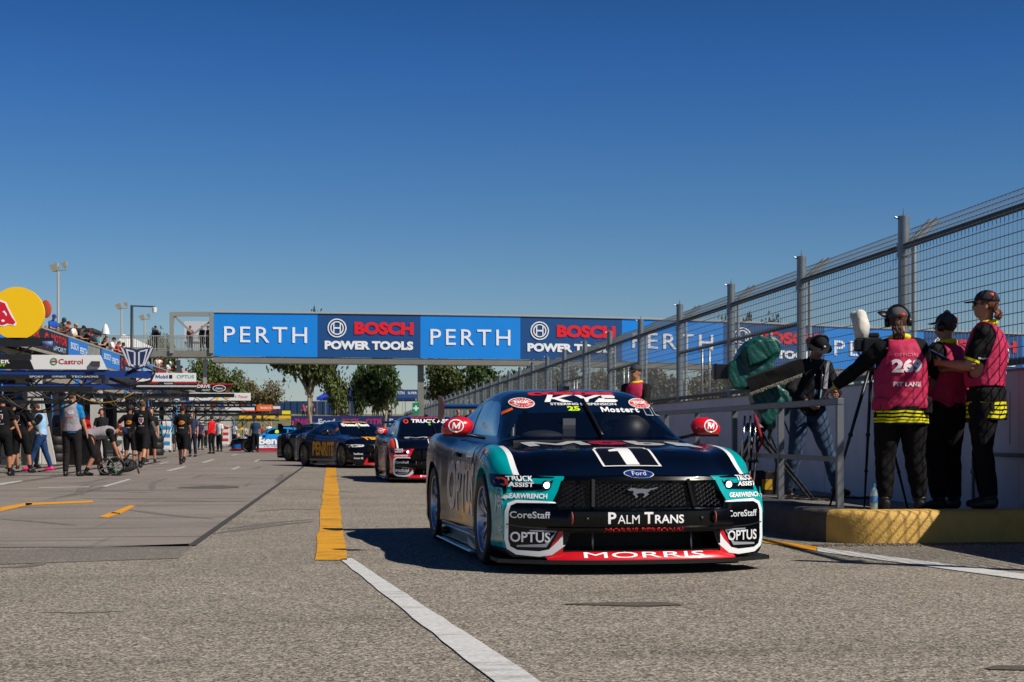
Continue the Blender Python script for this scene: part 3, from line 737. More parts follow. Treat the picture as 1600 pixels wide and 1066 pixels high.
# ---- light poles
def flood(px, top, d, label, arm=False):
    p = at(px, d, 0); z = CAMH - (top - HOR) / FPX * d
    t = thing('floodlight_pole' if not arm else 'street_lamp', label, 'light pole', p, -YAW, None if arm else 'floodlight poles behind the pit building')
    b = NB(); tube(b, [(0, 0, 0), (0, 0, z)], [.14, .09], 10); obj('pole', b, mat('pole_grey' if not arm else 'pole_dark', '#8b8b86' if not arm else '#22262e', .5), t, smooth=True)
    if not arm:
        for sx, s in ((-.25, 1.0), (.45, .7)):
            b = NB(); v = box(b, (0, 0, 0), (.62 * s, .4 * s, .5 * s)); 
            for q in v:
                if q.co.z < 0: q.co.x *= .6; q.co.y *= .6
            h = obj('lamp_head', b, mat('lamp_cream', '#a59f8a', .5), t); h.location = (sx, 0, z + .25 + (.2 if s < 1 else 0)); h.rotation_euler = (0, R(-18), 0)
        b = NB(); bar(b, (-.4, 0, z), (.6, 0, z + .1), .08); obj('cross_arm', b, mat('pole_grey', '#8b8b86', .5), t)
    else:
        b = NB(); bar(b, (0, 0, z - .05), (1.5, 0, z - .1), .10, .08); obj('arm', b, mat('pole_dark', '#22262e', .5), t)
        b = NB(); lathe(b, [(.05, 0), (.16, -.05), (.13, -.35), (.02, -.38)], 12, 'z'); o = obj('lamp_head', b, paint('#d8d8d2', .5), t, smooth=40); o.location = (1.45, 0, z - .12)
flood(91, 424, 112, 'floodlight pole rising behind the yellow round sign'); flood(190, 483, 150, 'middle of the three floodlight poles left of the bridge'); flood(226, 500, 166, 'floodlight pole nearest the bridge landing')
for px, top, d in ((332, 565, 262), (342, 573, 280), (353, 579, 300)): flood(px, top, d, {332: 'slim distant pole nearest the bridge landing under the banner', 342: 'middle one of three slim distant poles under the bridge', 353: 'shortest of three slim distant poles under the bridge'}[px])
flood(206, 477, 100, 'dark pole with an arm and a white lamp beside the bridge landing', arm=True)
flood(612, 560, 190, 'thin light pole in front of the dense round tree'); 
# ================================================================== RACE CAR
def pchip(keys, x):
    ks = np.array([k[0] for k in keys], float); vs = np.array([k[1] for k in keys], float)
    if ks[0] > ks[-1]: ks = ks[::-1]; vs = vs[::-1]
    h = np.diff(ks); dl = np.diff(vs) / h; n = len(ks); m = np.zeros(n)
    m[0] = dl[0]; m[-1] = dl[-1]
    for i in range(1, n - 1):
        if dl[i-1] * dl[i] > 0:
            w1 = 2*h[i] + h[i-1]; w2 = h[i] + 2*h[i-1]; m[i] = (w1 + w2) / (w1 / dl[i-1] + w2 / dl[i])
    x = min(max(x, ks[0]), ks[-1]); i = min(max(int(np.searchsorted(ks, x)) - 1, 0), n - 2)
    t = (x - ks[i]) / h[i]
    return float((2*t**3-3*t**2+1)*vs[i] + (t**3-2*t**2+t)*h[i]*m[i] + (-2*t**3+3*t**2)*vs[i+1] + (t**3-t**2)*h[i]*m[i+1])
def sstep(t): t = min(max(t, 0), 1); return t*t*(3-2*t)
NOSE = 2.27
AX = 1.35            # axle distance from the middle of the car
KW = [(NOSE, .93), (2.0, .955), (1.7, .985), (AX, .99), (1.0, .965), (.6, .925), (0, .91), (-.6, .925), (-1.0, .965), (-AX, .995), (-1.8, .985), (-2.35, .91)]
KS = [(NOSE, .625), (2.05, .70), (1.7, .795), (AX, .845), (1.0, .865), (.6, .87), (0, .875), (-.7, .90), (-AX, .955), (-1.8, .955), (-2.35, .90)]
KT = [(NOSE, .655), (2.15, .695), (2.0, .745), (1.85, .790), (1.6, .838), (1.3, .866), (1.0, .886), (.82, .905), (.70, .962), (.40, 1.132), (.12, 1.262), (-.10, 1.305), (-.45, 1.326), (-.85, 1.305), (-1.3, 1.19), (-1.75, 1.03), (-1.95, .985), (-2.35, .965)]
def nose_fix(p):
    x, y, z = p
    if y > 1.2:
        w = sstep((y - 1.2) / (NOSE - 1.2))
        y -= .30 * abs(x / .97) ** 2.6 * w
        y -= max(0, z - .44) * .45 * sstep((y - 1.5) / .6)
    elif y < -1.7:
        w = sstep((-1.7 - y) / .65); y += .16 * abs(x / .97) ** 2.4 * w
    return Vector((x, y, z))
def front_y(x, z): return nose_fix((x, NOSE, z)).y
def car_profile(y):
    W = pchip(KW, y); ZS = pchip(KS, y); ZT = pchip(KT, y)
    g = min(max((ZT - ZS) / (1.31 - ZS), 0), 1); g = g ** 0.75
    L = lambda a, b: a + (b - a) * g
    zm = .40
    P = [(0, .115), (W - .14, .115), (W - .045, .122), (W - .012, .17), (W - .004, .30), (W, .44), (W - .004, .58),
         (W - .02, ZS - .12), (W - .045, ZS - .045), (W - .085, ZS - .008), (W - .14, ZS + L(.004, .008))]
    xe = L(.70, .575); ze = L(ZT - .018, ZT - .058)
    xb, zb = W - .175, ZS + L(.008, .03)
    P.append((xb, zb))
    P.append((xb + (xe - xb) * .5 + .012 * g, zb + (ze - zb) * .52))
    P.append((xe, ze)); P.append((L(.60, .50), L(ZT - .009, ZT - .022)))
    P.append((L(.35, .32), ZT - .004)); P.append((0, ZT))
    return P
def crom(P, n):
    out = []; m = len(P)
    for i in range(m - 1):
        p0 = P[max(i-1, 0)]; p1 = P[i]; p2 = P[i+1]; p3 = P[min(i+2, m-1)]
        for k in range(n):
            t = k / n
            # centripetal-ish: damp tangents by the shorter neighbour
            def tang(a, b, c):
                l1 = math.dist(a, b) + 1e-6; l2 = math.dist(b, c) + 1e-6
                return tuple(((b[j]-a[j]) / l1 * l2 + (c[j]-b[j]) / l2 * l1) / (l1 + l2) for j in (0, 1))
            L = math.dist(p1, p2)
            t1 = tang(p0, p1, p2) if i > 0 else tuple((p2[j]-p1[j]) / L for j in (0, 1))
            t2 = tang(p1, p2, p3) if i < m-2 else (-1.0, 0.0)
            out.append(tuple((2*t**3-3*t**2+1)*p1[j] + (t**3-2*t**2+t)*L*t1[j] + (-2*t**3+3*t**2)*p2[j] + (t**3-t**2)*L*t2[j] for j in (0, 1)))
    out.append(P[-1]); return out
_hull = {}
def car_hull(detail=1):
    """returns (mesh, bvh); material slots 0 paint, 1 black inside"""
    if detail in _hull: return _hull[detail]
    ny, npf = (110, 5) if detail else (60, 3)
    ys = [NOSE + (-2.35 - NOSE) * i / ny for i in range(ny + 1)]
    bm = NB(); rings = []
    for y in ys:
        half = crom(car_profile(y), npf)
        loop = [(x, z) for x, z in half] + [(-x, z) for x, z in half[-2:0:-1]]
        rings.append([bm.verts.new(Vector((x, y, z))) for x, z in loop])
    n = len(rings[0])
    for a, b in zip(rings, rings[1:]):
        for k in range(n): bm.faces.new((a[k], a[(k+1) % n], b[(k+1) % n], b[k]))
    for ring in (rings[0], rings[-1]):
        cap = NB(); f = cap.faces.new([cap.verts.new(v.co) for v in ring])
        for i in range(1, 40):
            x = -1 + i * .05
            bmesh.ops.bisect_plane(cap, geom=cap.verts[:] + cap.edges[:] + cap.faces[:], plane_co=(x, 0, 0), plane_no=(1, 0, 0))
        for i in range(1, 22):
            bmesh.ops.bisect_plane(cap, geom=cap.verts[:] + cap.edges[:] + cap.faces[:], plane_co=(0, 0, .05 * i), plane_no=(0, 0, 1))
        merge(bm, cap)
    bmesh.ops.remove_doubles(bm, verts=bm.verts[:], dist=.0004)
    for v in bm.verts: v.co = nose_fix(v.co)
    bmesh.ops.recalc_face_normals(bm, faces=bm.faces[:])
    me = bpy.data.meshes.new('hull'); bm.to_mesh(me); bm.free()
    dummy = paint('#020202', .7); me.materials.append(mat('hull_tmp', '#101020')); me.materials.append(dummy)
    # cutters: wheel arches, grille recess, lower intake
    cb = NB()
    for sy in (AX, -AX):
        for sx in (1, -1):
            lathe(cb, [(.372, sx * .60), (.372, sx * 1.2)], 40, 'x', (0, sy, .335), mi=1)
    def slab(poly, y0, y1):
        prism(cb, poly, y0, y1, 'y', mi=1)
    slab([(-.545, .632), (.545, .632), (.60, .50), (.575, .445), (-.575, .445), (-.60, .50)], 1.93, 2.6)
    slab([(-.50, .285), (.50, .285), (.545, .165), (-.545, .165)], 1.80, 2.6)
    cme = bpy.data.meshes.new('cut'); cb.to_mesh(cme); cb.free(); cme.materials.append(dummy); cme.materials.append(dummy)
    co = bpy.data.objects.new('cut', cme); COL.objects.link(co)
    out = evaluated(me, [('BOOLEAN', dict(operation='DIFFERENCE', object=co, solver='EXACT', material_mode='INDEX'))])
    bpy.data.objects.remove(co); bpy.data.meshes.remove(cme)
    bm = NB(); bm.from_mesh(out); bvh = BVHTree.FromBMesh(bm); bm.free()
    _hull[detail] = (out, bvh); return _hull[detail]
def cut_grid(bm, s):
    bmesh.ops.triangulate(bm, faces=[f for f in bm.faces if len(f.verts) > 4])
    xs = [v.co.x for v in bm.verts]; ys = [v.co.y for v in bm.verts]
    for ax, lo, hi in ((0, min(xs), max(xs)), (1, min(ys), max(ys))):
        k = math.floor(lo / s) + 1
        while k * s < hi:
            co = [0, 0, 0]; no = [0, 0, 0]; co[ax] = k * s; no[ax] = 1
            bmesh.ops.bisect_plane(bm, geom=bm.verts[:] + bm.edges[:] + bm.faces[:], plane_co=co, plane_no=no)
            k += 1
def drape(bm, bvh, O, U, V, D, off=.004, step=.04, jump=.12):
    """lay a flat mark (x, y) onto a surface along direction D"""
    cut_grid(bm, step)
    O, U, V, D = Vector(O), Vector(U), Vector(V), Vector(D).normalized()
    dep = {}; bad = set()
    for v in bm.verts:
        o = O + U * v.co.x + V * v.co.y
        h, nrm, i, t = bvh.ray_cast(o, D)
        if h is None: bad.add(v); continue
        dep[v] = t
        if nrm.dot(D) > 0: nrm = -nrm
        v.co = h + nrm * off
    kill = [f for f in bm.faces if any(v in bad for v in f.verts) or (max(dep[v] for v in f.verts) - min(dep[v] for v in f.verts)) > jump]
    bmesh.ops.delete(bm, geom=kill, context='FACES')
    for f in bm.faces: f.smooth = True
    bm.normal_update()
    for f in bm.faces:
        if f.normal.dot(D) > 0: f.normal_flip()
    return bm
def stroke(pts, ws):
    bm = NB(); P = [Vector(p) for p in pts]; n = len(P); A = []; B = []
    for i in range(n):
        d = (P[min(i+1, n-1)] - P[max(i-1, 0)]).normalized(); q = Vector((-d.y, d.x))
        w = ws[i] if isinstance(ws, (list, tuple)) else ws
        A.append(bm.verts.new((*(P[i] + q * w / 2), 0))); B.append(bm.verts.new((*(P[i] - q * w / 2), 0)))
    for i in range(n - 1): bm.faces.new((A[i], A[i+1], B[i+1], B[i]))
    return bm
def paint_regions(name, base, regions, rough=.28, coat=.28):
    """car paint: regions = [(colour, [(a,b,c,d), ...])], a|x| + b y + c z + d > 0 on every plane (object space)"""
    m = bpy.data.materials.new(name); m.use_nodes = True; nt = m.node_tree; b = nt.nodes['Principled BSDF']
    b.inputs['Roughness'].default_value = rough; b.inputs['Coat Weight'].default_value = coat; b.inputs['Coat Roughness'].default_value = .03; b.inputs['Specular IOR Level'].default_value = .25
    tc = nt.nodes.new('ShaderNodeTexCoord'); ab = nt.nodes.new('ShaderNodeVectorMath'); ab.operation = 'ABSOLUTE'
    sep = nt.nodes.new('ShaderNodeSeparateXYZ'); nt.links.new(tc.outputs['Object'], sep.inputs[0])
    nt.links.new(tc.outputs['Object'], ab.inputs[0]); sx = nt.nodes.new('ShaderNodeSeparateXYZ'); nt.links.new(ab.outputs[0], sx.inputs[0])
    cmb = nt.nodes.new('ShaderNodeCombineXYZ')
    nt.links.new(sx.outputs['X'], cmb.inputs['X']); nt.links.new(sep.outputs['Y'], cmb.inputs['Y']); nt.links.new(sep.outputs['Z'], cmb.inputs['Z'])
    cur = nt.nodes.new('ShaderNodeRGB'); cur.outputs[0].default_value = S(base); cur = cur.outputs[0]
    for col, planes in regions:
        msk = None
        for a, bb, c, d in planes:
            dt = nt.nodes.new('ShaderNodeVectorMath'); dt.operation = 'DOT_PRODUCT'; dt.inputs[1].default_value = (a, bb, c)
            nt.links.new(cmb.outputs[0], dt.inputs[0])
            gt = nt.nodes.new('ShaderNodeMath'); gt.operation = 'GREATER_THAN'; gt.inputs[1].default_value = -d
            nt.links.new(dt.outputs['Value'], gt.inputs[0])
            if msk is None: msk = gt.outputs[0]
            else:
                mu = nt.nodes.new('ShaderNodeMath'); mu.operation = 'MULTIPLY'; nt.links.new(msk, mu.inputs[0]); nt.links.new(gt.outputs[0], mu.inputs[1]); msk = mu.outputs[0]
        mx = nt.nodes.new('ShaderNodeMix'); mx.data_type = 'RGBA'
        nt.links.new(msk, mx.inputs[0]); nt.links.new(cur, mx.inputs[6]); mx.inputs[7].default_value = S(col); cur = mx.outputs[2]
    nt.links.new(cur, b.inputs['Base Color'])
    return m
def interior(root):
    b = NB(); box(b, (0, .72, .84), (1.30, .30, .12)); ball(b, (.38, .62, .93), (.17, .10, .05)); o = obj('dashboard', b, mat('dash_grey', '#2b2d33', .7), root)
    b = NB(); lathe(b, [(.001, 0), (.17, 0), (.17, .03), (.001, .03)], 20, 'y', (-.38, .45, .93)); obj('steering_wheel', b, mat('satin_black', '#08080a', .45), root)
    for s in (-1, 1):
        b = NB(); tube(b, [(s * .60, .55, .80), (s * .545, .25, 1.12), (s * .50, .02, 1.20), (s * .48, -.5, 1.21)], .022, 10); tube(b, [(s * .60, .55, .80), (s * .52, -.3, 1.0)], .018, 8); obj('roll_cage', b, mat('cage_grey', '#6b7078', .4, metal=.3), root, smooth=True)
    b = NB(); tube(b, [(-.50, .02, 1.20), (.50, .02, 1.20)], .022, 10); tube(b, [(-.50, -.5, 1.21), (.30, -.5, .6)], .02, 8); obj('roll_cage', b, mat('cage_grey', '#6b7078', .4, metal=.3), root, smooth=True)
    b = NB(); prism(b, [(-.62, .5), (-.14, .5), (-.18, 1.06), (-.30, 1.14), (-.46, 1.14), (-.58, 1.06)], -.42, -.30, 'y'); o = obj('seat', b, mat('seat_dark', '#26282e', .7), root); o.modifiers.new('b', 'BEVEL').width = .03
    b = NB(); ball(b, (-.38, -.08, 1.03), (.125, .145, .13), 18, 12); o = obj('helmet', b, paint('#b8bcc4', .25, .8), root, smooth=True)
    b = NB(); ball(b, (-.38, .0, 1.035), (.105, .082, .045), 14, 10); obj('visor', b, mat('visor', '#0a0c12', .1, coat=1), o)
    b = NB(); ball(b, (-.38, -.10, .78), (.24, .16, .20), 16, 10); tube(b, [(-.55, -.08, .85), (-.60, .2, .80), (-.46, .42, .93)], [.06, .05, .035], 10); tube(b, [(-.21, -.08, .85), (-.17, .2, .80), (-.30, .42, .93)], [.06, .05, .035], 10); obj('race_suit', b, cloth('#16243c'), root, smooth=True)
    b = NB(); box(b, (.16, .60, 1.0), (.10, .02, .14)); obj('data_screen', b, paint('#4a4d54', .5), root)
WHEEL = {}
def wheel(parent, loc, side, rimcol, steer=0.0):
    key = rimcol
    if key not in WHEEL:
        t = NB(); lathe(t, [(.236, -.125), (.262, -.138), (.30, -.146), (.322, -.132), (.331, -.10), (.333, 0), (.331, .10), (.322, .132), (.30, .146), (.262, .138), (.236, .125)], 48, 'x', cap=False)
        me1 = bpy.data.meshes.new('tyre'); t.to_mesh(me1); t.free(); me1.materials.append(mat('tyre_rubber', '#0b0b0b', .62, spec=.4))
        r = NB(); lathe(r, [(.242, .128), (.236, .134), (.229, .128), (.224, .07), (.218, -.10), (.236, -.12)], 40, 'x', cap=False)
        for k in range(10):
            a = 2 * math.pi * k / 10
            for da in (-.085, .085):
                p0 = (.075, .05 * math.cos(a), .05 * math.sin(a)); p1 = (.088, .14 * math.cos(a + da * .8), .14 * math.sin(a + da * .8)); p2 = (.104, .228 * math.cos(a + da * 1.5), .228 * math.sin(a + da * 1.5))
                bar(r, p0, p1, .018, .020, up=Vector((1, 0, 0))); bar(r, p1, p2, .014, .018, up=Vector((1, 0, 0)))
        lathe(r, [(.001, .10), (.038, .10), (.052, .085), (.056, .05)], 20, 'x')
        me2 = bpy.data.meshes.new('rim'); r.to_mesh(me2); r.free(); me2.materials.append(mat('rim_' + rimcol, rimcol, .32, metal=.85))
        d = NB(); lathe(d, [(.001, -.02), (.17, -.02), (.17, .01), (.001, .01)], 32, 'x', mi=0); lathe(d, [(.001, -.1), (.222, -.1), (.222, -.09), (.001, -.09)], 32, 'x')
        me3 = bpy.data.meshes.new('brake_disc'); d.to_mesh(me3); d.free(); me3.materials.append(mat('brake_dark', '#17171a', .5, metal=.5))
        WHEEL[key] = (me1, me2, me3)
    w = bpy.data.objects.new('wheel', None); link(w, parent); w.empty_display_size = .1
    w.location = loc; w.rotation_euler = (rnd.random() * 6, 0, (math.pi if side < 0 else 0) + steer)
    for nm, me in zip(('tyre', 'rim', 'brake_disc'), WHEEL[key]):
        o = bpy.data.objects.new(nm, me); link(o, w)
    return w
def build_car(label, loc, rz, lv, group='race cars queued in the pit lane', detail=1):
    """lv = livery dict"""
    root = thing('race_car', label, 'race car', loc, rz, group)
    me, bvh = car_hull(1 if detail else 0)
    body_me = me.copy(); body_me.materials.clear(); body_me.materials.append(lv['paint']); body_me.materials.append(paint('#020202', .7))
    ws_poly = [(-.66, .928), (.66, .928), (.635, .965), (.50, 1.125), (-.50, 1.125), (-.635, .965)]
    if lv.get('interior'):
        b = NB(); b.from_mesh(body_me)
        def inp(x, z):
            c = False; j = len(ws_poly) - 1
            for i in range(len(ws_poly)):
                (x1, z1), (x2, z2) = ws_poly[i], ws_poly[j]
                if (z1 > z) != (z2 > z) and x < (x2 - x1) * (z - z1) / (z2 - z1) + x1: c = not c
                j = i
            return c
        kill = [f for f in b.faces if 0 < f.calc_center_median().y < .95 and inp(f.calc_center_median().x, f.calc_center_median().z)]
        bmesh.ops.delete(b, geom=kill, context='FACES'); b.to_mesh(body_me); b.free()
    body_me.polygons.foreach_set('use_smooth', [True] * len(body_me.polygons)); body_me.set_sharp_from_angle(angle=R(38))
    body = obj('body', body_me, None, root)
    glass = mat('car_glass', '#04070c', .04, coat=1.0, spec=.8)
    blk = mat('gloss_black', '#020203', .22, coat=.12, spec=.3); satin = mat('satin_black', '#08080a', .45)
    F = dict(O=(0, 3.2, 0), U=(1, 0, 0), V=(0, 0, 1), D=(0, -1, 0))
    T = dict(O=(0, 0, 2.2), U=(1, 0, 0), V=(0, 1, 0), D=(0, 0, -1))
    # viewed from the front the reader's right is -x of the car, so front marks use U = -x
    FR = dict(O=(0, 3.2, 0), U=(-1, 0, 0), V=(0, 0, 1), D=(0, -1, 0))
    LS = dict(O=(2, 0, 0), U=(0, 1, 0), V=(0, 0, 1), D=(-1, 0, 0)); RS = dict(O=(-2, 0, 0), U=(0, -1, 0), V=(0, 0, 1), D=(1, 0, 0))
    def mark(name, bm, P, m, off=.004, step=.05, parent=None, jump=.3):
        o = obj(name, drape(bm, bvh, P['O'], P['U'], P['V'], P['D'], off, step, jump), m, parent or body, smooth=True)
        return o
    # glass
    ws = [(-.69, .918), (.69, .918), (.665, .96), (.56, 1.185), (.53, 1.235), (.3, 1.262), (0, 1.268), (-.3, 1.262), (-.53, 1.235), (-.56, 1.185), (-.665, .96)]
    wsh = mark('windscreen', flat_poly(ws), FR, mat('screen_glass', '#0a1526', .03, coat=1.0, spec=.8, alpha=.45) if lv.get('interior') else glass, .006, .03, parent=root)
    if lv.get('interior'): interior(root)
    sw = [(.52, .93), (.46, .97), (.16, 1.165), (.02, 1.205), (-.35, 1.225), (-.62, 1.205), (-.60, .945)]
    qw = [(-.68, .95), (-.70, 1.195), (-.95, 1.15), (-1.30, 1.03), (-1.28, .98)]
    for P, s in ((LS, 1), (RS, -1)):
        mark('side_window', flat_poly([(y * s, z) for y, z in sw]), P, lv.get('side_glass', glass), .003, parent=root)
        mark('quarter_window', flat_poly([(y * s, z) for y, z in qw]), P, glass, .003, parent=root)
        if detail:   # door shut line, belt line
            mark('door_seam', stroke([(.62 * s, .24), (.60 * s, .88)], .009), P, blk, .0035)
            mark('door_seam', stroke([(-.52 * s, .24), (-.60 * s, .93)], .009), P, blk, .0035)
            hn = NB(); box(hn, (0, 0, 0), (.03, .17, .035)); o = obj('door_handle', hn, satin, body); o.location = (s * .905, -.38, .78)
            o.modifiers.new('b', 'BEVEL').width = .01
        # mirror on its stalk
        mm = NB(); b = ball(mm, (0, 0, 0), (.125, .085, .085), 20, 14)
        for v in mm.verts:
            v.co.x *= 1.0; v.co.z = max(v.co.z, -.055); v.co.x += (v.co.z) * -.25 * s
            if v.co.y < -.03: v.co.y = -.03
            v.co.y += -.12 * abs(v.co.x - .0) * (1 if v.co.x * s > 0 else 0)
        mo = obj('wing_mirror', mm, paint(lv['mirror'], .25, .8), root, smooth=50); mo.location = (s * 1.01, .40, 1.0)
        st = NB(); tube(st, [(s * -.22, -.02, -.085), (s * -.10, 0, -.06), (s * .11, -.02, -.062)], [(.022, .012), (.03, .014), (.02, .01)], 8); obj('stalk', st, satin, mo, smooth=True)
        gb = NB(); box(gb, (0, -.033, 0), (.19, .006, .09)); obj('mirror_glass', gb, mat('mirror', '#9aa6b5', .05, metal=1), mo)
        if lv.get('mirror_mark') and detail:
            MM = frameM((0, .083, .012), (-1, 0, .0), (0, -.1, 1))
            bb = BVHTree.FromPolygons([v.co for v in mo.data.vertices], [list(p.vertices) for p in mo.data.polygons])
            for q in (flat_ring(ellipse(0, 0, .058, .050), .008), text_bm('M', height=.05, bold=.03, shear=.2)):
                d = drape(q, bb, (s * .02, .5, .012), (-1, 0, 0), (0, 0, 1), (0, -1, 0), .003, .02)
                obj('emblem', d, paint('#f2f2f2', .4), mo)
    mark('rear_window', flat_poly([(-.60, -1.62), (.60, -1.62), (.53, -.98), (-.53, -.98)]), T, glass, .003, parent=root)
    # ---- nose furniture
    sp = NB()   # splitter
    fr = [(x, front_y(x, .14) + .055) for x in np.linspace(-.97, .97, 25)]
    poly = [(fr[-1][0], 1.72), *[(x, y) for x, y in fr[::-1]], (fr[0][0], 1.72)]
    prism(sp, poly, .072, .098, 'z')
    obj('splitter', sp, mat('carbon', '#0c0c0d', .38, coat=.3), root)
    # coloured lip under the intake and up both sides of it
    lip = NB()
    xs = np.linspace(-.66, .66, 23)
    prev = None
    for x in xs:
        t = abs(x) / .66
        yb = front_y(x, .12)
        zt = .163 if abs(x) < .53 else .163 - (abs(x) - .53) * .3
        ring = [lip.verts.new((x, yb + .048, .100)), lip.verts.new((x, yb + .046, .112)), lip.verts.new((x, yb + .012, zt - .012)), lip.verts.new((x, yb - .03, zt))]
        if prev:
            for a, b in zip(range(3), range(1, 4)): lip.faces.new((prev[a], prev[b], ring[b], ring[a]))
        prev = ring
    lipo = obj('front_lip', lip, paint(lv['lip'], .3, .5), root, smooth=50)
    lb = BVHTree.FromPolygons([v.co for v in lipo.data.vertices], [list(p.vertices) for p in lipo.data.polygons])
    if lv.get('lip_text'):
        d = drape(text_bm(lv['lip_text'], width=.84, height=.036, bold=.0), lb, (0, 3, .133), (-1, 0, 0), (0, 0, 1), (0, -1, 0), .003, .03)
        obj('lettering', d, paint('#f4f4f4', .4), lipo)
    for s in (1, -1):
        mark('intake_strut', flat_poly([(s * .50, .292), (s * .575, .292), (s * .665, .115), (s * .55, .118)]), FR, paint(lv['lip'], .3, .5), .006, parent=root)
        tb = NB(); tube(tb, [(s * .345, front_y(.345, .2) - .05, .14), (s * .345, front_y(.345, .2) - .05, .30)], .009, 8); obj('intake_stay', tb, mat('steel_rod', '#8b8b88', .35, metal=.9), root)
    # radiator core deep in the intake
    rc = NB()
    for k in range(9): box(rc, (0, 1.88, .172 + k * .014), (1.0, .01, .004))
    box(rc, (0, 1.865, .225), (1.05, .006, .13)); obj('radiator', rc, mat('radiator', '#15140f', .5, metal=.3), root)
    # grille: honeycomb lattice in the recess
    cw, chh = .052, .030
    gsp = [NB(), NB(), NB()]
    def inside(x, z): return .452 < z < .628 and abs(x) < .545 + (.632 - z) * .3 - .02 and not (.335 < abs(x) < .375)
    row = 0; z = .455
    while z < .632:
        x = -.60 + (cw / 2 if row % 2 else 0)
        while x < .60:
            c = [(x - cw/2, z), (x - cw/4, z + chh/2 * .9), (x + cw/4, z + chh/2 * .9), (x + cw/2, z)]
            for a, b in zip(c, c[1:]):
                if inside(*a) and inside(*b):
                    yy = front_y(a[0], a[1]) - .035
                    gr = gsp[1] if abs(a[0]) < .345 else (gsp[0] if a[0] < 0 else gsp[2])
                    bar(gr, (a[0], yy, a[1]), (b[0], front_y(b[0], b[1]) - .035, b[1]), .0042, .014, up=Vector((0, 1, 0)))
            x += cw
        row += 1; z += chh * .5 * .98
    for gr in gsp: obj('grille', gr, mat('grille_mesh', '#1d1d20', .35, metal=.4), root)
    for s in (1, -1):
        gf = NB()
        a = (s * .355, front_y(.355, .45) - .01, .447); b = (s * .335, front_y(.355, .63) - .01, .632)
        bar(gf, a, b, .022, .05, up=Vector((0, 1, 0)))
        obj('grille_frame', gf, blk, root)
    # bumper bar below the grille
    bb_ = NB(); prev = None
    for x in np.linspace(-.655, .655, 31):
        y0 = front_y(x, .36); k = .035 * (1 - (abs(x) / .70) ** 4)
        prof = [(y0 - .01, .445), (y0 + k * .7 - .012, .440), (y0 + k - .004, .425), (y0 + k, .36), (y0 + k - .004, .325), (y0 + k + .010, .315), (y0 + k + .004, .298), (y0 - .02, .287)]
        ring = [bb_.verts.new((x, a, b)) for a, b in prof]
        if prev:
            for i in range(len(prof) - 1): bb_.faces.new((prev[i], prev[i+1], ring[i+1], ring[i]))
        prev = ring
    bmesh.ops.recalc_face_normals(bb_, faces=bb_.faces[:])
    bumper = obj('bumper', bb_, blk, root, smooth=40)
    bbv = BVHTree.FromPolygons([v.co for v in bumper.data.vertices], [list(p.vertices) for p in bumper.data.polygons])
    def bmark(bm, z, m, off=.003, x=0):
        obj('lettering', drape(bm, bbv, (x, 3, z), (-1, 0, 0), (0, 0, 1), (0, -1, 0), off, .03), m, bumper)
    wt = paint('#ececec', .4); red = paint('#c8102e', .35)
    for t_, z, w, h, c_, b_, u_c in lv.get('bumper_text', []): bmark(text_bm(t_, width=w, height=h, bold=b_, center=(u_c, 0)), z, paint(c_, .4))
    for s in (1, -1):
        th = NB(); tube(th, [(s*.50, front_y(.5, .4) + .03, .345), (s*.50, front_y(.5,.4)+.055, .36), (s*.50, front_y(.5,.4)+.055, .40), (s*.50, front_y(.5,.4)+.03, .415)], [(.006, .014)]*4, 6)
        obj('tow_strap', th, paint('#9a4a3c', .6), root)
        bt = NB(); ball(bt, (s*.40, front_y(.4,.38)+.03, .375), .016, 10, 8); obj('bumper_bolt', bt, satin, root)
    # headlights: dark lens, lit lamp
    hl = [(-.955, .668), (-.585, .650), (-.625, .570), (-.93, .555), (-.955, .60)]
    for s in (1, -1):
        h = mark('headlight', flat_poly([(u * s, z) for u, z in hl]), FR, lv.get('lens', blk), .006, parent=root)
        if lv.get('lamp_on', True):
            x = -s * .645; z = .600; y = front_y(x, z) + .014
            rg = NB(); lathe(rg, [(.034, -.01), (.034, .004), (.023, .006)], 20, 'y', (x, y, z)); obj('lamp_ring', rg, satin, h)
            lm = NB(); ball(lm, (x, y + .004, z), (.022, .009, .022), 14, 8)
            obj('lamp', lm, mat('lamp_glow', (.42, .50, 1.0), .3, emis=9), h)
        # corner pods with outline stroke
        if lv.get('pods', True):
            mark('corner_pod', flat_poly([(s * u, z) for u, z in [(-.60, .475), (-.87, .478), (-.895, .45), (-.895, .18), (-.86, .14), (-.64, .135), (-.50, .285), (-.60, .30), (-.60, .42)]]), FR, blk, .003)
            mark('pod_outline', stroke([(s * u, z) for u, z in [(-.59, .482), (-.70, .486), (-.84, .488), (-.885, .468), (-.902, .42), (-.904, .23), (-.89, .175), (-.84, .145), (-.70, .137), (-.63, .15), (-.56, .21), (-.50, .290)]],
                 [.008, .014, .02, .024, .024, .024, .028, .032, .036, .042, .052, .060]), FR, paint('#dfe1e4', .35, .4), .007, parent=root)
            mark('pod_vane', stroke([(s * u, z) for u, z in [(-.76, .294), (-.59, .292), (-.66, .195), (-.84, .188)]], [.008, .020, .024, .012]), FR, paint('#8e939c', .35, .4), .008, parent=root)
            mark('pod_edge', stroke([(s * u, z) for u, z in [(-.63, .31), (-.80, .318), (-.905, .335)]], .008), FR, paint('#26262a', .3, .4), .009)
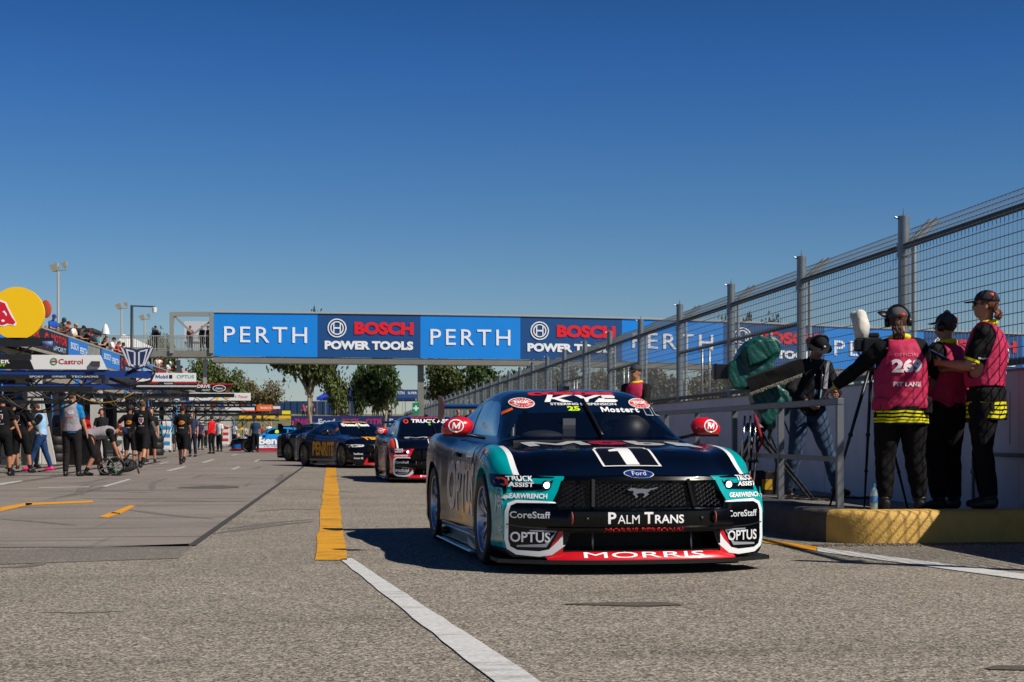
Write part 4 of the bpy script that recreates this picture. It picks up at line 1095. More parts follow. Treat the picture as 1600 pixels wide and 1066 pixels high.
    # skirts
    for s in (1, -1):
        sk = NB(); prism(sk, [(s * .88, -.95), (s * .955, -.93), (s * .935, -.4), (s * .93, .4), (s * .955, .92), (s * .88, .95)], .075, .175, 'z')
        prism(sk, [(s * .90, -.98), (s * 1.0, -.97), (s * .99, .90), (s * .93, .99), (s * .90, .99)], .055, .07, 'z')
        o = obj('side_skirt', sk, paint(lv['skirt'], .3, .6), root); o.modifiers.new('b', 'BEVEL').width = .008
        for k in range(2):
            ex = NB(); tube(ex, [(s * .90, -.55 - k * .12, .15), (s * .99, -.55 - k * .12, .13)], .03, 10); obj('exhaust', ex, mat('exhaust', '#2a2724', .4, metal=.9), root)
    if detail:
        for s in (1, -1):
            mark('shut_line', stroke([(s * .775, -1.02), (s * .79, -1.5), (s * .785, -2.02)], .007), dict(O=(0, 0, 2.2), U=(-1, 0, 0), V=(0, -1, 0), D=(0, 0, -1)), blk, .0035)
            P = LS if s > 0 else RS
            mark('shut_line', stroke([(s * 1.74, .60), (s * 1.95, .655)], .007), P, blk, .0045); mark('shut_line', stroke([(s * .98, .66), (s * .90, .80), (s * .80, .87)], .008), P, blk, .0045)
            for y_, z_ in ((1.80, .60), (1.95, .20), (.86, .34), (.86, .50)): mark('fastener', flat_poly(ellipse(s * y_, z_, .010, .010, 10)), P, satin, .0055)
    # wheels
    for sy in (AX, -AX):
        for s in (1, -1): wheel(root, (s * .835, sy, .332), s, lv.get('rim', '#8d97a8'), lv.get('steer', 0) if sy > 0 else 0)
    # rear wing
    wg = NB(); prev = None
    for x in (-.79, -.4, 0, .4, .79):
        pr = [(-2.02, 1.185), (-2.06, 1.203), (-2.14, 1.215), (-2.30, 1.235), (-2.30, 1.229), (-2.14, 1.190), (-2.06, 1.175)]
        ring = [wg.verts.new((x, a, b)) for a, b in pr]
        if prev:
            for i in range(len(pr)): wg.faces.new((prev[i], prev[(i+1) % 7], ring[(i+1) % 7], ring[i]))
        prev = ring
    bmesh.ops.recalc_face_normals(wg, faces=wg.faces[:])
    wing = obj('rear_wing', wg, lv.get('wing', blk), root, smooth=40)
    for s in (1, -1):
        ep = NB(); prism(ep, [(-1.98, 1.14), (-1.97, 1.22), (-2.10, 1.30), (-2.34, 1.315), (-2.35, 1.10), (-2.20, 1.06)], s * .79, s * .802, 'x'); obj('end_plate', ep, lv.get('endplate', blk), wing)
        py = NB(); tube(py, [(s * .42, -1.98, .94), (s * .42, -1.93, 1.12), (s * .42, -2.02, 1.235), (s * .42, -2.14, 1.21)], [(.012, .05), (.012, .04), (.012, .03), (.012, .03)], 8); obj('wing_pylon', py, satin, wing)
    if lv.get('wing_mark'):
        wb = BVHTree.FromPolygons([v.co for v in wing.data.vertices], [list(p.vertices) for p in wing.data.polygons])
    # roof camera pod + aerial, wiper
    rp = NB(); lathe(rp, [(.055, 0), (.052, .05), (.045, .055)], 16, 'z', (0, 0, 0)); lathe(rp, [(.03, .055), (.03, .062)], 12, 'z')
    o = obj('roof_camera', rp, mat('pod_metal', '#77787a', .35, metal=.7), root, smooth=40); o.location = (lv.get('podx', .03), -.15, 1.30)
    rl = NB(); box(rl, (0, .052, .028), (.045, .012, .03)); obj('camera_lens', rl, blk, o)
    an = NB(); tube(an, [(0, 0, 0), (0, -.03, .17)], [.006, .002], 6); o = obj('aerial', an, satin, root); o.location = (.05, -.35, 1.32)
    wp = NB(); hits = []
    for t in np.linspace(0, 1, 9):
        x = -.06 + .035 * t; zz = .925 + .29 * t
        h = bvh.ray_cast(Vector((x, 3.2, zz)), Vector((0, -1, 0)))[0]
        if h: hits.append(h + Vector((0, .028, .012)))
    tube(wp, hits, [(.014, .012)] * len(hits), 6); obj('wiper', wp, satin, root)
    # pins on the bonnet
    for x, y in ((.62, 1.45), (-.62, 1.45), (.36, 1.60), (-.36, 1.60)):
        mark('bonnet_pin', flat_poly(ellipse(x, y, .055, .045, 18)), T, mat('pin_plate', '#11151c', .4), .003)
    # marks listed by the livery:  (name, builder, projection, colour, offset)
    PR = dict(FR=FR, TF=dict(O=(0, 0, 2.2), U=(-1, 0, 0), V=(0, -1, 0), D=(0, 0, -1)), LS=LS, RS=RS, F=F,
              WS=dict(O=(0, 3.2, 1.0), U=(-1, 0, 0), V=(0, 0, 1), D=(0, -1, -.12)),
              RF=dict(O=(0, 1.2, 2.2), U=(-1, 0, 0), V=(0, -1, 0), D=(0, -.35, -1)))
    for nm, bm, pr, m, off in lv.get('marks', lambda: [])():
        if nm.split('_')[0] in ('screen', 'driver', 'round', 'sticker', 'corner'): off += .004
        mark(nm, bm, PR[pr], m, off, step=.04, jump=.3)
    return root
# ================================================================== PIT BUILDING, BOOMS, PIT EQUIPMENT
XW = -9.8
pit = thing('pit_building', 'long pit garage building with white piers, open bays and a taupe fascia below the terrace', 'building', (XW, 0, 0))
def plc(x, y, z): return Vector((x - XW, y, z))
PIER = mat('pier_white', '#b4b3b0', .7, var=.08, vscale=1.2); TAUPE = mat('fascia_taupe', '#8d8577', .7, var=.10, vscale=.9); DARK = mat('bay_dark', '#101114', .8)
Y_A, Y_B, BAY = 26.0, 128.0, 6.0
b = NB(); box(b, (-2.5, (Y_A + Y_B) / 2, 3.02), (5.2, Y_B - Y_A, .75)); obj('fascia', b, TAUPE, pit)
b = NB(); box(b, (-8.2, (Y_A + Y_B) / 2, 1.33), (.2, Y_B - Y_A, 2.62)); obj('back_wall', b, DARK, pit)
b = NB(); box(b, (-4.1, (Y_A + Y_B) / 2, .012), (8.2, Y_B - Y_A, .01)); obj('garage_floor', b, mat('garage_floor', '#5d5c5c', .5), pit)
y = Y_A; nb = 0
INNER = ['#7f2a2e', '#1c2c58', '#b9babc', '#2c2d31', '#255a8a', '#8c8d90']
while y <= Y_B:
    b = NB(); box(b, (-.02, y, 1.32), (.42, .40, 2.60)); o = obj('pier', b, PIER, pit)
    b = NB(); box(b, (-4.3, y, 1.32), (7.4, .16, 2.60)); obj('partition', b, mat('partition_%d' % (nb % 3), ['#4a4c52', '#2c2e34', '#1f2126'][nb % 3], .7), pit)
    # sloping buttress panel in front of the pier
    if nb in (2, 4, 5, 7): b = NB(); prism(b, [(.21, 0), (.62, 0), (.56, .35), (.21, 2.1)], y + .05, y + .20, 'y'); obj('buttress', b, PIER, pit)
    # banner on the back wall
    b = NB(); box(b, (-8.05, y + 3, 1.6), (.04, 3.4, 1.3)); obj('garage_banner', b, paint(INNER[nb % 6], .6), pit)
    # fascia number plate
    b = NB(); box(b, (.13, y + 3, 3.02), (.04, 1.9, .36)); o = obj('fascia_sign', b, paint('#1c3f86' if nb % 2 else '#c8c9cb', .5), pit)
    b = NB(); box(b, (.12, y + .9, 2.95), (.04, .7, .5)); obj('fascia_sign', b, paint('#2672b8' if nb % 2 else '#2c3a66', .5), pit)
    y += BAY; nb += 1
# awning between the garage fronts and the terrace
b = NB(); prof = [(-2.4, 4.30), (.55, 3.46), (.55, 3.40), (-2.4, 4.22)]
prism(b, prof, Y_A, Y_B, 'y'); obj('awning', b, mat('awning_metal', '#8e8676', .55, var=.12, vscale=2), pit)
for yy in np.arange(Y_A + 1, Y_B, 2.0):
    b = NB(); bar(b, (.53, yy, 3.37), (-2.3, yy, 4.18), .08, .10); obj('awning_rib', b, mat('rib_dark', '#4f4a42', .6), pit)
# terrace
XT = -12.2
ter = thing('spectator_terrace', 'raised spectator terrace over the garages with a grey rail hung with banners', 'terrace', (XT, 0, 0))
b = NB(); box(b, (-3.2, (Y_A + Y_B) / 2, 4.06), (6.9, Y_B - Y_A, .2)); obj('deck', b, mat('deck_grey', '#86827a', .8), ter)
b = NB(); bar(b, (.15, Y_A, 5.12), (.15, Y_B, 5.12), .07, .07); bar(b, (.15, Y_A, 4.25), (.15, Y_B, 4.25), .05, .05); obj('top_rail', b, MATS['rail_light'], ter)
for yy in np.arange(Y_A, Y_B, 1.7): b = NB(); bar(b, (.15, yy, 4.15), (.15, yy, 5.1), .05); obj('rail_post', b, MATS['rail_light'], ter)
b = NB(); 
for yy in np.arange(73.4, 77.2, .16): bar(b, (.15, yy, 4.25), (.15, yy, 5.1), .02)
obj('balusters', b, MATS['rail_light'], ter)
BBLK = paint('#17161b', .6); BBLU = paint('#1f6fc0', .6); RED = paint('#c01c26', .6)
def tb(y0, y1, m, texts=[], h=.80):
    b = NB(); box(b, (.20, (y0 + y1) / 2, 4.66), (.03, y1 - y0 - .04, h)); o = obj('rail_banner', b, m, ter)
    M = frameM((.225, (y0 + y1) / 2, 4.66), (0, 1, 0), (0, 0, 1))
    for s, c, hh, cx, cy, ww in texts: put_flat('lettering', text_bm(s, width=ww * (y1 - y0), height=hh, bold=.03, center=(cx * (y1 - y0), cy)), M, paint(c, .6), o, .008)
for y0, y1, k in ((40, 48, 0), (48, 56, 1), (56, 62.5, 0), (62.5, 68.3, 0), (68.3, 73.3, 1), (77.3, 83.2, 1), (83.2, 88, 0), (92, 97, 1), (97, 104, 0)):
    if k: tb(y0, y1, BBLU, [('BOSCH', '#bcd2ec', .30, -.22, .1, .38), ('PERTH', '#bcd2ec', .30, .24, .0, .38)])
    else: tb(y0, y1, BBLK, [('MOTOR', '#c01c26', .34, .12, .16, .6), ('SPORT', '#8fa6c8', .20, .14, -.22, .5), ('C', '#c01c26', .60, -.36, 0, .14)])
wf = mat('white_house', '#b9bbbd', .6)
b = NB(); box(b, (0, 0, 1.1), (4.2, 3, 2.2)); o = obj('cabin', b, wf); o.location = at(84, 84, 4.16); o.location.z = 4.16; tag(o, 'white cabin with a flat dark roof standing on the terrace', 'cabin')
b = NB(); box(b, (-.9, 0, 2.3), (6.6, 4, .12)); obj('roof', b, paint('#28303a', .5), o)
mq = thing('marquee_tent', 'white peaked marquee behind the terrace crowd, its tip above their heads', 'tent', at(212, 118, 4.2), 0)
b = NB(); v = [b.verts.new(q) for q in ((-1.5, -1.5, 3.2), (1.5, -1.5, 3.2), (1.5, 1.5, 3.2), (-1.5, 1.5, 3.2))]; ap = b.verts.new((-.9, 0, 4.3)); [b.faces.new((v[i], v[(i+1) % 4], ap)) for i in range(4)]; b.faces.new(v[::-1]); obj('canopy', b, paint('#d6d6d2', .6), mq)
for sx in (-1, 1):
    for sy in (-1, 1): b = NB(); bar(b, (sx * 1.4, sy * 1.4, 0), (sx * 1.4, sy * 1.4, 3.2), .08); obj('leg', b, MATS['rail_light'], mq)
um = thing('parasol', 'small white parasol rising above the crowd on the terrace', 'parasol', at(165, 84, 4.16), 0)
b = NB(); lathe(b, [(.22, 2.15), (.18, 2.4), (.08, 2.65), (.01, 2.72)], 14, 'z', cap=False); obj('canopy', b, paint('#dcdcda', .6), um, smooth=True)
b = NB(); tube(b, [(0, 0, 0), (0, 0, 2.6)], .03, 8); obj('pole', b, MATS['rail_light'], um)
b = NB(); ball(b, (0, 0, 1.75), (.22, .05, .36), 16, 12); tube(b, [(0, 0, 0), (0, 0, 1.1)], .03, 6); o = obj('feather_flag', b, paint('#a8421e', .6)); o.location = at(72, 62, 4.16); tag(o, 'rust orange teardrop flag on the terrace beside the yellow disc', 'flag')

# ---- pit booms -----------------------------------------------------
BOOMS = []
def boom(Y, xe, z, beam, label, th=.10, droop=True, lamps=0):
    t = thing('pit_boom', label, 'boom', (XW, Y, 0), 0, 'overhead booms reaching out from the garages')
    L = xe - XW
    b = NB(); bar(b, (0, 0, z), (L, 0, z), th, th); bar(b, (0, 0, z - .28), (L * .9, 0, z - .28), th * .6, th * .6)
    for i in range(int(L / .5)): bar(b, (i * .5, 0, z - (.28 if i % 2 else 0)), (i * .5 + .5, 0, z - (0 if i % 2 else .28)), .025, .025)
    bar(b, (.1, 0, 0), (.1, 0, z + .4), .14, .14, up=Vector((0, 1, 0)))
    obj('beam', b, paint(beam, .4, .3), t)
    if droop:
        rr = random.Random(int(Y))
        for k in range(3):
            x0 = L * rr.uniform(.15, .6); x1 = x0 + rr.uniform(.9, 1.9); sag = rr.uniform(.25, .6)
            b = NB(); tube(b, [(x0 + (x1 - x0) * q, -.07, z - .12 - sag * 4 * q * (1 - q)) for q in np.linspace(0, 1, 11)], .022, 6)
            obj('air_hose', b, paint(['#0d0d0f', '#8a6a24' if int(Y) == 48 else '#121214', '#0d0d0f'][k], .5), t, smooth=True)
        for k in range(2):
            x0 = L * rr.uniform(.1, .75); b = NB(); tube(b, [(x0, -.05, z - .2), (x0 + .05, -.05, z - .8), (x0 - .1, -.05, z - 1.15)], .018, 6); obj('drop_line', b, paint(['#0d0d0f', '#1e6fc0'][k], .5), t, smooth=True)
    return t
def board(t, x0, x1, z0, z1, col, y=-.10, slant=0.0, th=.05, name='sign_board', x0t=None):
    b = NB(); prism(b, [(x0, z0), (x1, z0), (x1 - slant, z1), ((x0 if x0t is None else x0t), z1)], y - th / 2, y + th / 2, 'y')
    return obj(name, b, paint(col, .5), t), frameM((0, y - th / 2, 0), (1, 0, 0), (0, 0, 1))
def lt(o, M, s, x0, x1, z, h, col, bold=.02, shear=0):
    put_flat('lettering', text_bm(s, width=abs(x1 - x0), height=h, bold=bold, shear=shear, center=((x0 + x1) / 2, z)), M, paint(col, .5), o, .006)
def X_(px, Y): return atY(px, Y).x - XW
def Z_(py, px, Y): return zof(py, atY(px, Y))
# A: disc sign boom
Y = 30.0; t = boom(Y, atY(85, Y).x, Z_(535, 60, Y), '#141416', 'black truss boom carrying the big yellow disc sign', .16)
cx, cz, r = X_(28, Y), Z_(490, 28, Y), 41 / FPX * atY(28, Y).dot(FW)
b = NB(); lathe(b, [(r, -.06), (r, .06)], 56, 'y'); disc = obj('disc_sign', b, paint('#f2c200', .5), t, smooth=40); disc.location = (cx, -.02, cz)
M = frameM((0, -.062, 0), (1, 0, 0), (0, 0, 1)); s_ = r / 41
bull = [(-48, -4), (-40, 12), (-28, 19), (-18, 15), (-13, 4), (-8, -6), (-2, -14), (-5, -18), (-14, -16), (-22, -19), (-30, -17), (-48, -24)]
put_flat('bull_outline', flat_poly([(max(u * 1.0 + (1.6 if u > -30 else 0), -39), v + (2.0 if v > -10 else -2.0)) for u, v in bull]), M @ Matrix.Diagonal((s_, s_, 1, 1)), paint('#f4f4f2', .5), disc, .004)
put_flat('bull_mark', flat_poly([(max(u, -38), v) for u, v in bull]), M @ Matrix.Diagonal((s_, s_, 1, 1)), paint('#cc1230', .5), disc, .008)
put_flat('bull_mark', flat_poly([(-22, 2), (-19, 4), (-15, -2), (-16, -5), (-19, 0)]), M @ Matrix.Diagonal((s_, s_, 1, 1)), paint('#f4f4f2', .5), disc, .012)
put_flat('bull_mark', flat_poly(ellipse(-21, -12, 2.6, 1.8, 12)), M @ Matrix.Diagonal((s_, s_, 1, 1)), paint('#f4f4f2', .5), disc, .012)
b = NB(); tube(b, [(X_(68, Y), -.1, Z_(538, 68, Y)), (X_(84, Y), -.1, Z_(538, 84, Y))], .055, 10); obj('boom_tip', b, mat('tip_blue', '#5a6ea0', .5), t, smooth=True)
# B: long black and white board on a blue boom
Y = 38.0; t = boom(Y, atY(238, Y).x, Z_(585, 150, Y), '#173a80', 'long blue boom with a slanted black and white sponsor board', .17)
zb, zt_ = Z_(577.5, 60, Y), Z_(555, 60, Y)
o, M = board(t, X_(-120, Y), X_(54, Y), zb, zt_, '#101012', slant=X_(54, Y) - X_(44, Y)); lt(o, M, 'MONSTER', X_(-42, Y), X_(17, Y), Z_(564, 0, Y), .13, '#e6e6e6', .04); lt(o, M, 'ENERGY', X_(-30, Y), X_(12, Y), Z_(571, 0, Y), .06, '#86c81e', .04)
o, M = board(t, X_(55, Y), X_(168, Y), zb, zt_, '#dfe0df', slant=X_(168, Y) - X_(158, Y), x0t=X_(45, Y)); lt(o, M, 'Castrol', X_(93, Y), X_(131, Y), Z_(565.5, 110, Y), .125, '#b01e2a', .015)
ex, ez, er = X_(85.5, Y), Z_(565.5, 85, Y), .088
put_flat('round_logo', flat_ring(ellipse(ex, ez, er, er), er * .34), M, paint('#1a8a4e', .5), o, .006); put_flat('round_logo', flat_poly([(ex - er * .7, ez - er * .1), (ex + er * .9, ez - er * .1), (ex + er * .9, ez + er * .25), (ex - er * .55, ez + er * .3)]), M, paint('#c8202c', .5), o, .010)
b = NB(); box(b, (X_(151, Y), -.16, Z_(569, 151, Y)), (.20, .10, .12)); obj('box_camera', b, mat('camera_grey', '#3a3c42', .5), t)
b = NB(); bar(b, (X_(-100, Y), -.12, Z_(589, 60, Y)), (X_(165, Y), -.12, Z_(589, 60, Y)), .04, .10); o = obj('label_strip', b, paint('#1a1c24', .5), t); M = frameM((0, -.145, 0), (1, 0, 0), (0, 0, 1))
for px, s in ((60, 'SPORT'), (95, 'COMPONENTS'), (125, 'TECH'), (145, 'RACING')): lt(o, M, s, X_(px - 12, Y), X_(px + 10, Y), Z_(589, px, Y), .045, '#c4c6ca', .03)
# winged emblem at the boom tip
em = NB(); sc = 1 / FPX * atY(215, Y).dot(FW); C = (X_(215, Y), Z_(558, 215, Y))
sh = [(-27, 17), (-19, 13), (-16, 15), (0, 11), (16, 15), (19, 13), (27, 17), (16, -8), (12, -16), (0, -21), (-12, -16), (-16, -8)]
prism(em, [(C[0] + u * sc, C[1] + v * sc) for u, v in sh], -.13, -.07, 'y'); eo = obj('winged_emblem', em, paint('#1b2a58', .5), t)
M = frameM((C[0], -.13, C[1]), (1, 0, 0), (0, 0, 1)) @ Matrix.Diagonal((sc, sc, 1, 1)); gg = NB()
for s in (-1, 1):
    for q in ([(25, 15), (21, 13), (10, -14), (12, -15)], [(17.5, 12.5), (4, 9), (4, 7), (14, 9)], [(17, 12), (14, 9), (8.5, -13), (10.5, -14)], [(2, 7), (4.5, 9), (4.5, -15), (2, -17)], [(9, -11), (10, -14), (2, -17), (2, -14)]):
        merge(gg, flat_poly([(s * u, v) for u, v in q]))
put_flat('emblem_lines', gg, M, paint('#c8cad2', .5), eo, .006)
b = NB(); tube(b, [(X_(200, Y), -.1, Z_(583, 200, Y)), (X_(225, Y), -.1, Z_(572, 225, Y)), (X_(244, Y), -.1, Z_(580, 244, Y)), (X_(236, Y), -.1, Z_(596, 236, Y)), (X_(205, Y), -.1, Z_(603, 205, Y)), (X_(172, Y), -.1, Z_(592, 172, Y))], .035, 8); obj('air_hose', b, paint('#0d0d0f', .5), t, smooth=True)
# C: white three-sponsor board
Y = 48.0; t = boom(Y, atY(308, Y).x, Z_(607, 250, Y), '#2b2c30', 'boom with the white three-sponsor board and a red stripe', .10)
o, M = board(t, X_(214, Y), X_(307, Y), Z_(596.5, 250, Y), Z_(583, 250, Y), '#e3e4e4')
put_flat('round_logo', flat_ring(ellipse(X_(220, Y), Z_(589, 220, Y), .075, .068), .03), M, paint('#e07428', .5), o, .006)
lt(o, M, 'TRUCK', X_(225, Y), X_(235, Y), Z_(587, 230, Y), .055, '#1c1c20', .03); lt(o, M, 'ASSIST', X_(225, Y), X_(235, Y), Z_(591, 230, Y), .055, '#1c1c20', .03)
lt(o, M, 'Mobil', X_(244, Y), X_(263, Y), Z_(589, 250, Y), .11, '#1d3f94', .02); lt(o, M, '1', X_(265, Y), X_(270, Y), Z_(589, 267, Y), .11, '#16181e', .05); lt(o, M, 'OPTUS', X_(277, Y), X_(304, Y), Z_(589, 290, Y), .10, '#2fa392', .01)
o, M = board(t, X_(214, Y), X_(308, Y), Z_(602, 250, Y), Z_(597, 250, Y), '#14151c', name='stripe_board')
for px0, px1 in ((214, 248), (273, 308)):
    bb_ = NB(); merge(bb_, flat_poly([(X_(px0, Y), Z_(599.3, 250, Y)), (X_(px1, Y), Z_(599.3, 250, Y)), (X_(px1, Y), Z_(597.6, 250, Y)), (X_(px0, Y), Z_(597.6, 250, Y))])); put_flat('red_stripe', bb_, M, paint('#c81e2a', .5), o, .006)
lt(o, M, 'WALKINSHAW', X_(257, Y), X_(271, Y), Z_(599.4, 262, Y), .05, '#d5d6da', .02)
o, M = board(t, X_(214, Y), X_(308, Y), Z_(605, 250, Y), Z_(602.4, 250, Y), '#b9bbbe', name='sill_board')
# D: black board outlined in red
Y = 58.0; t = boom(Y, atY(366, Y).x, Z_(618, 300, Y), '#0e0f12', 'boom with a black sponsor board outlined in red', .14)
o, M = board(t, X_(306, Y), X_(354, Y), Z_(613, 330, Y), Z_(600, 330, Y), '#0d0e12', slant=-(X_(365, Y) - X_(354, Y)))
lt(o, M, 'DRIVE', X_(309, Y), X_(329, Y), Z_(604, 320, Y), .12, '#d6d7da', .04); lt(o, M, 'racing', X_(316, Y), X_(329, Y), Z_(610, 320, Y), .09, '#d6d7da', .02, .3)
put_flat('oval_logo', flat_ring(ellipse(X_(343, Y), Z_(607, 343, Y), .24, .12), .025), M, paint('#d6d7da', .5), o, .006); lt(o, M, 'Gates', X_(337, Y), X_(349, Y), Z_(607, 343, Y), .08, '#d6d7da', .02, .3)
put_flat('red_outline', stroke([(X_(306, Y), Z_(600.6, 330, Y)), (X_(364, Y), Z_(600.6, 330, Y)), (X_(353, Y), Z_(612.5, 330, Y))], .03), M, paint('#d8121c', .5), o, .006)
# E: white board, yellow stripes
Y = 66.0; t = boom(Y, atY(400, Y).x, Z_(633, 330, Y), '#0e0f12', 'boom with a plain white board bearing faint red script', .18)
o, M = board(t, X_(296, Y), X_(392, Y), Z_(626, 340, Y), Z_(614, 340, Y), '#dedfdd'); lt(o, M, 'V Power', X_(368, Y), X_(388, Y), Z_(620, 378, Y), .13, '#c8404a', .0, .25); lt(o, M, 'Repco', X_(310, Y), X_(326, Y), Z_(621, 318, Y), .10, '#2a2a2e', .03)
bb_ = NB(); merge(bb_, flat_poly([(X_(337, Y), Z_(626, 340, Y)), (X_(341, Y), Z_(626, 340, Y)), (X_(343, Y), Z_(620, 340, Y)), (X_(339, Y), Z_(620, 340, Y))])); merge(bb_, flat_poly([(X_(352, Y), Z_(623, 340, Y)), (X_(359, Y), Z_(623, 340, Y)), (X_(359, Y), Z_(620, 340, Y)), (X_(352, Y), Z_(620, 340, Y))])); put_flat('yellow_stripe', bb_, M, paint('#e8b820', .5), o, .006)
o, M = board(t, X_(265, Y), X_(402, Y), Z_(635, 340, Y), Z_(631.4, 340, Y), '#101114', y=-.2, name='label_strip')
for k, px in enumerate(range(272, 400, 9)): lt(o, M, ['RACE', 'TEAM', 'AUTO', 'FUEL', 'TOOL'][k % 5], X_(px - 3, Y), X_(px + 3, Y), Z_(633.3, px, Y), .05, ['#c8c9cc', '#c8c9cc', '#c0282e', '#2d7fc0', '#c8c9cc'][k % 5], .04)
# F: red, orange boards
Y = 76.0; t = boom(Y, atY(440, Y).x, Z_(648, 400, Y), '#26262a', 'boom with stepped red and orange boards', .10)
o, M = board(t, X_(352, Y), X_(398, Y), Z_(641.5, 370, Y), Z_(637, 370, Y), '#dcdcdc'); o, M = board(t, X_(352, Y), X_(400, Y), Z_(643.5, 370, Y), Z_(641.6, 370, Y), '#c41a22'); o, M = board(t, X_(401, Y), X_(426, Y), Z_(642.5, 410, Y), Z_(632.5, 410, Y), '#e2611c'); lt(o, M, 'MAGNATE', X_(407, Y), X_(424, Y), Z_(637.5, 415, Y), .11, '#e8e8e8', .03)
o, M = board(t, X_(426.5, Y), X_(438, Y), Z_(639, 430, Y), Z_(635, 430, Y), '#d6d7d9'); o, M = board(t, X_(424, Y), X_(440, Y), Z_(644.5, 430, Y), Z_(641, 430, Y), '#5a1622', y=-.2)
for Y, xe, c, z, lb in ((54.0, 300, '#101114', 618, 'plain black boom between the white board and the red outlined board'), (86.0, 455, '#3a3b40', 649, 'thin far boom with yellow boards hung below'), (34.0, 145, '#111214', 608, 'black low boom above the mechanics at the left edge')):
    t = boom(Y, atY(xe, Y).x, Z_(z, xe - 40, Y), c, lb, .12)
    if Y == 86.0:
        for k, (a_, b_) in enumerate(((374, 394), (401, 408), (412, 430), (436, 454))): board(t, X_(a_, Y), X_(b_, Y), Z_(654, a_, Y), Z_(649.5, a_, Y), '#e8b414')
        o, M = board(t, X_(441, Y), X_(454, Y), Z_(647.5, 445, Y), Z_(642, 445, Y), '#e6d820')
# ---- pit equipment
def cab(px, py, w_, d_, h, col, label, drawers=5, top='#2a2b2e'):
    t = thing('tool_cabinet', label, 'cabinet', gnd(px, py), 0)
    b = NB(); box(b, (0, 0, h / 2 + .08), (w_, d_, h - .08)); o = obj('cabinet_body', b, paint(col, .35, .4), t); o.modifiers.new('b', 'BEVEL').width = .015
    for k in range(drawers): b = NB(); box(b, (0, -d_ / 2 - .008, .16 + (k + .5) * (h - .16) / drawers), (w_ * .88, .016, (h - .16) / drawers * .82)); dr = obj('drawer', b, paint(top if k % 2 else col, .35, .3), t)
    for sx in (-1, 1):
        for sy in (-1, 1): b = NB(); lathe(b, [(.05, -.02), (.05, .02)], 12, 'x', (sx * w_ * .4, sy * d_ * .4, .05)); obj('castor', b, mat('tyre_rubber', '#0b0b0b', .62), t)
cab(261, 707, .42, .6, 1.55, '#d8dade', 'tall white tool tower with blue drawers behind the teal shirted crew', 7, '#2a86c0')
cab(318, 700, .5, .6, 1.15, '#1a1b1e', 'low black tool cabinet far down the garages'); cab(352, 698, .6, .6, 1.5, '#d4d5d8', 'white tool tower with red drawers beside the red jacket man', 6, '#c22a30')
cab(128, 712, .8, .6, 1.0, '#b3161e', 'red tool cabinet behind the man in the grey tabard')
cab(189, 706, .7, .5, .75, '#c01a22', 'low red cabinet behind the bending mechanic')
# tilted black and red panel (car door) leaning at the garage front
t = thing('body_panel', 'black and red body panel leaning by the garage with a white tip', 'panel', gnd(132, 727), 0)
b = NB(); prism(b, [(-.45, 0), (.45, 0), (.12, 1.5), (-.32, 2.05), (-.42, 1.9)], 0, .05, 'y'); obj('panel', b, paint('#0c0c0f', .3, .5), t)
b = NB(); prism(b, [(.02, .9), (.30, .75), (.12, 1.5), (-.10, 1.55)], -.012, -.002, 'y'); obj('red_flash', b, paint('#d01420', .4), t)
b = NB(); prism(b, [(-.20, 1.75), (-.06, 1.60), (-.30, 2.0), (-.38, 2.0)], -.012, -.002, 'y'); obj('white_flash', b, paint('#e4e4e6', .4), t)
# wheel gun bottles and stacked tyres
def tyres(px, py, n, label):
    p = gnd(px, py)
    for k in range(n):
        b = NB(); lathe(b, [(.20, .01), (.30, 0), (.335, .05), (.335, .23), (.30, .28), (.20, .27)], 24, 'z', cap=False); lathe(b, [(.20, .03), (.20, .25)], 24, 'z', cap=False)
        lathe(b, [(.01, .16), (.19, .2)], 20, 'z', cap=False)
        o = obj('racing_tyre', b, MATS['tyre_rubber'], smooth=40); o.location = (p.x, p.y, k * .285 + .01); tag(o, label % ['bottom', 'second', 'third', 'top'][k], 'tyre', 'stacked racing tyres by the garages')
tyres(88, 722, 3, 'black racing tyre by the garage front behind the woman, %s of its stack'); tyres(244, 712, 3, 'black racing tyre by the far garages, %s of its stack')
rr = random.Random(8)
for k, (px, py, c, lb) in enumerate(((16, 727, '#26282e', 'dark equipment trolley inside the garage at the left edge'), (80, 720, '#8f9298', 'grey equipment trolley behind the woman in pink shoes'), (143, 716, '#20242c', 'black equipment trolley left of the headset man'), (176, 713, '#b9bbc0', 'pale equipment trolley by the pier behind the bending mechanic'), (215, 711, '#17181c', 'black equipment trolley behind the striding mechanic'), (275, 704, '#2a5f94', 'blue equipment trolley right of the white tool tower'), (295, 702, '#a3a5a8', 'silver equipment trolley behind the fair haired man'), (372, 697, '#d8b81c', 'yellow equipment trolley left of the light blue car'))):
    w_, h_ = rr.uniform(.6, 1.0), rr.uniform(.9, 1.3); t = thing('equipment_trolley', lb, 'trolley', gnd(px, py), 0)
    for sx in (-1, 1):
        for sy in (-1, 1): b = NB(); bar(b, (sx * w_ / 2, sy * .28, .1), (sx * w_ / 2, sy * .28, h_), .035); lathe(b, [(.05, -.015), (.05, .015)], 10, 'x', (sx * w_ / 2, sy * .28, .05)); obj('leg', b, MATS['rail_light'], t)
    for z_ in (.22, h_ * .6, h_): b = NB(); box(b, (0, 0, z_), (w_ + .04, .6, .04)); obj('shelf', b, paint(c, .4), t)
    for j in range(3): b = NB(); s_ = rr.uniform(.12, .26); box(b, (-w_ / 3 + j * w_ / 3, 0, h_ * .6 + .02 + s_ / 2 if j % 2 else h_ + .02 + s_ / 2), (s_ * 1.1, .3, s_)); obj('kit_box', b, paint(rr.choice(['#c01c26', '#1c1d22', '#c9cacd', '#1f5f9f', '#e0b41c']), .5), t)
